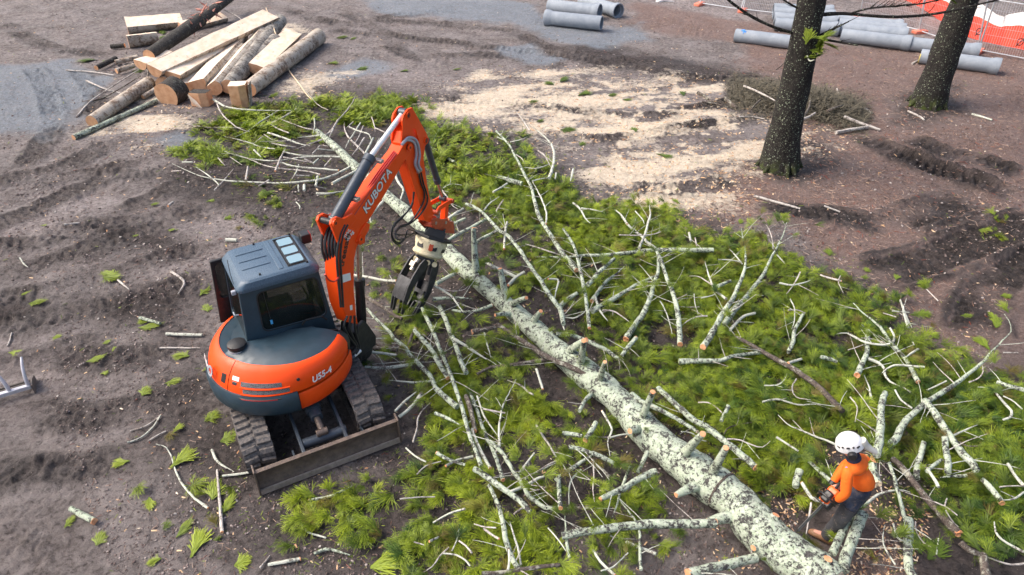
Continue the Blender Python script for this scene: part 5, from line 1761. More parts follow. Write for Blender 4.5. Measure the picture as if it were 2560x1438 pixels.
r_ = .30
pipe(1364, 44, 1515, 62, .28, .29, 'nearest grey pipe of the three on blue gravel', -1)
pipe(1372, 14, 1518, 34, .28, .29, 'middle grey pipe of the three on blue gravel', 1)
pipe(1455, 2, 1545, 27, .28, .29, 'farthest grey pipe of the three on blue gravel', 1)
e, c0, d = pipe(1838, 88, 1990, 105, .245, .255, 'grey pipe with a blue painted mark, left of the dark trunk')
for a1, a2 in (((.22, 60), (.42, 62)), ((.32, 35), (.32, 88)), ((.24, 80), (.40, 45))):
    pts = []
    for k in range(5):
        f = k / 4
        s = a1[0] + (a2[0] - a1[0]) * f
        q = R(a1[1] + (a2[1] - a1[1]) * f)
        side = Vector((0, -1, 0)) - d * Vector((0, -1, 0)).dot(d)
        side.normalize()
        pts.append(c0 + d * s + (side * math.cos(q) + EZ_ * math.sin(q)) * .25)
    MB().tube(pts, .017, 5).build('blue_mark', M_BLUE, e)
pipe(1937, 60, 2100, 74, .245, .255, 'nearest pipe of the stack behind the dark trunk', 1)
pipe(1935, 46, 2085, 58, .245, .255, 'second pipe of the stack behind the dark trunk', 1)
pipe(1933, 33, 2070, 44, .245, .255, 'third pipe of the stack behind the dark trunk', 1)
pipe(1933, 23, 2060, 32, .245, .255, 'farthest pipe of the stack behind the dark trunk', 1)
e, c0, d = pipe(2103, 88, 2255, 108, .245, .255, 'large front pipe right of the dark trunk in its row', 1)
pipe(2098, 72, 2240, 88, .245, .255, 'second pipe of the row right of the dark trunk', 1)
pipe(2096, 62, 2230, 76, .245, .255, 'third pipe of the row right of the dark trunk', 1)
pipe(2092, 53, 2222, 66, .245, .255, 'farthest pipe of the row right of the dark trunk', 1)
pipe(2262, 108, 2400, 120, .245, .255, 'pipe with open end behind the leaning right trunk', 1)
e, c0, d = pipe(2300, 140, 2460, 160, .245, .255, 'pipe with yellow rim crossing behind the leaning right trunk', 1)
MB().lathe([(.21, -.006), (.242, -.006), (.248, .02)], c0, d, 36, R(60), R(150)).build('yellow_rim', M_YEL, e)

# ================================================================ STANDING TREES
t = NT('standing_bark')
nb = t.noise(9, 8, .75, vec=t.scl(t.pos(), (1, 1, .45)))
c = t.mix(t.ramp(nb, [(.3, 0), (.68, 1)]), (.010, .009, .009), (.040, .035, .032))
spk = t.voro(15, out='Distance')
spm = t.math('MULTIPLY', t.ramp(spk, [(.16, 1), (.24, 0)]), t.ramp(t.noise(3, 4), [(.34, 0), (.50, .95)]))
c = t.mix(spm, c, (.30, .34, .25))
sp2 = t.voro(34, out='Distance')
spm2 = t.math('MULTIPLY', t.ramp(sp2, [(.17, 1), (.26, 0)]), t.ramp(t.noise(1.5, 4), [(.36, 0), (.54, .8)]))
c = t.mix(spm2, c, (.24, .28, .20))
sepz = t.node('ShaderNodeSeparateXYZ')
t.l.new(t.pos(), sepz.inputs[0])
mossm = t.math('MULTIPLY', t.ramp(sepz.outputs[2], [(.0, .9), (.45, 0)]), t.ramp(t.noise(5, 6, .7), [(.44, 0), (.58, .9)]))
c = t.mix(mossm, c, (.075, .10, .022))
t.set(c, .9, 0, .2)
t.bump(nb, .8, .06)
M_STAND = t.m


def standing_tree(path, widths, label, seed):
    base = GG(*path[0])
    az = 0.0
    pts = [base - Vector((0, 0, .15))]
    rad = []
    for (x, y) in path[1:]:
        pts.append(vec_plane(x, y, base, az))
    rad = [w / 2 * depth(p) / FPX for w, p in zip(widths, pts)]
    dtop = (pts[-1] - pts[-2]).normalized()
    for k in range(3):
        pts.append(pts[-1] + dtop * 2.2)
        rad.append(rad[-1] * .86)
    e = empty('standing_tree', base)
    n = 40
    Cn = spline(pts, n)
    rr = [float(np.interp(i / (n - 1) * (len(rad) - 1), range(len(rad)), rad)) for i in range(n)]
    scaled_tube([p - base for p in Cn], rr, 30, .03, seed).build('trunk', M_STAND, e, smooth=60)
    rd = random.Random(seed)
    for k in range(7):
        a = 2 * math.pi * k / 7 + rd.uniform(-.3, .3)
        d = Vector((math.cos(a), math.sin(a), 0))
        s = Vector((0, 0, .35)) + d * rad[0] * .55
        MB().tube([s, d * rad[0] * 1.0 + Vector((0, 0, .08)), d * rad[0] * 1.25 + Vector((0, 0, -.06))], [rad[0] * .22, rad[0] * .12, rad[0] * .03], 8).build('root_flare', M_STAND, e, smooth=60)
    tag(e, label, 'tree', 'standing pine trunks')
    return e, base, Cn, rr


t1, b1, C1, R1 = standing_tree([(1948, 418), (1960, 340), (1995, 180), (2029, 0)], [100, 80, 70, 69], 'dark straight standing trunk with lichen specks right of the sawdust', 5)
t2, b2, C2, R2 = standing_tree([(2318, 262), (2340, 200), (2372, 110), (2412, 0)], [84, 72, 68, 63], 'leaning lichen-specked trunk near the top right corner', 6)


def limb(e, base, az, pts, w0, w1, mat=M_STAND, name='limb'):
    P = [vec_plane(x, y, base + Vector((0, dy, 0)), az) for x, y, dy in pts]
    n = 16
    Cn = spline(P, n)
    r0, r1 = [w / 2 * depth(P[0]) / FPX for w in (w0, w1)]
    o = scaled_tube([p - base for p in Cn], [r0 + (r1 - r0) * i / (n - 1) for i in range(n)], 7, .1, int(w0 * 7 + pts[0][0])).build(name, mat, e, smooth=60)
    return o, Cn


lr = random.Random(4)


def twiggy(e, base, Cn, k, l0=.25, up=.6):
    for _ in range(k):
        i = lr.randrange(3, len(Cn) - 1)
        d = (Cn[min(i + 1, len(Cn) - 1)] - Cn[i - 1]).normalized() + Vector((lr.uniform(-.7, .7), lr.uniform(-.7, .7), lr.uniform(-.3, up)))
        d.normalize()
        l = l0 * lr.uniform(.5, 1.6)
        p = Cn[i]
        q = p + d * l * .5
        d2 = (d + Vector((lr.uniform(-.4, .4), lr.uniform(-.4, .4), lr.uniform(-.2, .5)))).normalized()
        MB().tube([p - base, q - base, q + d2 * l * .5 - base], [.010, .007, .003], 5).build('twig', M_STAND, e, smooth=60)


for pts, w0, w1, k in (([(2045, 38, 0), (2110, 34, -.1), (2180, 40, -.2), (2260, 42, -.3), (2330, 36, -.4), (2400, 22, -.5), (2460, 8, -.6), (2540, -12, -.7)], 9, 4, 16), ([(2120, 36, -.1), (2170, 22, -.3), (2230, 16, -.4), (2300, 10, -.5), (2360, -4, -.6)], 5, 3, 22),
                       ([(1985, 84, 0), (1930, 66, -.2), (1880, 42, -.3), (1830, 8, -.5), (1800, -20, -.6)], 8, 5, 6), ([(2010, 28, 0), (1975, 10, -.1), (1940, -12, -.2)], 6, 4, 2), ([(2045, 92, 0), (2085, 72, -.3), (2122, 54, -.5)], 8, 3, 8), ([(2040, 96, -.1), (2090, 104, -.4), (2145, 114, -.7)], 8, 4, 4)):
    o, Cn = limb(t1, b1, 0.0, pts, w0, w1)
    twiggy(t1, b1, Cn, k)
# green tuft on the first trunk
tip = vec_plane(2030, 118, b1 + Vector((0, -.55, 0)), 0)
limb(t1, b1, 0.0, [(2018, 140, -.45), (2024, 152, -.6), (2036, 150, -.7)], 4, 2, MB_TWIG)
for k in range(9):
    o = new_obj('needle_tuft', sp_meshes[k % 4], t1)
    o.location = tip - b1 + Vector((lr.uniform(-.12, .22), lr.uniform(-.1, .1), lr.uniform(-.32, .25)))
    o.rotation_euler = (lr.uniform(-.5, .5), lr.uniform(-1.5, .3), lr.uniform(-1, 1))
    o.scale = (1.5,) * 3
    o['tone'] = .55
for tt, bb, CC_, RR_ in ((t1, b1, C1, R1), (t2, b2, C2, R2)):
    pts_c = []
    top = CC_[-1]
    crown_v, crown_f = [], []
    for k in range(5):
        az_ = lr.uniform(0, 6.28)
        d = Vector((math.cos(az_), math.sin(az_), .25))
        p0 = CC_[-2 - k]
        MB().tube([p0 - bb, p0 + d * 1.0 - bb, p0 + d * 2.0 - bb], [.09, .06, .02], 7).build('limb', M_STAND, tt, smooth=60)
    for k in range(700):
        v = Vector((lr.gauss(0, 1.0), lr.gauss(0, 1.0), lr.gauss(.6, .9))) + top - bb
        d = Vector((lr.uniform(-1, 1), lr.uniform(-1, 1), lr.uniform(-.4, .8))).normalized()
        s_ = d.cross(EZ_).normalized() * .05
        i0 = len(crown_v)
        crown_v += [v - s_, v + s_, v + d * .35]
        crown_f.append((i0, i0 + 1, i0 + 2))
    MB().add(crown_v, crown_f).build('crown', plain('crown_needles', (.06, .10, .03), .7), tt, smooth=0)
# green tuft at the top of the second trunk
tip2 = vec_plane(2405, 2, b2 + Vector((0, -.6, 0)), 0)
for k in range(6):
    o = new_obj('needle_tuft', sp_meshes[k % 4], t2)
    o.location = tip2 - b2 + Vector((lr.uniform(-.35, .35), lr.uniform(-.1, .1), lr.uniform(-.1, .3)))
    o.rotation_euler = (lr.uniform(-.5, .5), lr.uniform(-1.2, .3), lr.uniform(-3, 3))
    o.scale = (1.5,) * 3
    o['tone'] = .3

# ================================================================ FENCES AND BARRIER
M_GALV = plain('galvanised_steel', (.52, .55, .58), .45, metal=.4, var=.12)
M_FOOT = plain('fence_foot_plastic', (.75, .22, .14), .6, var=.2, dirt=(.4, .3, .26), dirt_or_sheen_amt=.3)


def fence_panel(a, b, h, label, lean=0.0, wires=True):
    a, b = Vector(a), Vector(b)
    d = (b - a)
    L = d.length
    d.normalize()
    up = (EZ_ * math.cos(lean) + d.cross(EZ_) * math.sin(lean)).normalized()
    e = empty('fence_panel', a)
    z = Vector()
    for k in (0, L):
        MB().cyl(d * k, d * k + up * h, .028, 8).build('post', M_GALV, e)
    for hh in (.12, h - .03):
        MB().cyl(up * hh, d * L + up * hh, .018, 8).build('rail', M_GALV, e)
    if wires:
        mb = MB()
        n = int(L / .075)
        for i in range(1, n):
            mb.tube([d * (L * i / n) + up * .12, d * (L * i / n) + up * (h - .03)], .004, 3, cap=False)
        for i in range(1, int(h / .3)):
            mb.tube([up * (.12 + i * .3), d * L + up * (.12 + i * .3)], .004, 3, cap=False)
        w = mb.build('wire_mesh', M_GALV, e)
        w['kind'] = 'stuff'
    for k in (0,):
        f = MB().box(d * k + EZ_ * .07, (.28, .6, .14), Matrix((d, EZ_.cross(d), EZ_)).transposed()).build('fence_foot', M_FOOT, e, bevel=.03)
    tag(e, label, 'fence panel', 'temporary site fence panels')
    return e


fence_panel(GG(1748, 14), GG(1850, 30), 1.9, 'wire fence panel at the top edge left of the dark trunk', -.35)
fence_panel(GG(1856, 30), GG(1960, 42), 1.9, 'wire fence panel behind the stacked pipes', -.2)
fence_panel(GG(2298, 84), GG(2442, 132), 2.0, 'wire fence panel behind the leaning right trunk', .22)
fence_panel(GG(2444, 132), GG(2600, 162), 2.0, 'wire fence panel with tilted post on the right edge', .22)
fence_panel(GG(2150, 46), GG(2296, 82), 2.0, 'wire fence panel behind the pipe row right of the trunk', .22)
M_BAR = plain('orange_barrier', (.78, .075, .04), .55, var=.12, scale=3)
M_BARW = plain('white_barrier_edge', (.80, .78, .76), .6, var=.08, scale=3)
bl2 = spline([GG(x, y) for x, y in ((2225, -14), (2300, 20), (2345, 50), (2390, 80), (2430, 98), (2490, 112), (2560, 127), (2650, 142))], 50)
bO = Vector(bl2[20])
brr = empty('barrier_mesh', bO)
for z0, z1, mt, nm in ((.02, .72, M_BAR, 'orange_band'), (.72, 1.12, M_BARW, 'white_band')):
    vs_, fs = [], []
    for i, p in enumerate(bl2):
        w = Vector((0, 1, 0))
        for k in range(4):
            f = k / 3
            zz = z0 + (z1 - z0) * f
            off = .10 * math.sin(i * .7) * zz + .05 * math.sin(i * 1.9 + 1) + zz * .25
            vs_.append(p - bO + EZ_ * (zz * (1 + .12 * math.sin(i * .5))) + w * off)
            vs_.append(p - bO + EZ_ * (zz * (1 + .12 * math.sin(i * .5))) + w * (off + .012))
    for i in range(len(bl2) - 1):
        for k in range(3):
            a = i * 8 + k * 2
            b = (i + 1) * 8 + k * 2
            fs.append((a, b, b + 2, a + 2))
            fs.append((a + 1, a + 3, b + 3, b + 1))
    MB().add(vs_, fs).build(nm, mt, brr, smooth=60)
M_INK = plain('barrier_ink', (.10, .03, .02), .6)
for px, py in ((2446, 78), (2548, 104)):
    for dx in (0,):
        p = G(px, py, .42)
        c = p - bO + Vector((0, -.06, 0))
        MB().lathe([(.10, 0), (.135, 0), (.135, .006), (.10, .006)], c, (0, -1, .15), 20).build('ring_mark', M_INK, brr)
        MB().beam(c + Vector((-.12, -.01, -.16)), c + Vector((.12, -.01, .16)), .03, .03).build('slash_mark', M_INK, brr)
tag(brr, 'sagging orange barrier mesh with white edge behind the fence at right', 'barrier')
# pale rubble / sheet at the top
p = GG(1662, 4)
o = MB()
sh = [(p + Vector((random.uniform(-.5, .5), random.uniform(-.3, .3), random.uniform(.02, .12)))) - p for _ in range(9)]
sh.sort(key=lambda v: math.atan2(v.y, v.x))
o.add(sh + [Vector((0, 0, .14))] + [v - Vector((0, 0, .08)) for v in sh], [(i, (i + 1) % 9, 9) for i in range(9)] + [(i, 10 + i, 10 + (i + 1) % 9, (i + 1) % 9) for i in range(9)])
o = o.build('white_sheet', M_BARW, None, loc=p, smooth=0)
tag(o, 'crumpled white sheet on the mud at the top edge', 'sheet')

# ================================================================ BRUSH HEAP
hc = GG(1990, 268)
M_DEADN = plain('dead_brush_needles', (.105, .092, .064), .9, var=.75, scale=9)
hr = random.Random(9)
vs_, fs = [], []
for k in range(12000):
    u = hr.uniform(-1, 1)
    px = 1990 + u * 165 + hr.gauss(0, 12)
    cy = 262 + u * 30
    py = cy + hr.gauss(0, 22)
    hgt = max(0, (1 - u * u)) * .38 * max(0, 1 - ((py - cy) / 50) ** 2) * (.5 + hr.random())
    p = G(px, py, 0)
    p.z = hgt * hr.random() ** .5 + .03
    d = Vector((hr.gauss(.6, .7), hr.gauss(0, .6), hr.gauss(-.05, .2))).normalized()
    l = hr.uniform(.12, .4)
    s_ = d.cross(EZ_).normalized() * hr.uniform(.005, .014)
    b = len(vs_)
    m = p + d * l * .5 + Vector((0, 0, .02))
    vs_ += [p - s_ - hc, p + s_ - hc, m + s_ - hc, m - s_ - hc, p + d * l - Vector((0, 0, .03)) - hc]
    fs += [(b, b + 1, b + 2, b + 3), (b + 3, b + 2, b + 4)]
o = MB().add(vs_, fs).build('brush_heap', M_DEADN, None, loc=hc, smooth=0)
tag(o, 'grey-green heap of dead brush around the foot of the dark trunk', 'brush heap', kind='stuff')
HST = [([(1860, 215, .3), (1900, 232, .38), (1938, 252, .4)], 5, 'thin pale stick lying across the left of the brush heap'), ([(1815, 248, .05), (1830, 262, .08), (1842, 270, .06)], 11, 'short thick brown stick at the left end of the brush heap'), ([(1745, 232, .02), (1760, 240, .03), (1772, 250, .02)], 9, 'grey stick on sawdust left of the brush heap'), ([(1755, 255, .02), (1790, 260, .02), (1820, 268, .03)], 5, 'thin brown stick on sawdust before the brush heap'), ([(2090, 332, .06), (2120, 326, .08), (2170, 318, .06)], 11, 'thick brown stick with pale end right of the brush heap'), ([(2110, 292, .2), (2150, 308, .1), (2200, 325, .04)], 9, 'long brown stick sloping off the right of the brush heap'), ([(2068, 278, .3), (2085, 270, .32), (2108, 264, .3)], 8, 'pale grey stick on the right shoulder of the brush heap'), ([(2010, 290, .35), (2022, 270, .4), (2026, 245, .4)], 6, 'lichened stick upright beside the dark trunk'), ([(2005, 298, .3), (2022, 292, .32), (2038, 282, .34)], 6, 'white stick poking out right of the dark trunk'), ([(1900, 250, .3), (1888, 262, .3), (1875, 276, .2)], 5, 'dark stick low in the brush heap'), ([(2148, 268, .03), (2165, 274, .04), (2180, 284, .03)], 8, 'brown stick on the litter beyond the brush heap'), ([(2092, 222, .02), (2098, 238, .04), (2108, 252, .03)], 5, 'thin brown stick behind the brush heap'), ([(1940, 175, .3), (1958, 160, .5), (1966, 140, .6)], 3, 'thin upright twig behind the dark trunk'), ([(1848, 292, .02), (1880, 292, .03), (1912, 298, .02)], 4, 'thin reddish stick on sawdust left of the trunk foot')]
for pts, w, lab in HST:
    P = [GG(*p) for p in pts]
    r = w / 2 * depth(P[0]) / FPX
    Cn = spline(P, 9)
    k = hr.choice('gbb')
    o = scaled_tube([p - Cn[0] for p in Cn], [r * (1 - .35 * i / 8) for i in range(9)], 7, .08, w).build('stick', BMAT[k], None, loc=Cn[0], smooth=60)
    tag(o, lab, 'stick', 'sticks about the brush heap')

# ================================================================ STEEL RAKE (left edge)
ra, rb = G(78, 965, .12), G(-160, 1036, .12)
rO = Vector((ra.x, ra.y, 0))
M_RAKE = plain('worn_rake_steel', (.50, .50, .54), .45, metal=.3, var=.2, dirt=(.28, .23, .21), dirt_or_sheen_amt=.3)
rk = empty('rake_attachment', rO)
rd_ = (rb - ra).normalized()
bk_ = Vector((-rd_.y, rd_.x, 0))
if bk_.y < 0:
    bk_ = -bk_
MB().beam(ra - rO, rb - rO, .07, .07).build('front_bar', M_RAKE, rk, bevel=.01)
for off, z in ((.11, .10), (.24, .06)):
    MB().cyl(ra - rO + bk_ * off + EZ_ * (z - .12), rb - rO + bk_ * off + EZ_ * (z - .12), .022, 10).build('cross_rod', M_MUD if False else plain('muddy_rod', (.10, .085, .075), .6), rk)
MB().prism([(-.06, -.12), (.3, -.12), (.3, -.02), (.1, .06), (-.06, .05)], ra - rO, bk_, EZ_, rd_, -.03, -.01).build('end_plate', plain('muddy_plate', (.12, .10, .09), .6), rk)
for k in range(5):
    p = ra - rO + rd_ * (.03 + k * .25)
    lean = rd_ * (.06 if k else -.02)
    tn = spline([p, p + bk_ * .03 + EZ_ * .15 + lean * .2, p + bk_ * .10 + EZ_ * .30 + lean, p + bk_ * .22 + EZ_ * .42 + lean * 2.2], 10)
    MB().tube(tn, [.03, .03, .03, .028, .026, .025, .024, .022, .02, .016], 8).build('tine', M_RAKE, rk)
tag(rk, 'worn steel rake attachment with curved tines on the left edge', 'rake')
# ================================================================ EXCAVATOR
M = {}
M['orange'] = plain('machine_orange', (.90, .075, .004), .45, var=.05, scale=3, dirt=(.42, .10, .03), dirt_or_sheen_amt=.16, coat=.1, spec=.3)
M['navy'] = plain('machine_navy', (.022, .046, .066), .42, var=.2, scale=5, dirt=(.11, .10, .095), dirt_or_sheen_amt=.27)
M['roofnavy'] = plain('wet_roof_painted_sheen', (.050, .090, .135), .3, var=.25, scale=60, bump=.25, dirt=(.11, .17, .24), dirt_or_sheen_amt=.45)  # pale blue mottling is sky reflection painted into the roof colour
M['black'] = plain('machine_black', (.016, .017, .019), .5, var=.3, scale=8, dirt=(.07, .06, .052), dirt_or_sheen_amt=.3)
M['rubber'] = plain('track_rubber', (.050, .050, .054), .6, var=.35, scale=14, bump=.5, dirt=(.20, .165, .14), dirt_or_sheen_amt=.48)
M['hose'] = plain('hose_rubber', (.018, .019, .022), .45, var=.3, scale=20)
M['mudsteel'] = plain('muddy_blade_steel', (.155, .115, .09), .5, metal=.3, var=.4, scale=7, bump=.4, dirt=(.075, .06, .06), dirt_or_sheen_amt=.42)
M['edgesteel'] = plain('worn_edge_steel', (.42, .37, .33), .38, metal=.6, var=.25, scale=12, dirt=(.22, .17, .14), dirt_or_sheen_amt=.35)
M['cylsteel'] = plain('cylinder_grey', (.052, .066, .085), .4, metal=.2, var=.2, scale=9, dirt=(.12, .11, .10), dirt_or_sheen_amt=.22)
M['chrome'] = plain('chrome_rod', (.80, .80, .80), .3, metal=.35, var=.05, scale=4)
M['rustrod'] = plain('dull_rod', (.42, .36, .30), .3, metal=.8, var=.15, scale=6)
M['cream'] = plain('cream_paint', (.62, .55, .36), .5, var=.1, scale=8, dirt=(.11, .09, .07), dirt_or_sheen_amt=.36)
M['jaw'] = plain('grapple_steel', (.045, .046, .05), .42, metal=.45, var=.4, scale=13, bump=.3, dirt=(.13, .11, .105), dirt_or_sheen_amt=.3)
M['white'] = plain('white_sticker', (.78, .78, .76), .5, var=.04)
M['redlens'] = plain('red_reflector', (.62, .02, .02), .2, var=.1)
M['redpipe'] = plain('red_pipework', (.48, .035, .025), .4, var=.15, dirt=(.12, .05, .04), dirt_or_sheen_amt=.25)
M['rustplate'] = plain('rusty_orange_plate', (.50, .075, .025), .5, var=.2, scale=10, dirt=(.14, .07, .05), dirt_or_sheen_amt=.35)
M['seat'] = plain('seat_cloth', (.03, .03, .033), .8)
M['tan'] = plain('tan_knob', (.45, .28, .16), .5)
M['blue'] = plain('blue_tag', (.08, .40, .75), .4)
M['greyplastic'] = plain('grey_plastic', (.36, .38, .43), .5)
t = NT('tinted_glass')
t.set((.012, .016, .015), .04, 0, .35, Alpha=.74)
M['glass'] = t.m
t = NT('roof_glass')
t.set((.26, .42, .50), .12, 0, .7, Alpha=.8)
M['roofglass'] = t.m
t = NT('vent_mesh')
w1 = t.noise(160, 0)
v1 = t.voro(75, out='Distance')
t.set(t.ramp(v1, [(.25, (.02, .02, .022)), (.5, (.16, .16, .165))]), .5)
M['grille'] = t.m

XC = Vector((-3.366, 7.623, 0.0))
XC.z = 0.0
bl_, br_ = G(655, 1238), G(1000, 1106)
XD = (br_ - bl_).normalized()
XN = Vector((XD.y, -XD.x, 0))
XF = Vector((math.cos(R(31)), math.sin(R(31)), 0))
XL = Vector((-XF.y, XF.x, 0))
EZ = Vector((0, 0, 1))
xroot = empty('excavator', XC)
tag(xroot, 'orange and dark grey tracked mini excavator with cab, holding a log grapple', 'excavator')


def U(f, l, z):
    return XF * f + XL * l + EZ * z


def N(x, b, z):
    return XD * (x + .08) + XN * b + EZ * z


def xw(p):
    """world point to machine coordinates"""
    return Vector(p) - XC


def xp(mb, name, mat, parent=None, **kw):
    return mb.build(name, M[mat] if isinstance(mat, str) else mat, parent or xroot, **kw)


def rrect(w, h, r, n=5):
    """rounded rectangle centred on 0"""
    out = []
    for cx, cy, a in ((w / 2 - r, h / 2 - r, 0), (-w / 2 + r, h / 2 - r, 90), (-w / 2 + r, -h / 2 + r, 180), (w / 2 - r, -h / 2 + r, 270)):
        for i in range(n + 1):
            q = R(a + 90 * i / n)
            out.append((cx + r * math.cos(q), cy + r * math.sin(q)))
    return out


def loft(mb, rings, cap=True):
    k = len(rings[0])
    vs_ = [p for r in rings for p in r]
    fs = []
    for i in range(len(rings) - 1):
        for j in range(k):
            fs.append((i * k + j, i * k + (j + 1) % k, (i + 1) * k + (j + 1) % k, (i + 1) * k + j))
    if cap:
        fs.append(tuple(range(k))[::-1])
        fs.append(tuple((len(rings) - 1) * k + j for j in range(k)))
    return mb.add(vs_, fs)


def text_part(body, size, mat, parent, o, xd, yd, off=0.004, bold=0.0, name='lettering', shear=0.0, space=1.0):
    cu = bpy.data.curves.new(name, 'FONT')
    cu.body = body
    cu.size = size
    cu.extrude = 0.0015
    cu.offset = bold
    cu.shear = shear
    cu.space_character = space
    cu.align_x = 'CENTER'
    cu.align_y = 'CENTER'
    ob = bpy.data.objects.new('tmp_text', cu)
    COL.objects.link(ob)
    dg = bpy.context.evaluated_depsgraph_get()
    dg.update()
    me = bpy.data.meshes.new_from_object(ob.evaluated_get(dg))
    bpy.data.objects.remove(ob)
    xd, yd = Vector(xd).normalized(), Vector(yd).normalized()
    n = xd.cross(yd)
    m = Matrix((xd, yd, n)).transposed().to_4x4()
    m.translation = Vector(o) + n * off
    me.transform(m)
    me.materials.clear()
    me.materials.append(M[mat])
    me.name = name
    return new_obj(name, me, parent)


# ---- tracks
def build_track(sx):
    L2, rr, wdt = 1.03, .265, .40
    zc = .30
    path = []
    n = 12
    for i in range(n + 1):
        q = -math.pi / 2 + math.pi * i / n
        path.append((L2 + rr * math.cos(q), zc + rr * math.sin(q)))
    for i in range(n + 1):
        q = math.pi / 2 + math.pi * i / n
        path.append((-L2 + rr * math.cos(q), zc + rr * math.sin(q)))
    x0 = sx * .77
    mb = MB()
    k = len(path)
    vs_ = []
    for (b, z) in path:
        nb = (b - max(-L2, min(L2, b)))
        dv = Vector((nb, z - zc))
        dv = dv.normalized() if dv.length > 1e-6 else Vector((0, 1 if z > zc else -1))
        for wx, th in ((-wdt / 2, 0), (wdt / 2, 0), (wdt / 2, .045), (-wdt / 2, .045)):
            vs_.append(N(x0 + wx, b - dv.x * th, z - dv.y * th))
    fs = []
    for i in range(k):
        i2 = (i + 1) % k
        for j in range(4):
            fs.append((i * 4 + j, i * 4 + (j + 1) % 4, i2 * 4 + (j + 1) % 4, i2 * 4 + j)[::-1])
    mb.add(vs_, fs)
    trk = xp(mb, 'track', 'rubber', smooth=40)
    # lugs: shared mesh
    lm = MB()
    lm.prism([(-.045, 0), (.045, 0), (.03, .032), (-.03, .032)], (0, 0, 0), (1, 0, 0), (0, 0, 1), (0, 1, 0), 0, .175)
    me = None
    per = 4 * L2 + 2 * math.pi * rr
    cnt = 42
    for i in range(cnt):
        for half in (0, 1):
            s = ((i + .5 * half) / cnt) * per
            if s < 2 * L2:
                b, z, tx, tz, nx_, nz = L2 - s, zc + rr, -1, 0, 0, 1
            elif s < 2 * L2 + math.pi * rr:
                q = math.pi / 2 + (s - 2 * L2) / rr
                b, z, nx_, nz = -L2 + rr * math.cos(q), zc + rr * math.sin(q), math.cos(q), math.sin(q)
                tx, tz = -nz, nx_
            elif s < 4 * L2 + math.pi * rr:
                b, z, tx, tz, nx_, nz = -L2 + (s - 2 * L2 - math.pi * rr), zc - rr, 1, 0, 0, -1
            else:
                q = -math.pi / 2 + (s - 4 * L2 - math.pi * rr) / rr
                b, z, nx_, nz = L2 + rr * math.cos(q), zc + rr * math.sin(q), math.cos(q), math.sin(q)
                tx, tz = -nz, nx_
            T = XN * tx + EZ * tz
            K = XN * nx_ + EZ * nz
            S = K.cross(T)
            sg = 1 if half else -1
            if me is None:
                o = xp(lm, 'track_lug', 'rubber', trk, smooth=30)
                me = o.data
            else:
                o = new_obj('track_lug', me, trk)
            W_ = S * sg
            tw = (T + W_ * .22).normalized()
            m = Matrix((tw, W_, K)).transposed().to_4x4()
            m.translation = N(x0, b, z) + W_ * .015
            o.matrix_local = m
    # side frame, sprocket, idler, rollers
    fr = MB().prism([(-.95, .2), (.95, .2), (1.0, .3), (.9, .42), (-.9, .42), (-1.0, .3)], XD * (.08 + x0), XN, EZ, XD, -.13, .13)
    xp(fr, 'track_frame', 'black', trk, bevel=.02)
    for b, r in ((L2, .2), (-L2, .2)):
        w = MB().lathe([(.04, -.15), (r, -.12), (r, .12), (.04, .15)], N(x0, b, zc), XD, 20)
        xp(w, 'sprocket' if b < 0 else 'idler_wheel', 'black', trk)
    for b in (-.6, -.2, .2, .6):
        xp(MB().lathe([(.02, -.16), (.09, -.15), (.09, .15), (.02, .16)], N(x0, b, .14), XD, 14), 'roller', 'black', trk)
    return trk


for sx in (-1, 1):
    build_track(sx)
under = MB().box((0, 0, 0), (1.25, .9, .22), Matrix((XD, -XN, EZ)).transposed())
under.v = [tuple(Vector(p) + XD * .08 + EZ * .42) for p in under.v]
xp(under, 'undercarriage_frame', 'black', bevel=.03)
xp(MB().lathe([(.5, .5), (.5, .62), (.3, .63)], (0, 0, 0), EZ, 32), 'slew_ring', 'black')

# ---- dozer blade
BW = (br_ - bl_).length
bc_ = xw((bl_ + br_) / 2)


def BP(x, b, z):
    return bc_ + XD * x + XN * b + EZ * z


prof = [(0, .0), (-.045, .09), (-.075, .18), (-.07, .27), (-.03, .35), (-.02, .385), (-.07, .40), (-.10, .36), (-.115, .27), (-.115, .17), (-.085, .08), (-.03, .0)]
mb = MB().prism(prof, BP(0, 0, .02), XN, EZ, XD, -BW / 2, BW / 2)
blade = xp(mb, 'dozer_blade', 'mudsteel', smooth=50)
tag(blade, 'muddy brown steel dozer blade at the foot of the machine')
xp(MB().prism([(.012, .0), (.0, .075), (-.022, .078), (-.02, .0)], BP(0, .006, .018), XN, EZ, XD, -BW / 2 - .004, BW / 2 + .004), 'cutting_edge', 'edgesteel', blade)
for sx in (-1, 1):
    xp(MB().prism([(.03, -.0), (.03, .1), (0, .42), (-.14, .44), (-.14, .1), (-.06, .0)], BP(sx * (BW / 2 + .012), 0, .02), XN, EZ, XD, -.011, .011), 'side_plate', 'mudsteel', blade, bevel=.004)
pivx = [(-.17 - .08, -.13 - .08), (.41 - .08, .47 - .08)]
for (xa, xb) in pivx:
    xp(MB().prism([(.45, .30), (1.2, .22), (1.49, .20), (1.50, .36), (1.36, .37), (.9, .40), (.45, .42)], XD * (.08 + (xa + xb) / 2), XN, EZ, XD, -.022, .022), 'blade_arm', 'cylsteel', bevel=.006)
xp(MB().cyl(N(-.20, 1.26, .29), N(.40, 1.26, .29), .075, 20), 'cross_tube', 'cylsteel')
xp(MB().prism([(1.25, .16), (1.5, .16), (1.5, .33), (1.3, .3)], XD * -.28, XN, EZ, XD, -.012, .012), 'gusset', 'cylsteel')
xp(MB().prism([(1.25, .16), (1.5, .16), (1.5, .33), (1.3, .3)], XD * .68, XN, EZ, XD, -.012, .012), 'gusset', 'cylsteel')
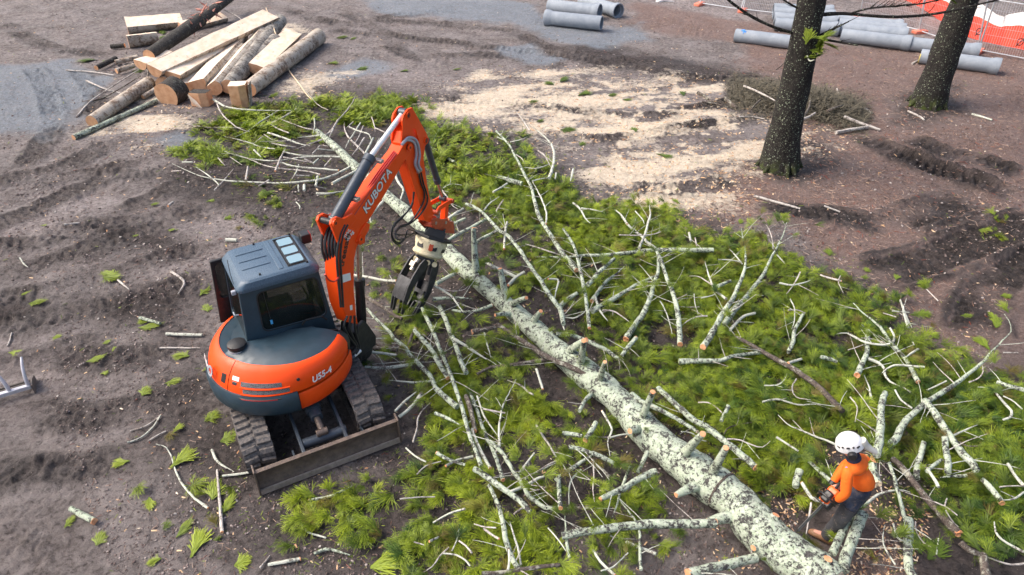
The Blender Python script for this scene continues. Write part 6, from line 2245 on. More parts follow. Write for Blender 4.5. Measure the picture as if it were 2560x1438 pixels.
bcyl = xp(MB().cyl(N(.07, .45, .55), N(.08, 1.05, .47), .085, 18).cyl(N(.07, .85, .50), N(.08, .92, .487), .105, 18), 'blade_cylinder', 'cylsteel')
xp(MB().cyl(N(.08, 1.04, .47), N(.085, 1.25, .40), .045, 14), 'rod', 'mudsteel', bcyl)
xp(MB().box(N(.075, .68, .63), (.24, .3, .015), Matrix((XD, -XN, EZ)).transposed()).box(N(-.04, .68, .56), (.015, .3, .14), Matrix((XD, -XN, EZ)).transposed()).box(N(.19, .68, .56), (.015, .3, .14), Matrix((XD, -XN, EZ)).transposed()), 'cylinder_guard', 'cylsteel', bcyl, bevel=.006)
xp(MB().beam(N(.03, 1.27, .40), N(.03, 1.27, .2), .05, .05).beam(N(.13, 1.27, .40), N(.13, 1.27, .2), .05, .05).cyl(N(.0, 1.26, .40), N(.16, 1.26, .40), .05, 14), 'cylinder_lug', 'mudsteel', bevel=.008)

# ---- upper body
def kang(a):
    """the hood leans in at the rear and stands upright towards the front corner"""
    return float(np.interp(a, [-240, -170, -150, -120, -105, -85, -57, -36, -27], [1.0, .96, .91, .93, .97, 1.05, 1.14, 1.13, 1.10]))


def arc(prof, a0, a1, n=40):
    mb = MB().lathe(prof, (0, 0, 0), EZ, n, R(a0), R(a1), xdir=XF)
    out = []
    for v in mb.v:
        v = Vector(v)
        if v.z > 1.02:
            a = math.degrees(math.atan2(v.dot(XL), v.dot(XF)))
            if a > 0:
                a -= 360
            k = 1 + (kang(a) - 1) * min(1, (v.z - 1.02) / .34)
            v = Vector((v.x * k, v.y * k, v.z))
        out.append(tuple(v))
    mb.v = out
    return mb


hood_prof = [(.985, 1.0), (.985, 1.04), (.975, 1.12), (.945, 1.22), (.885, 1.305), (.82, 1.36), (.79, 1.365)]


def hood_r(z):
    for (r0, z0), (r1, z1) in zip(hood_prof, hood_prof[1:]):
        if z0 <= z <= z1:
            return r0 + (r1 - r0) * (z - z0) / (z1 - z0)
    return .8


poly = [(math.cos(R(a)) * .93, math.sin(R(a)) * .93) for a in range(28, 333, 8)]
poly = [(.88, .6)] + [p for p in poly if p[0] < .86] + [(.88, -.42)]
xp(MB().prism(poly, EZ * 0, XF, XL, EZ, .60, 1.0), 'body_base', 'black', bevel=.01)
cw = xp(arc([(.5, .585), (.90, .60), (.985, .66), (1.035, .74), (1.04, .95), (1.005, 1.015), (.80, 1.02)], -236, -93, 60), 'counterweight', 'navy', smooth=50)
xp(arc([(.5, .60), (.93, .625), (.985, .69), (1.0, .80), (1.0, .93), (.985, .96), (.8, .962)], -92.4, -27, 34), 'lower_side_panel', 'orange', smooth=50)
hood = xp(arc(hood_prof, -149.5, -36, 50), 'engine_hood', 'orange', smooth=50)
xp(arc(hood_prof, -236, -150.3, 36), 'rear_panel', 'orange', smooth=50)
# front end of the hood: dark corner post
xp(arc([(.99, .965), (.985, 1.12), (.93, 1.24), (.80, 1.33)], -35.6, -27, 6), 'corner_panel', 'black', smooth=50)
xp(MB().prism([(.2, .98), (.985, .98), (.99, 1.15), (.95, 1.27), (.86, 1.33), (.2, 1.34)], EZ * 0, (XF * math.cos(R(-27)) + XL * math.sin(R(-27))), EZ, (XF * math.sin(R(-27)) - XL * math.cos(R(-27))), -.02, .0), 'front_panel', 'black')
# red reflector, grab recess and bolts on the counterweight
def patch(a0, a1, z0, z1, rf, off, th=.012, n=14):
    prof_ = [(rf(z0) + off - th, z0), (rf(z0) + off, z0 + .002), (rf((z0 + z1) / 2) + off, (z0 + z1) / 2), (rf(z1) + off, z1 - .002), (rf(z1) + off - th, z1)]
    return arc(prof_, a0, a1, n)


xp(arc([(.955, 1.0), (1.012, .985), (1.016, .955), (1.026, .95), (1.026, .99), (.955, 1.008)], -138, -105, 16), 'reflector_strip', 'black', cw)
xp(arc([(.985, 1.003), (1.027, .984), (1.029, .957), (1.005, .952)], -136, -108, 16), 'red_reflector', 'redlens', cw)
xp(patch(-118, -100, .70, .80, lambda z: 1.0, .012, .03), 'hand_recess', 'black', cw, smooth=50)
for a in (-142, -99):
    xp(MB().lathe([(.0, 1.02), (.03, 1.018), (.034, .995)], U(math.cos(R(a)) * .94, math.sin(R(a)) * .94, 0), EZ, 12), 'bolt', 'black', cw)
# vents
for z0, z1, a0, a1 in ((1.135, 1.195, -137, -103), (1.045, 1.105, -135, -98)):
    xp(patch(a0, a1, z0, z1, hood_r, .004, .02, 22), 'vent_grille', 'grille', hood, smooth=50)
xp(patch(-138, -97, 1.113, 1.127, hood_r, .012, .02, 22), 'vent_bar', 'orange', hood, smooth=50)
xp(patch(-137, -96, 1.022, 1.036, hood_r, .012, .02, 22), 'vent_bar', 'orange', hood, smooth=50)
xp(MB().lathe([(0, .006), (.022, .006), (.024, 0)], U(math.cos(R(-90)) * .972, math.sin(R(-90)) * .972, 1.19), U(math.cos(R(-90)), math.sin(R(-90)), .3), 14), 'keyhole', 'black', hood)


def hood_text(a, z, s, body, size, mat, parent, **kw):
    q = R(a)
    nrm = XF * math.cos(q) + XL * math.sin(q)
    dz = .02
    sl = Vector((hood_r(z + dz) - hood_r(z - dz), 2 * dz)).normalized()
    yd = nrm * sl.x + EZ * sl.y
    xd = yd.cross(nrm.cross(EZ).cross(yd)) if False else EZ.cross(nrm)
    aa = a if a <= 0 else a - 360
    return text_part(body, size, mat, parent, nrm * hood_r(z) * (1 + (kang(aa) - 1) * max(0, z - 1.02) / .34) + EZ * z, xd, yd, **kw)


hood_text(-72, 1.115, 0, 'U55-4', .125, 'white', hood, off=.012, bold=.003, shear=.25, name='lettering')
hood_text(178, 1.12, 0, 'KUBOTA', .12, 'white', hood, off=.025, bold=.003, name='lettering')
xp(patch(-146, -139, 1.185, 1.235, hood_r, .004, .01, 6), 'warning_label', 'white', hood, smooth=50)
xp(patch(-145.5, -141, 1.13, 1.17, hood_r, .004, .01, 6), 'warning_label', 'black', hood, smooth=50)
xp(patch(-76, -69, 1.015, 1.05, hood_r, .005, .01, 6), 'door_pull', 'rustplate', hood, smooth=50)
xp(patch(-158, -153, 1.10, 1.22, hood_r, .005, .02, 6), 'latch_recess', 'black', hood, smooth=50)
q = R(-170)
xp(MB().lathe([(.045, .0), (.075, .0), (.08, .012), (.045, .012)], U(math.cos(q) * .985, math.sin(q) * .985, 1.18), U(math.cos(q), math.sin(q), .35), 20), 'round_badge', 'greyplastic', hood)
# top cover over the engine, right of the cab
mb = MB()
NA, NR_ = 40, 9
gridv = []
for i in range(NA + 1):
    a = R(-168 + (168 - 33) * i / NA)
    ro = .815 * kang(-168 + (168 - 33) * i / NA)
    ri = min(ro - .02, .085 / max(.05, abs(math.sin(a))))
    for j in range(NR_ + 1):
        tt = j / NR_
        r = ri + (ro - ri) * tt
        z = 1.325 + .035 * (1 - tt) * 0 + (.10 * math.sin(math.pi * (.12 + .88 * tt)) ** .8 + .03 * tt) * min(1, (ro - ri) / .45)
        gridv.append(U(math.cos(a) * r, math.sin(a) * r, z))
for i in range(NA + 1):
    a = R(-168 + (168 - 33) * i / NA)
    gridv.append(U(math.cos(a) * .815 * kang(math.degrees(a)), math.sin(a) * .815 * kang(math.degrees(a)), 1.30))
fs = []
for i in range(NA):
    for j in range(NR_):
        k = i * (NR_ + 1) + j
        fs.append((k, k + 1, k + NR_ + 2, k + NR_ + 1))
    k = (NA + 1) * (NR_ + 1)
    fs.append((i * (NR_ + 1) + NR_, k + i, k + i + 1, (i + 1) * (NR_ + 1) + NR_))
mb.add(gridv, fs)
xp(mb, 'top_cover', 'navy', smooth=60)
deck = [(math.cos(R(a)) * .70, math.sin(R(a)) * .70) for a in range(60, 330, 8)]
xp(MB().prism(deck, EZ * 0, XF, XL, EZ, 1.0, 1.335), 'rear_deck', 'navy', bevel=.012)
xp(arc([(.55, 1.325), (.79, 1.355), (.80, 1.30)], -236, -165, 30), 'rear_cover', 'navy', smooth=50)
pc = U(-.56, -.17, 0)
cap = xp(MB().lathe([(.0, 1.33), (.13, 1.34), (.12, 1.43), (.105, 1.44), (.125, 1.45), (.125, 1.49), (.09, 1.51), (.0, 1.512)], pc, EZ, 24), 'air_intake', 'black')
xp(MB().lathe([(.122, 1.375), (.124, 1.38), (.124, 1.415), (.118, 1.42)], pc, EZ, 24), 'intake_band', 'greyplastic', cap)

# ---- cab
cab = empty('cab')
cab.parent = xroot
cabC = U(.20, .42, 0)


def quad_panel(P, win, thick, rad=.06, n=6):
    """frame panel: quad P00,P10,P11,P01 with a rounded window (u0,u1,v0,v1); returns frame MB and pane MB"""
    P = [Vector(p) for p in P]

    def bi(u, v):
        return P[0] * (1 - u) * (1 - v) + P[1] * u * (1 - v) + P[2] * u * v + P[3] * (1 - u) * v
    W = (P[1] - P[0]).length
    H = (P[3] - P[0]).length
    nrm = (P[1] - P[0]).cross(P[3] - P[0]).normalized()
    u0, u1, v0, v1 = win
    rr_ = rrect((u1 - u0) * W, (v1 - v0) * H, rad, n)
    inner = [((u0 + u1) / 2 + x / W, (v0 + v1) / 2 + y / H) for x, y in rr_]
    outer = []
    m = n + 1
    for ci, (cu_, cv_) in enumerate(((1, 1), (0, 1), (0, 0), (1, 0))):
        for i in range(m):
            iu, iv = inner[ci * m + i]
            f = i / n
            if ci == 0:
                outer.append((1, iv + (1 - iv) * min(1, 2 * f)) if f < .5 else (iu + (1 - iu) * (2 - 2 * f), 1))
            elif ci == 1:
                outer.append((iu * (1 - min(1, 2 * f)), 1) if f < .5 else (0, 1 - (1 - iv) * (2 * f - 1)))
            elif ci == 2:
                outer.append((0, iv * (1 - 2 * f)) if f < .5 else (iu * (2 * f - 1), 0))
            else:
                outer.append((iu + (1 - iu) * 2 * f, 0) if f < .5 else (1, iv * (2 * f - 1)))
    k = len(inner)
    A = [bi(*p) for p in outer]
    B = [bi(*p) for p in inner]
    A2 = [p - nrm * thick for p in A]
    B2 = [p - nrm * thick for p in B]
    fs = []
    for i in range(k):
        j = (i + 1) % k
        fs += [(i, j, k + j, k + i), (k + i, k + j, 3 * k + j, 3 * k + i), (2 * k + j, 2 * k + i, 3 * k + i, 3 * k + j), (j, i, 2 * k + i, 2 * k + j)]
    fr = MB().add(A + B + A2 + B2, fs)
    pane = MB()
    C1 = [p - nrm * (thick * .35) for p in B]
    C2 = [p - nrm * (thick * .35 + .006) for p in B]
    pane.add(C1 + C2, [tuple(range(k)), tuple(range(k, 2 * k))[::-1]] + [(i, k + i, k + (i + 1) % k, (i + 1) % k) for i in range(k)])
    gask = MB()
    ctr = sum(B, Vector()) / k
    out2 = [p + (p - ctr).normalized() * .022 + nrm * .004 for p in B]
    in2 = [p + nrm * .004 for p in B]
    gask.add(out2 + in2, [(i, (i + 1) % k, k + (i + 1) % k, k + i) for i in range(k)])
    return fr, pane, gask


RB, RF_, RT = (-.43, -.11), (.80, -.11), None
rw = [U(-.43, -.125, 1.15), U(.82, -.125, 1.05), U(.735, -.055, 2.20), U(-.345, -.055, 2.20)]
fr, pane, gask = quad_panel(rw, (.20, .945, .33, .90), .05, .09)
rwall = xp(fr, 'right_wall', 'navy', cab, bevel=.008)
xp(pane, 'side_window', 'glass', cab)
xp(gask, 'window_seal', 'black', rwall) if False else xp(gask, 'window_seal', 'black', cab)
lw = [U(.82, .985, 1.02), U(-.43, .985, 1.02), U(-.345, .915, 2.20), U(.735, .915, 2.20)]
fr, pane, gask = quad_panel(lw, (.06, .80, .05, .94), .05, .08)
xp(fr, 'left_wall', 'navy', cab, bevel=.008)
bw = [U(-.432, .98, 1.22), U(-.432, -.11, 1.22), U(-.347, -.05, 2.20), U(-.347, .91, 2.20)]
fr, pane, gask = quad_panel(bw, (.06, .94, .10, .93), .045, .07)
xp(fr, 'rear_wall', 'navy', cab, bevel=.008)
xp(pane, 'rear_window', 'glass', cab)
fw = [U(.822, -.12, 1.02), U(.822, .98, 1.02), U(.737, .91, 2.20), U(.737, -.05, 2.20)]
fr, pane, gask = quad_panel(fw, (.06, .94, .06, .94), .045, .07)
xp(fr, 'front_wall', 'navy', cab, bevel=.008)
xp(pane, 'windscreen', 'glass', cab)
xp(MB().box(U(.2, .43, 1.0), (1.2, 1.05, .1), Matrix((XF, XL, EZ)).transposed()), 'cab_floor', 'black', cab)
# roof: lofted rounded slab
mb = MB()
rings = []
for z, gx, gy, rad in ((2.165, 1.135, 1.01, .10), (2.205, 1.145, 1.03, .11), (2.235, 1.12, 1.02, .11), (2.295, .99, .99, .10), (2.315, .93, .93, .10)):
    rings.append([cabC + XF * x + XL * y + EZ * z for x, y in rrect(gx, gy, rad, 6)])
loft(mb, rings)
roof = xp(mb, 'roof', 'roofnavy', cab, smooth=28)
for i, fy in enumerate((.26, .05, -.16)):
    a, b = U(-.20, .42 + fy + .0, 2.318), U(.18, .42 + fy + .0, 2.318)
    xp(MB().beam(a, b, .035, .016), 'roof_rib', 'roofnavy', roof, bevel=.007)
xp(MB().beam(U(.27, .85, 2.317), U(.27, .02, 2.317), .07, .014), 'roof_rib', 'roofnavy', roof, bevel=.007)
fr, pane, gask = quad_panel([U(.36, .02, 2.321), U(.64, .02, 2.321), U(.64, .84, 2.321), U(.36, .84, 2.321)], (.06, .94, .04, .96), .012, .05)
xp(fr, 'hatch_frame', 'black', roof)
for i in range(3):
    c = U(.50, .17 + i * .26, 2.324)
    xp(MB().prism(rrect(.20, .20, .03), c, XF, XL, EZ, -.004, .006), 'hatch_pane', 'roofglass', roof)
xp(MB().box(U(.50, .43, 2.318), (.26, .80, .006), Matrix((XF, XL, EZ)).transposed()), 'hatch_base', 'black', roof)
for f, l in ((.62, .0), (-.02, .02), (.62, .87), (.10, .86)):
    xp(MB().lathe([(0, .03), (.013, .028), (.016, 0)], U(f, l, 2.312), EZ, 10), 'roof_bolt', 'black', roof)
lamp = xp(MB().box(U(.80, .72, 2.30), (.14, .17, .15), Matrix((XF, XL, EZ)).transposed()), 'work_lamp', 'black', cab, bevel=.012)
xp(MB().box(U(.874, .72, 2.30), (.012, .13, .11), Matrix((XF, XL, EZ)).transposed()), 'lamp_lens', 'redlens', lamp)
xp(MB().tube([U(-.36, .12, 2.16), U(-.37, .11, 2.40), U(-.36, .10, 2.62)], .004, 6), 'aerial', 'black', cab)
xp(MB().box(U(-.40, .02, 2.16), (.06, .05, .06), Matrix((XF, XL, EZ)).transposed()), 'rear_bracket', 'greyplastic', cab, bevel=.008)
xp(MB().tube([U(-.42, -.02, 1.82), U(-.47, -.02, 1.83), U(-.47, .06, 1.83)], .01, 8), 'window_hinge', 'greyplastic', cab)
# open door folded back along the left side
dw = [U(-.62, 1.04, 1.08), U(-.36 + .5, 1.08, 1.08), U(-.36 + .48, 1.04, 2.16), U(-.52, 1.02, 2.16)]
fr, pane, gask = quad_panel([dw[1], dw[0], dw[3], dw[2]], (.08, .92, .40, .94), .05, .07)
door = xp(fr, 'door', 'black', cab, bevel=.01)
xp(pane, 'door_window', 'glass', door)
# interior
seat = xp(MB().box(U(.15, .45, 1.42), (.5, .5, .14), Matrix((XF, XL, EZ)).transposed()), 'seat', 'seat', cab, bevel=.04)
xp(MB().prism([(-.10, 1.45), (.02, 1.45), (-.10, 2.02), (-.20, 2.0)], XL * .45, XF, EZ, XL, -.24, .24), 'backrest', 'seat', seat, bevel=.04)
xp(MB().box(U(.35, .08, 1.5), (.5, .16, .22), Matrix((XF, XL, EZ)).transposed()), 'console', 'black', cab, bevel=.03)
xp(MB().box(U(.74, .12, 1.52), (.10, .2, .26), Matrix((XF, XL, EZ)).transposed()), 'display', 'greyplastic', cab, bevel=.03)
lev = xp(MB().tube([U(.52, .10, 1.58), U(.55, .10, 1.72), U(.50, .10, 1.90)], .014, 8), 'control_lever', 'black', cab)
xp(MB().lathe([(0, -.04), (.035, -.02), (.035, .02), (0, .04)], U(.58, .10, 1.60), EZ, 12), 'lever_knob', 'tan', lev)
xp(MB().tube([U(-.05, -.075, 2.1), U(-.04, -.09, 1.52)], .004, 6), 'blind_cord', 'black', cab)
xp(MB().box(U(-.04, -.1, 1.60), (.03, .02, .06), Matrix((XF, XL, EZ)).transposed()), 'blue_tag', 'blue', cab)
xp(MB().tube([U(.35, -.14, 1.42), U(.40, -.19, 1.52), U(.62, -.19, 1.50), U(.70, -.15, 1.38)], .014, 8), 'grab_rail', 'black', cab)

# ---- boom, stick and cylinders (vertical plane through the swing post)
AZ = R(65)
BU = Vector((math.cos(AZ), math.sin(AZ), 0))
BR = Vector((math.sin(AZ), -math.cos(AZ), 0))        # machine's right of the boom
FOOT = XC + U(1.10, -.03, 0)


def bp(px, py, off=0.0):
    """(along, height) in the boom plane offset to the right by off"""
    q = vec_plane(px, py, FOOT + BR * off, AZ) - FOOT
    return (q.dot(BU), q.z)


FO = FOOT - XC


def bw3(s, z, off=0.0):
    return FO + BU * s + EZ * z + BR * off


def bprism(poly, t0, t1):
    return MB().prism(poly, FO, BU, EZ, BR, t0, t1)


HB = .105
bpoly = [bp(x, y, HB) for x, y in ((896, 812), (870, 806), (853, 762), (843, 705), (842, 650), (845, 610), (856, 566), (878, 535), (935, 463), (998, 383), (1014, 352), (1032, 356), (1030, 378), (1012, 402), (962, 488), (922, 552), (908, 575), (908, 600), (893, 616), (886, 650), (885, 720), (891, 790))]
boom = xp(bprism(bpoly, -HB, HB), 'boom', 'orange', smooth=30, bevel=.012)
# lugs for the arm cylinder on the back of the boom
for t0, t1 in ((-.13, -.09), (.09, .13)):
    lug = [bp(x, y, HB) for x, y in ((845, 612), (832, 580), (824, 560), (828, 548), (840, 541), (856, 546), (880, 533), (890, 545), (862, 580))]
    xp(bprism(lug, t0, t1), 'cylinder_lug', 'orange', boom, bevel=.006)
    lug = [bp(x, y, HB) for x, y in ((900, 575), (914, 556), (922, 560), (919, 575), (910, 590), (909, 606), (898, 612), (888, 604))]
    xp(bprism(lug, t0, t1), 'lift_lug', 'orange', boom, bevel=.006)
for (x, y), nm in (((833, 557), 'pin'), ((897, 597), 'pin'), ((1020, 368), 'pin')):
    s_, z_ = bp(x, y, HB)
    xp(MB().cyl(bw3(s_, z_, -.15), bw3(s_, z_, .15), .045, 16), nm, 'black', boom)
    xp(MB().lathe([(.02, .0), (.06, .0), (.06, .02), (.02, .02)], bw3(s_, z_, .132), BR, 16), 'pin_collar', 'orange', boom)
# lettering on the boom
def btext(body, c, dirto, size, mat, off=HB + .003, **kw):
    s0, z0 = bp(*c, HB)
    s1, z1 = bp(*dirto, HB)
    xd = (BU * (s1 - s0) + EZ * (z1 - z0)).normalized()
    yd = BR.cross(xd)
    return text_part(body, size, mat, boom, bw3(s0, z0, off), xd, yd, off=0, **kw)


btext('KUBOTA', (944, 476), (970, 434), .20, 'black', off=HB + .002, bold=.010, space=1.0)
btext('KUBOTA', (944, 476), (970, 434), .20, 'white', off=HB + .005, bold=.003, space=1.0)
btext('treesafe', (862, 625), (868, 595), .15, 'black', bold=.003)
btext('SWL', (868, 584), (878, 569), .085, 'white', bold=.002)
btext('40 kg', (875, 590), (885, 574), .08, 'white', bold=.002)
for c4 in (((849, 689), (875, 682), (877, 700), (851, 709)), ((874, 764), (880, 762), (881, 774), (875, 776)), ((838, 570), (842, 568), (843, 574), (839, 575))):
    xp(bprism([bp(x, y, HB) for x, y in c4], HB + .002, HB + .005), 'sticker', 'white', boom)
# stick: two cheek plates at the top, box section below
so = ((1004, 303), (1007, 289), (1018, 273), (1029, 269), (1047, 301), (1066, 336), (1070, 350), (1061, 366), (1057, 396), (1065, 454), (1072, 491), (1083, 536), (1074, 556), (1060, 552), (1032, 462), (1014, 404), (1002, 352), (1006, 322))
HS = .085
spoly = [bp(x, y, HS) for x, y in so]
sin_ = ((1010, 330), (1022, 318), (1050, 350), (1060, 366), (1057, 396), (1065, 454), (1072, 491), (1083, 536), (1074, 556), (1060, 552), (1032, 462), (1014, 404), (1003, 360))
stick = xp(bprism([bp(x, y, HS) for x, y in sin_], -HS + .012, HS - .012), 'stick', 'orange', bevel=.008)
for t0, t1 in ((-HS - .012, -HS + .012), (HS - .012, HS + .012)):
    ca = [bp(x, y, HS) for x, y in ((1004, 303), (1007, 289), (1018, 273), (1029, 269), (1047, 301), (1066, 336), (1070, 350), (1061, 366), (1057, 396), (1046, 352), (1040, 328), (1034, 318), (1030, 330), (1030, 352), (1034, 380), (1057, 396.5), (1065, 454), (1072, 491), (1083, 536), (1074, 556), (1060, 552), (1032, 462), (1014, 404), (1002, 352), (1006, 322))]
    lo = [bp(x, y, HS) for x, y in ((1030, 352), (1046, 352), (1057, 396), (1065, 454), (1072, 491), (1083, 536), (1074, 556), (1060, 552), (1032, 462), (1014, 404), (1002, 352))]
    up_ = [bp(x, y, HS) for x, y in ((1002, 352), (1006, 322), (1004, 303), (1007, 289), (1018, 273), (1029, 269), (1034, 278), (1030, 320), (1030, 352))]
    rt = [bp(x, y, HS) for x, y in ((1030, 320), (1034, 278), (1047, 301), (1066, 336), (1070, 350), (1061, 366), (1057, 396), (1046, 352), (1038, 324))]
    m2_ = MB()
    for pl in (lo, up_, rt):
        m2_.prism(pl, FO, BU, EZ, BR, t0, t1)
    xp(m2_, 'cheek_plate', 'orange', stick, smooth=30)
for x, y in ((1018, 288), (1063, 351)):
    s_, z_ = bp(x, y, HS)
    xp(MB().cyl(bw3(s_, z_, -.115), bw3(s_, z_, .115), .042, 16), 'pin', 'black', stick)
    xp(MB().lathe([(.02, .0), (.055, .0), (.055, .018), (.02, .018)], bw3(s_, z_, HS + .012), BR, 16), 'pin_collar', 'orange', stick)


def cylinder(name, a, b, c, r, rr_, mat='cylsteel', rod='chrome', off=0.0):
    A, B, Cc = [bw3(*bp(*p, off), off) for p in (a, b, c)]
    d = (B - A).normalized()
    o = xp(MB().cyl(A, B, r, 20).cyl(B - d * .09, B + d * .015, r * 1.16, 20).cyl(A - BR * .06, A + BR * .06, r * .9, 14), name, mat, bevel=.004)
    xp(MB().cyl(B, Cc, rr_, 16), 'rod', rod, o)
    xp(MB().cyl(Cc - BR * .055, Cc + BR * .055, rr_ * 1.7, 14), 'rod_eye', mat, o)
    return o


cylinder('arm_cylinder', (836, 550), (925, 394), (1008, 282), .078, .04)
cylinder('boom_cylinder', (906, 878), (899, 700), (896, 600), .07, .038, 'black', 'rustrod', .0)
cylinder('grapple_tilt_cylinder', (1063, 351), (1094, 455), (1107, 495), .055, .03, 'cylsteel', 'rustrod')

# ---- swing post
mb = MB().cyl(FO + EZ * .42, FO + EZ * 1.0, .13, 20)
post = xp(mb, 'swing_post', 'black', bevel=.015)
for t0, t1 in ((-.16, -.115), (.115, .16)):
    xp(bprism([(-.14, .55), (.26, .50), (.30, .66), (.15, 1.0), (.06, 1.14), (-.08, 1.12), (-.16, .9)], t0, t1), 'clevis_plate', 'black', post, bevel=.012)
xp(MB().box(U(.93, -.03, .62), (.34, .42, .34), Matrix((XF, XL, EZ)).transposed()), 'post_mount', 'black', bevel=.03)
s_, z_ = bp(905, 875)
xp(MB().lathe([(.0, -.12), (.11, -.12), (.13, -.05), (.13, .05), (.11, .12), (0, .12)], bw3(s_, z_, 0), BR, 18), 'cylinder_mount', 'black', post, smooth=60)
xp(MB().cyl(bw3(s_ - .05, z_ - .25, -.02), bw3(s_ - .05, z_ + .02, -.02), .1, 14), 'lower_pin', 'black', post)
sc_ = xp(MB().cyl(U(.55, -.45, .70), U(.95, -.32, .70), .05, 14), 'swing_cylinder', 'cylsteel')
xp(MB().cyl(U(.95, -.32, .70), U(1.08, -.25, .70), .03, 12), 'rod', 'chrome', sc_)

# ---- linkage, hitch, rotator, grapple
def link(name, pts, w, t0, t1, mat):
    P = [bp(*p) for p in pts]
    m_ = MB()
    L = []
    Rr = []
    for i, (s, z) in enumerate(P):
        a = P[max(i - 1, 0)]
        b = P[min(i + 1, len(P) - 1)]
        tx, tz = b[0] - a[0], b[1] - a[1]
        l = math.hypot(tx, tz)
        L.append((s - tz / l * w, z + tx / l * w))
        Rr.append((s + tz / l * w, z - tx / l * w))
    m_.prism(L + Rr[::-1], FO, BU, EZ, BR, t0, t1)
    return xp(m_, name, mat, bevel=.008)


for t0, t1 in ((-.13, -.10), (.10, .13)):
    link('tipping_link', ((1076, 530), (1083, 518), (1098, 508), (1116, 499)), .04, t0, t1, 'orange')
link('push_link', ((1113, 498), (1111, 530), (1109, 556)), .055, -.05, .05, 'orange')
for x, y in ((1076, 528), (1115, 499)):
    s_, z_ = bp(x, y)
    xp(MB().cyl(bw3(s_, z_, -.15), bw3(s_, z_, .15), .04, 14), 'link_pin', 'rustplate')
hitch = None
for t0, t1 in ((-.14, -.11), (.11, .14)):
    h_ = bprism([bp(x, y, .12) for x, y in ((1078, 562), (1079, 550), (1088, 544), (1104, 548), (1117, 546), (1123, 556), (1131, 574), (1127, 583), (1092, 578))], t0, t1)
    hitch = xp(h_, 'hitch_plate', 'rustplate', bevel=.006)
    for x, y in ((1087, 557), (1112, 556)):
        s_, z_ = bp(x, y, .12)
        xp(MB().cyl(bw3(s_, z_, t0 - .012), bw3(s_, z_, t1 + .012), .028, 12), 'hitch_bolt', 'edgesteel', hitch)
xp(bprism([bp(x, y, .0) for x, y in ((1070, 566), (1080, 548), (1122, 552), (1124, 582), (1085, 578))], -.108, .108), 'hitch_body', 'rustplate', bevel=.01)
# axis of the hanging grapple
rotc = FO + BU * bp(1082, 592)[0] + EZ * bp(1082, 592)[1]
tipm = xw(G(1033, 752, .28))
AXG = (tipm - rotc).normalized()            # points down along the grapple
GX = (XF - AXG * XF.dot(AXG)).normalized()
vcam = (Vector((0, 0, CAM_H)) - XC - rotc).normalized()
GXR = AXG.cross(vcam).normalized()            # sideways as the photograph shows it (image right)
if GXR.dot(Vector((1, 0, 0))) < 0:
    GXR = -GXR
GYD = GXR.cross(AXG).normalized()
if GYD.dot(vcam) < 0:
    GYD = -GYD                                  # towards the viewer


def gp(x, d, y=0.0):
    return rotc + GXR * x + AXG * d + GYD * y


grap = empty('grapple')
grap.parent = xroot
hexa = [(.34 * math.cos(R(a)), .30 * math.sin(R(a))) for a in (10, 50, 100, 150, 190, 230, 280, 330)]
xp(MB().prism(hexa, gp(0, .0), GXR, GYD, -AXG, -.03, .02), 'top_plate', 'black', grap, bevel=.008)
for x in (-.14, .16):
    xp(MB().prism([(-.2, 0), (.2, 0), (.16, .16), (-.12, .18)], gp(x, -.02), GYD, -AXG, GXR, -.02, .02), 'mount_ear', 'black', grap, bevel=.008)
xp(MB().prism([(-.17, .0), (.2, .0), (.2, .12), (.14, .15), (-.1, .15)], gp(0, -.02, .22), GXR, -AXG, GYD, -.012, .012), 'mount_web', 'black', grap, bevel=.006)
rot_ = xp(MB().lathe([(.27, .03), (.29, .08), (.25, .24), (.26, .27), (.26, .33), (.22, .36), (.0, .37)], rotc, AXG, 28), 'rotator', 'cream', grap, smooth=40)
for a in (20, 75, 130, 250, 310):
    q = R(a)
    nn = GXR * math.cos(q) + GYD * math.sin(q)
    xp(MB().prism(rrect(.13, .12, .03), rotc + AXG * .155 + nn * .262, AXG.cross(nn), AXG, nn, -.012, .008), 'rotator_opening', 'black', rot_)
q = R(85)
nn = GXR * math.cos(q) + GYD * math.sin(q)
xp(MB().prism(rrect(.07, .13, .02), rotc + AXG * .16 + nn * .27, AXG.cross(nn), AXG, nn, -.012, .012), 'motor_port', 'rustplate', rot_)
xp(MB().lathe([(.265, .275), (.275, .285), (.275, .315), (.265, .325)], rotc, AXG, 28), 'slew_ring', 'cream', rot_)
xp(MB().box((0, 0, 0), (.34, .2, .16), Matrix((GXR, GYD, -AXG)).transposed()), 'jaw_carrier', 'jaw', grap, bevel=.02, loc=gp(-.02, .42))
for x in (-.17, .05, .17):
    xp(MB().cyl(gp(x, .45, -.12), gp(x, .45, .14), .045, 14), 'jaw_pin', 'cream', grap)


JX = (GXR * .72 - GYD * .69).normalized()      # the jaws open along this line
JY = AXG.cross(JX).normalized()


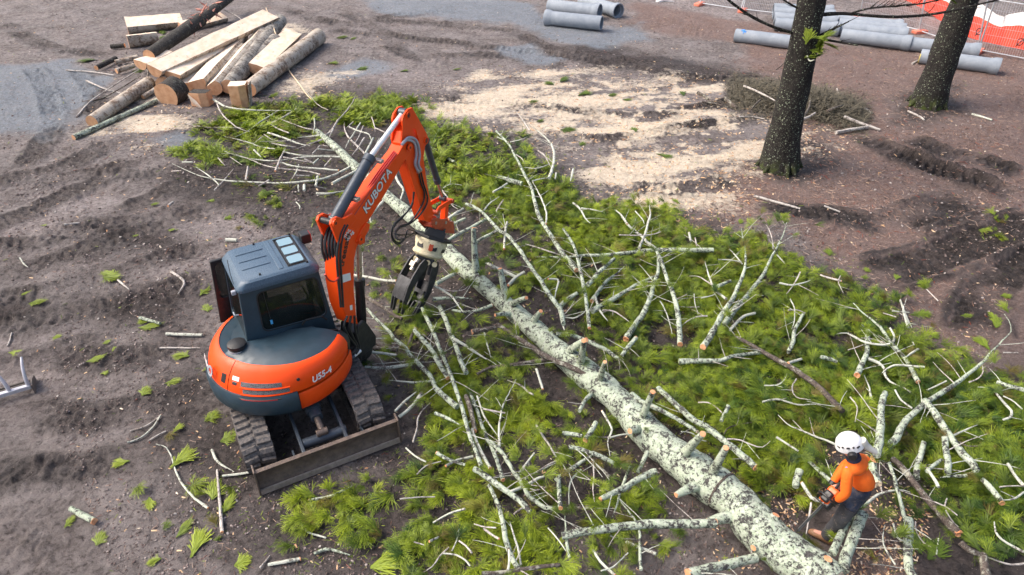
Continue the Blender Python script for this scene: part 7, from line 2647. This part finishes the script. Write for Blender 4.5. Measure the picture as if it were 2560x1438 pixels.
def jaw(side):
    """curved tong: two cheek plates, back plate with an open slot, forked tip; side -1 is the nearer one"""
    o = empty('jaw')
    o.parent = grap
    ang = R(13) if side < 0 else R(9)
    X = JX * side                                # outward
    base = gp(0, .42) + X * .13
    ax = (AXG * math.cos(ang) + X * math.sin(ang)).normalized() if side < 0 else (AXG * math.cos(ang) - X * math.sin(ang) * .4).normalized()
    X = (X - ax * X.dot(ax)).normalized()
    wy = .155 if side < 0 else .14
    pr = [(-.06, .0), (.05, -.02), (.10, .10), (.125, .35), (.12, .55), (.06, .82), (-.03, 1.02), (-.075, 1.0), (-.03, .80), (.0, .55), (-.03, .3), (-.07, .12)]
    for yy in (-wy, wy):
        xp(MB().prism(pr, base, X, ax, JY, yy - .016, yy + .016), 'cheek', 'jaw', o, bevel=.006)
    bk = [(.118, .40), (.123, .55), (.10, .67), (.058, .80)]
    xp(MB().prism(bk + [(p - .03, q_) for p, q_ in bk[::-1]], base, X, ax, JY, -wy + .014, wy - .014), 'back_plate', 'jaw', o, smooth=50)
    xp(MB().prism([(-.03, .55), (.03, .56), (.03, .62), (-.03, .62)], base, X, ax, JY, -wy + .014, wy - .014), 'cross_bar', 'jaw', o)
    for yy in (-wy * .5, wy * .5):
        xp(MB().prism([(.06, .78), (.075, .80), (-.02, 1.03), (-.06, 1.01), (.0, .80)], base, X, ax, JY, yy - .012, yy + .012), 'tine', 'jaw', o, bevel=.004)
    c_ = xp(MB().cyl(base + ax * .02 + X * .03, base + ax * .26 + X * .06, .055, 16).box(base + ax * .14 + X * .10, (.06, .12, .1), Matrix((X, JY, ax)).transposed()), 'jaw_cylinder', 'rustrod' if side < 0 else 'jaw', o, bevel=.005)
    return o


jaw(-1)
jaw(1)

# ---- hoses and pipes
def hose(pts, r, name='hose', mat='hose', n=22, parent=None):
    return xp(MB().tube(spline(pts, n), r, 8), name, mat, parent)


for k in range(3):                                            # steel pipes along the boom's top
    off = .03 + .035 * k
    P = [bw3(*bp(x, y, off), off) + EZ * .0 for x, y in ((868 + 4 * k, 545 + 3 * k), (905 + 4 * k, 490 + 3 * k), (945 + 4 * k, 430 + 3 * k), (985 + 3 * k, 378 + 3 * k))]
    xp(MB().tube(spline(P, 14), .013, 8), 'boom_pipe', 'redpipe', boom)
for x, y in ((885, 497), (945, 402)):
    s_, z_ = bp(x, y, .06)
    xp(MB().box(bw3(s_, z_, .06), (.08, .16, .05), Matrix((BU, BR, EZ)).transposed()), 'pipe_clamp', 'edgesteel', boom, bevel=.006)
for k in range(5):                                            # bundle from the body up to the boom
    off = -.12 + .045 * k
    pts = [(862 + 5 * k, 800 - 8 * k), (838 + 6 * k, 745), (822 + 7 * k, 680), (803 + 8 * k, 625), (808 + 9 * k, 580), (826 + 9 * k, 560)]
    hose([bw3(*bp(x, y, off), off + (.02 if i in (2, 3) else 0)) for i, (x, y) in enumerate(pts)], .02)
for k in range(2):
    pts = [(852 + 6 * k, 768), (846 + 8 * k, 700), (842 + 9 * k, 640), (850 + 7 * k, 590), (862 + 7 * k, 562)]
    hose([bw3(*bp(x, y, .13), .13) for x, y in pts], .016)
xp(MB().tube(spline([bw3(*bp(x, y, .15), .15) for x, y in ((812, 686), (822, 700), (836, 704), (846, 694))], 12), .012, 8), 'hose_guard', 'redpipe', boom)
for k in range(2):                                            # loops over the boom-stick joint
    pts = [(1004 + 4 * k, 362 - 5 * k), (1018 + 4 * k, 350 - 6 * k), (1036 + 5 * k, 358 - 6 * k), (1041 + 8 * k, 385), (1038 + 8 * k, 410), (1045 + 7 * k, 428 - 3 * k)]
    hose([bw3(*bp(x, y, .13), .13) for x, y in pts], .021, mat='greyplastic')
xp(MB().box(bw3(*bp(1048, 427, .11), .11), (.12, .05, .05), Matrix((BU, BR, EZ)).transposed()), 'hose_block', 'edgesteel', stick, bevel=.008)
for k in range(2):
    pts = [(1047 + 6 * k, 432), (1053 + 6 * k, 460), (1060 + 5 * k, 478), (1060 + 9 * k, 500), (1050 + 11 * k, 522), (1035 + 8 * k, 545), (1018 + 5 * k, 560), (1000, 565 + 5 * k)]
    P = [bw3(*bp(x, y, .12), .12) for x, y in pts]
    P += [bw3(*bp(988, 580 + 6 * k, .2), .2), bw3(*bp(1000, 588 + 12 * k, .22), .22), gp(-.30, .02, .12 - .1 * k)]
    hose(P, .014, n=30)
for k in range(2):
    pts = [(1036 - 2 * k, 480), (1030, 510 + 5 * k), (1010 - 3 * k, 540), (986 - 4 * k, 565), (980, 590 + 6 * k), (995, 607 + 4 * k), (1012, 596), (1020, 575)]
    P = [bw3(*bp(x, y, .16), .16) for x, y in pts] + [gp(-.30, .0, .05 + .06 * k)]
    hose(P, .012, n=30)
for k in range(3):                                            # hoses round the foot of the boom
    pts = [(868 + 9 * k, 790), (860 + 14 * k, 815 + 4 * k), (872 + 10 * k, 842), (890 + 4 * k, 868), (878 + 6 * k, 885)]
    hose([bw3(*bp(x, y, .18), .18) for x, y in pts], .018)
hose([bw3(*bp(x, y, .1), .1) for x, y in ((905, 700), (912, 760), (914, 830), (908, 868))], .014)
# ================================================================ WORKER
M_SKIN = plain('skin', (.56, .27, .19), .55, var=.08)
M_SHIRT = plain('orange_shirt', (.92, .15, .008), .75, var=.14, scale=5, bump=.9)
M_TROUS = plain('navy_trousers', (.018, .028, .055), .85, var=.4, scale=9, bump=.3, dirt=(.16, .13, .11), dirt_or_sheen_amt=.4)
M_CHAPS = plain('grey_chaps', (.045, .045, .05), .85, var=.35, scale=9, dirt=(.30, .24, .18), dirt_or_sheen_amt=.32)
M_BOOT = plain('tan_boot', (.24, .125, .065), .7, var=.3, scale=14, dirt=(.30, .22, .16), dirt_or_sheen_amt=.35)
M_HELM = plain('white_helmet', (.80, .80, .80), .3, var=.03)
M_BLK = plain('black_plastic', (.015, .015, .016), .45)
M_VISOR = plain('pale_neck_flap', (.50, .49, .45), .5, var=.1)
M_SAWO = plain('saw_orange', (.85, .13, .02), .4, var=.1)
WO = Vector((4.02, 5.22, 0))
wz = gz(4.0, 5.2)
WO.z = wz


def wv(x, y, z):
    return Vector((x, y, z + wz)) - WO


def skin_obj(name, mat, verts, edges, rad, parent, root=0, sub=2, smooth=True):
    me = bpy.data.meshes.new(name)
    me.from_pydata([tuple(v) for v in verts], edges, [])
    me.update()
    o = new_obj(name, me, parent)
    sk = o.modifiers.new('skin', 'SKIN')
    sk.use_smooth_shade = True
    sk.branch_smoothing = .6
    if not me.skin_vertices:
        bpy.context.view_layer.objects.active = o
        bpy.ops.mesh.customdata_skin_add()
    for i, r in enumerate(rad):
        d = me.skin_vertices[0].data[i]
        d.radius = (r, r) if not hasattr(r, '__len__') else r
        d.use_root = (i == root)
    sb = o.modifiers.new('sub', 'SUBSURF')
    sb.levels = sub
    sb.render_levels = sub
    me.materials.append(mat)
    return o


person = empty('person', WO)
tag(person, 'person in white helmet and orange shirt bending over the trunk with a chainsaw', 'person')
pel = wv(4.13, 5.22, .92)
wai = wv(4.07, 5.22, 1.06)
che = wv(3.98, 5.22, 1.24)
upc = wv(3.92, 5.22, 1.36)
nek = wv(3.85, 5.23, 1.46)
hd0 = wv(3.80, 5.24, 1.55)
hd1 = wv(3.755, 5.25, 1.66)
hL, kL, aL, tL = wv(4.05, 5.15, .86), wv(3.95, 5.11, .50), wv(3.89, 5.14, .11), wv(3.745, 5.26, .05)
hR, kR, aR, tR = wv(4.21, 5.27, .86), wv(4.16, 5.33, .47), wv(4.27, 5.36, .11), wv(4.14, 5.48, .05)
sL, eL, wL = wv(3.785, 5.115, 1.33), wv(3.80, 5.02, 1.06), wv(3.755, 5.07, .87)
sR, eR, wR = wv(4.06, 5.31, 1.35), wv(3.95, 5.42, 1.10), wv(3.78, 5.28, .90)
# chainsaw frame: body centre, bar tip
sawc = wv(3.69, 5.13, .80)
tipw = G(1993, 1328, .50) - WO
BD = (tipw - sawc).normalized()
SS = BD.cross(Vector((0, 0, 1))).normalized()        # sideways
SU = SS.cross(BD).normalized()
V, E_, Rd = [], [], []


def av(p, r, par=None):
    V.append(p)
    Rd.append(r)
    if par is not None:
        E_.append((par, len(V) - 1))
    return len(V) - 1


i0 = av(pel, (.13, .115))
i1 = av(wai, (.13, .11), i0)
i2 = av(che, (.145, .115), i1)
i3 = av(upc, (.12, .09), i2)
i4 = av(nek, .055, i3)
i5 = av(hd0, (.078, .085), i4)
i6 = av(hd1, (.088, .092), i5)
av(hd0 + Vector((-.095, 0, .012)), .018, i5)          # nose
for s, e, w, hc_ in ((sL, eL, wL, 0), (sR, eR, wR, 1)):
    a = av(s, .062, i3)
    a2 = av(s.lerp(e, .5), .048, a)
    b = av(e, .042, a2)
    b2 = av(e.lerp(w, .45), .040, b)
    c = av(w, .027, b2)
    grip = (sawc + SU * .10 - BD * .02 - SS * .02) if hc_ == 0 else (sawc - BD * .20 + SU * .03)
    palm = w.lerp(grip, .55)
    pd = (grip - w).normalized()
    c2 = av(palm, (.036, .022), c)
    acr = (SS if hc_ == 0 else BD)
    for k in range(4):
        off = acr * (-.03 + .02 * k)
        f1 = av(palm + pd * .045 + off, .0095, c2)
        f2 = av(palm + pd * .075 + off - SU * .02, .009, f1)
        av(palm + pd * (.065 - .006 * k) + off - SU * .05, .0085, f2)
    th = av(palm + acr * -.04 + pd * .01 - SU * .02, .0105, c2)
    av(palm + acr * -.045 + pd * .045 - SU * .035, .009, th)
for h, k, a, tt in ((hL, kL, aL, tL), (hR, kR, aR, tR)):
    p = av(h, .085, i0)
    p2 = av(h.lerp(k, .5), .072, p)
    q = av(k, .055, p2)
    q2 = av(k.lerp(a, .4), .052, q)
    z = av(a, .038, q2)
    av(a.lerp(tt, .9), .034, z)
Rd = [(r[0] * .62, r[1] * .62) if k <= 3 else r for k, r in enumerate(Rd)]
for k, r in enumerate(Rd):
    if not hasattr(r, '__len__') and .038 < r < .09 and k > 7:
        Rd[k] = r * .62
body = skin_obj('body', M_SKIN, V, E_, Rd, person)
# shirt
V, E_, Rd = [], [], []
i0 = av(wai + Vector((.02, 0, -.07)), (.162, .150))
i1 = av(wai + Vector((.01, 0, .0)), (.165, .150), i0)
i2 = av(che, (.18, .150), i1)
i3 = av(upc + Vector((.01, 0, -.005)), (.142, .11), i2)
av(nek + Vector((.015, 0, -.035)), .075, i3)
for s, e, w in ((sL, eL, wL), (sR, eR, wR)):
    a = av(s, .084, i3)
    a2 = av(s.lerp(e, .5), .070, a)
    b = av(e, .060, a2)
    b2 = av(e.lerp(w, .5), .054, b)
    av(e.lerp(w, .92), .042, b2)
shirt = skin_obj('shirt', M_SHIRT, V, E_, Rd, person)
# collar, cuffs
MB().tube([nek + Vector((.02, 0, -.03)), nek + Vector((.004, 0, .012))], [.083, .072], 16).build('collar', plain('navy_collar', (.02, .025, .05), .8), shirt)
for e, w in ((eL, wL), (eR, wR)):
    MB().tube([e.lerp(w, .84), e.lerp(w, .99)], [.047, .044], 12).build('cuff', M_BLK, shirt)
# yellow print on the back
bpn = (wai - che).cross(Vector((0, 1, 0))).normalized()
pb = che.lerp(upc, .25) + Vector((.132, -.02, .05))
# trousers and chaps
V, E_, Rd = [], [], []
i0 = av(wai + Vector((.02, 0, -.03)), (.148, .136))
i1 = av(pel + Vector((.012, 0, -.03)), (.168, .155), i0)
for h, k, a in ((hL, kL, aL), (hR, kR, aR)):
    p = av(h.lerp(k, .15), .105, i1)
    p2 = av(h.lerp(k, .55), .094, p)
    q = av(k, .080, p2)
    q2 = av(k.lerp(a, .5), .076, q)
    av(k.lerp(a, .95), .066, q2)
tr_ = skin_obj('trousers', M_TROUS, V, E_, Rd, person)
for h, k, a in ((hL, kL, aL), (hR, kR, aR)):
    P = [h.lerp(k, .45), h.lerp(k, .8), k, k.lerp(a, .4), k.lerp(a, .98)]
    P = [p + Vector((-.012, -.004, 0)) for p in P]
    MB().tube(spline(P, 12), [.098 - .022 * i / 11 + .003 * math.sin(i * 2.2) for i in range(12)], 16).build('chaps', M_CHAPS, tr_, smooth=60)
# boots
for a, tt in ((aL, tL), (aR, tR)):
    f = (tt - a)
    f.z = 0
    f.normalize()
    s = f.cross(EZ_)
    g0 = a.z - .11 + .0
    mb = MB()
    rings = []
    for t_, w_, zt in ((-.09, .036, .10), (-.05, .05, .15), (.02, .052, .15), (.09, .05, .105), (.16, .05, .085), (.20, .036, .06), (.215, .015, .035)):
        c_ = Vector((a.x, a.y, g0)) + f * t_
        rings.append([c_ + s * w_ * math.cos(q) + EZ_ * max(0, zt * (.5 + .5 * math.sin(q))) for q in [2 * math.pi * j / 14 for j in range(14)]])
    loft(mb, rings)
    mb.build('boot', M_BOOT, person, smooth=60)
# helmet
hcn = hd1 + Vector((.004, 0, .005))
hax = (hd1 - hd0).normalized()
hfw = (Vector((-.9, .25, 0)) - hax * Vector((-.9, .25, 0)).dot(hax)).normalized()
hsd = hax.cross(hfw)
mb = MB()
rings = []
for z_, r_, ex in ((-.055, .132, 1.14), (-.045, .134, 1.12), (-.01, .130, 1.10), (.04, .122, 1.08), (.085, .098, 1.06), (.112, .062, 1.05), (.124, .02, 1.0)):
    rings.append([hcn + hax * z_ + hfw * math.cos(q) * r_ * ex + hsd * math.sin(q) * r_ * .93 for q in [2 * math.pi * j / 28 for j in range(28)]])
loft(mb, rings)
helm = mb.build('helmet', M_HELM, person, smooth=70)
for sgn in (-1, 1):
    c_ = hcn + hsd * sgn * .125 - hfw * .01 - hax * .035
    MB().lathe([(0, .05), (.042, .045), (.05, .02), (.045, -.02)], c_ - hax * .03, hsd * sgn, 16).build('ear_muff', M_BLK, helm, smooth=60)
    for k in range(5):
        q = R(35 + 24 * k) * sgn
        dr = hfw * math.cos(q) * 1.07 + hsd * math.sin(q)
        c2 = hcn + dr * .124 + hax * (.015 + (.02 if k in (1, 2, 3) else 0))
        MB().box((0, 0, 0), (.02 if k % 2 else .035, .012, .016), Matrix((dr.cross(hax).normalized(), dr.normalized(), hax)).transposed()).build('vent', M_BLK, helm, loc=c2)
bpk = hcn - hfw * .13
fl = [bpk + hax * .02, bpk - hfw * .03 - hax * .07, bpk - hfw * .10 - hax * .19 + Vector((.02, 0, 0))]
MB().tube(spline(fl, 8), [.05, .052, .05, .046, .042, .038, .033, .028], 12).build('neck_flap', M_VISOR, helm, smooth=60)
MB().box(che + Vector((-.19, -.06, .08)), (.03, .03, .07)).build('radio', M_BLK, person)
MB().lathe([(0, .02), (.014, .018), (.016, 0)], che + Vector((-.20, -.07, .12)), (-.6, -.6, .4), 10).build('radio_light', M_BLUE, person)
# yellow back print: three short bars as the photograph shows an unreadable yellow mark
M_YP = plain('yellow_print', (.95, .62, .02), .6)
dg = bpy.context.evaluated_depsgraph_get()
dg.update()
ev = shirt.evaluated_get(dg)
for k in range(3):
    tgt = che.lerp(upc, .35 + .16 * k) + Vector((.09 - .02 * k, -.02, 0))
    orig = tgt + Vector((.35, -.4, .3))
    dirv = (tgt - orig).normalized()
    ok, loc_, nrm, _ = ev.ray_cast(orig, dirv)
    if ok:
        s = Vector((0, 1, 0)) - nrm * nrm.y
        s.normalize()
        MB().box((0, 0, 0), (.075 - .012 * k, .024, .004), Matrix((s, nrm.cross(s), nrm)).transposed()).build('back_print', M_YP, shirt, loc=loc_ + nrm * .003)

# ---- chainsaw
cs = empty('chainsaw', WO + sawc)
tag(cs, 'orange and black chainsaw in the hands of the worker', 'chainsaw')
F3 = Matrix((BD, SS, SU)).transposed()


def cb(p):
    return BD * p[0] + SS * p[1] + SU * p[2]


MB().box(cb((-.07, 0, .02)), (.22, .13, .13), F3).build('engine_body', M_SAWO, cs, bevel=.025)
MB().box(cb((.0, -.05, .01)), (.16, .07, .12), F3).build('clutch_cover', M_BLK, cs, bevel=.02)
MB().box(cb((-.04, 0, .10)), (.14, .10, .06), F3).build('air_filter_cover', M_BLK, cs, bevel=.02)
MB().tube(spline([cb(p) for p in ((-.02, .09, -.04), (-.02, .10, .08), (-.03, .05, .17), (-.03, -.06, .17), (-.03, -.10, .08), (-.02, -.09, -.04))], 16), .014, 8).build('front_handle', M_BLK, cs)
MB().tube(spline([cb(p) for p in ((-.16, 0, .06), (-.24, 0, .08), (-.31, 0, .02), (-.28, 0, -.05), (-.16, 0, -.06))], 14), .016, 8).build('rear_handle', M_BLK, cs)
MB().box(cb((.06, 0, .13)), (.015, .14, .09), F3).build('hand_guard', M_BLK, cs, bevel=.006)
barl = (tipw - sawc).length
bar = [(0.04, -.035), (barl - .03, -.03), (barl - .008, -.016), (barl, 0), (barl - .008, .016), (barl - .03, .03), (.04, .035)]
MB().prism(bar, (0, 0, 0), BD, SU, SS, -.006, .006).build('guide_bar', plain('bar_steel', (.34, .35, .37), .35, metal=.6), cs)
MB().tube([BD * x + SU * z_ for x, z_ in ((.05, .04), (barl - .03, .036), (barl + .004, 0), (barl - .03, -.036), (.05, -.04))], .007, 6).build('chain', M_BLK, cs)
# ================================================================ LITTER (uncountable)
def chip_field(name, n, region, sizes, mat, label, cat, flat=.35, long=1.0, seed=5, dens=None):
    r = np.random.default_rng(seed)
    # even in the ground plane, thinning with distance like the camera sees it
    y = 4.0 * (34 / 4.0) ** r.random(n * 3)
    x = r.uniform(-1, 1, n * 3) * (.80 * y + 1)
    keep = np.ones(len(x), bool)
    if dens is not None:
        keep = r.random(len(x)) < dens(x, y)
    keep &= ~blocked(np.stack([x, y], 1))
    x, y = x[keep][:n], y[keep][:n]
    n = len(x)
    z, _ = ground_eval(x, y)
    s = r.uniform(sizes[0], sizes[1], n) * np.clip(y / 10, .8, 1.35)
    yaw = r.uniform(0, 6.283, n)
    base = np.array([(-1, -1, -.5), (1, -1, -.5), (1, 1, -.5), (-1, 1, -.5), (-.8, -.7, .5), (.7, -.8, .5), (.8, .8, .5), (-.7, .7, .5)]) * .5
    V = np.repeat(base[None], n, 0) * (1 + r.uniform(-.35, .35, (n, 8, 3)))
    V[:, :, 0] *= (s * long)[:, None]
    V[:, :, 1] *= s[:, None] * (.8 if long == 1 else .55)
    V[:, :, 2] *= (s * flat)[:, None]
    tx = r.normal(0, .25, n)
    c, sn = np.cos(yaw), np.sin(yaw)
    X = V[:, :, 0] * c[:, None] - V[:, :, 1] * sn[:, None] + x[:, None]
    Y = V[:, :, 0] * sn[:, None] + V[:, :, 1] * c[:, None] + y[:, None]
    Z = V[:, :, 2] + V[:, :, 0] * np.sin(tx)[:, None] + (z + s * flat * .3)[:, None]
    VV = np.stack([X, Y, Z], 2).reshape(-1, 3)
    f = np.array([(4, 5, 6, 7), (0, 1, 5, 4), (1, 2, 6, 5), (2, 3, 7, 6), (3, 0, 4, 7)])
    F = (f[None] + (np.arange(n) * 8)[:, None, None]).reshape(-1, 4)
    rv = np.repeat(r.random(n), 8)
    me = np_mesh(name, VV, F, mat, {'rv': rv}, smooth=False)
    o = new_obj(name, me)
    tag(o, label, cat, kind='stuff')
    return o


def ramp_mat(name, stops, rough=.85):
    t = NT(name)
    t.set(t.ramp(t.attr('rv'), stops), rough)
    return t.m


SAWP = SAW[0]


def d_saw(x, y):
    d = np.min([poly_sdf(x, y, p) for p in SAW], axis=0)
    d = np.minimum(d, np.hypot(x - G(2150, 1380).x, y - G(2150, 1380).y) - .9)
    return np.clip(.9 - d * .9, .035, 1) * (0.3 + .7 * (fbm(x * 1.3, y * 1.3, 401, 3) > .45))


chip_field('wood_chips', 16000, None, (.012, .045), ramp_mat('chip_wood', [(0, (.74, .56, .36)), (.5, (.62, .40, .22)), (.8, (.45, .24, .12)), (1, (.80, .70, .55))]), 'pale wood chips scattered over the sawdust and mud', 'wood chips', .3, 1.7, 5, d_saw)


def d_soil(x, y):
    return .1 + .9 * (np.min([poly_sdf(x, y, p) for p in SAW + GRAV], axis=0) > -.2) * np.clip((fbm(x * .9, y * .9, 411, 4) - .42) * 6, 0, 1)


chip_field('soil_clods', 16000, None, (.012, .04), ramp_mat('clod_soil', [(0, (.075, .054, .048)), (.4, (.14, .10, .09)), (.8, (.22, .175, .16)), (.95, (.34, .29, .27)), (1, (.5, .46, .42))]), 'small soil clods and stones strewn over the mud', 'soil clods', .75, 1.0, 6, d_soil)


def d_need(x, y):
    d = np.min([poly_sdf(x, y, p) for p in NEED], axis=0)
    return np.clip(.6 - d * .8, .06, 1) * (1 - np.clip(ground_eval(x, y)[1] * 1.5, 0, .9))


chip_field('needle_litter', 22000, None, (.008, .014), ramp_mat('litter_brown', [(0, (.09, .05, .04)), (.4, (.26, .14, .10)), (.7, (.40, .27, .20)), (.93, (.50, .38, .30)), (.94, (.28, .06, .03)), (1, (.28, .06, .03))]), 'brown needle litter and bark bits over the ground', 'needle litter', .6, 9.0, 7, d_need)


def d_green(x, y):
    d = np.min([poly_sdf(x, y, p) for p in FERNW], axis=0)
    return np.clip(.5 - d * .35, .04, .6) * (fbm(x * 1.7, y * 1.7, 421, 3) > .48)


chip_field('green_scraps', 9000, None, (.010, .02), ramp_mat('scrap_green', [(0, (.06, .10, .02)), (.5, (.16, .22, .03)), (1, (.30, .36, .05))]), 'tiny green needle scraps scattered round the foliage', 'green scraps', .5, 5.0, 8, d_green)
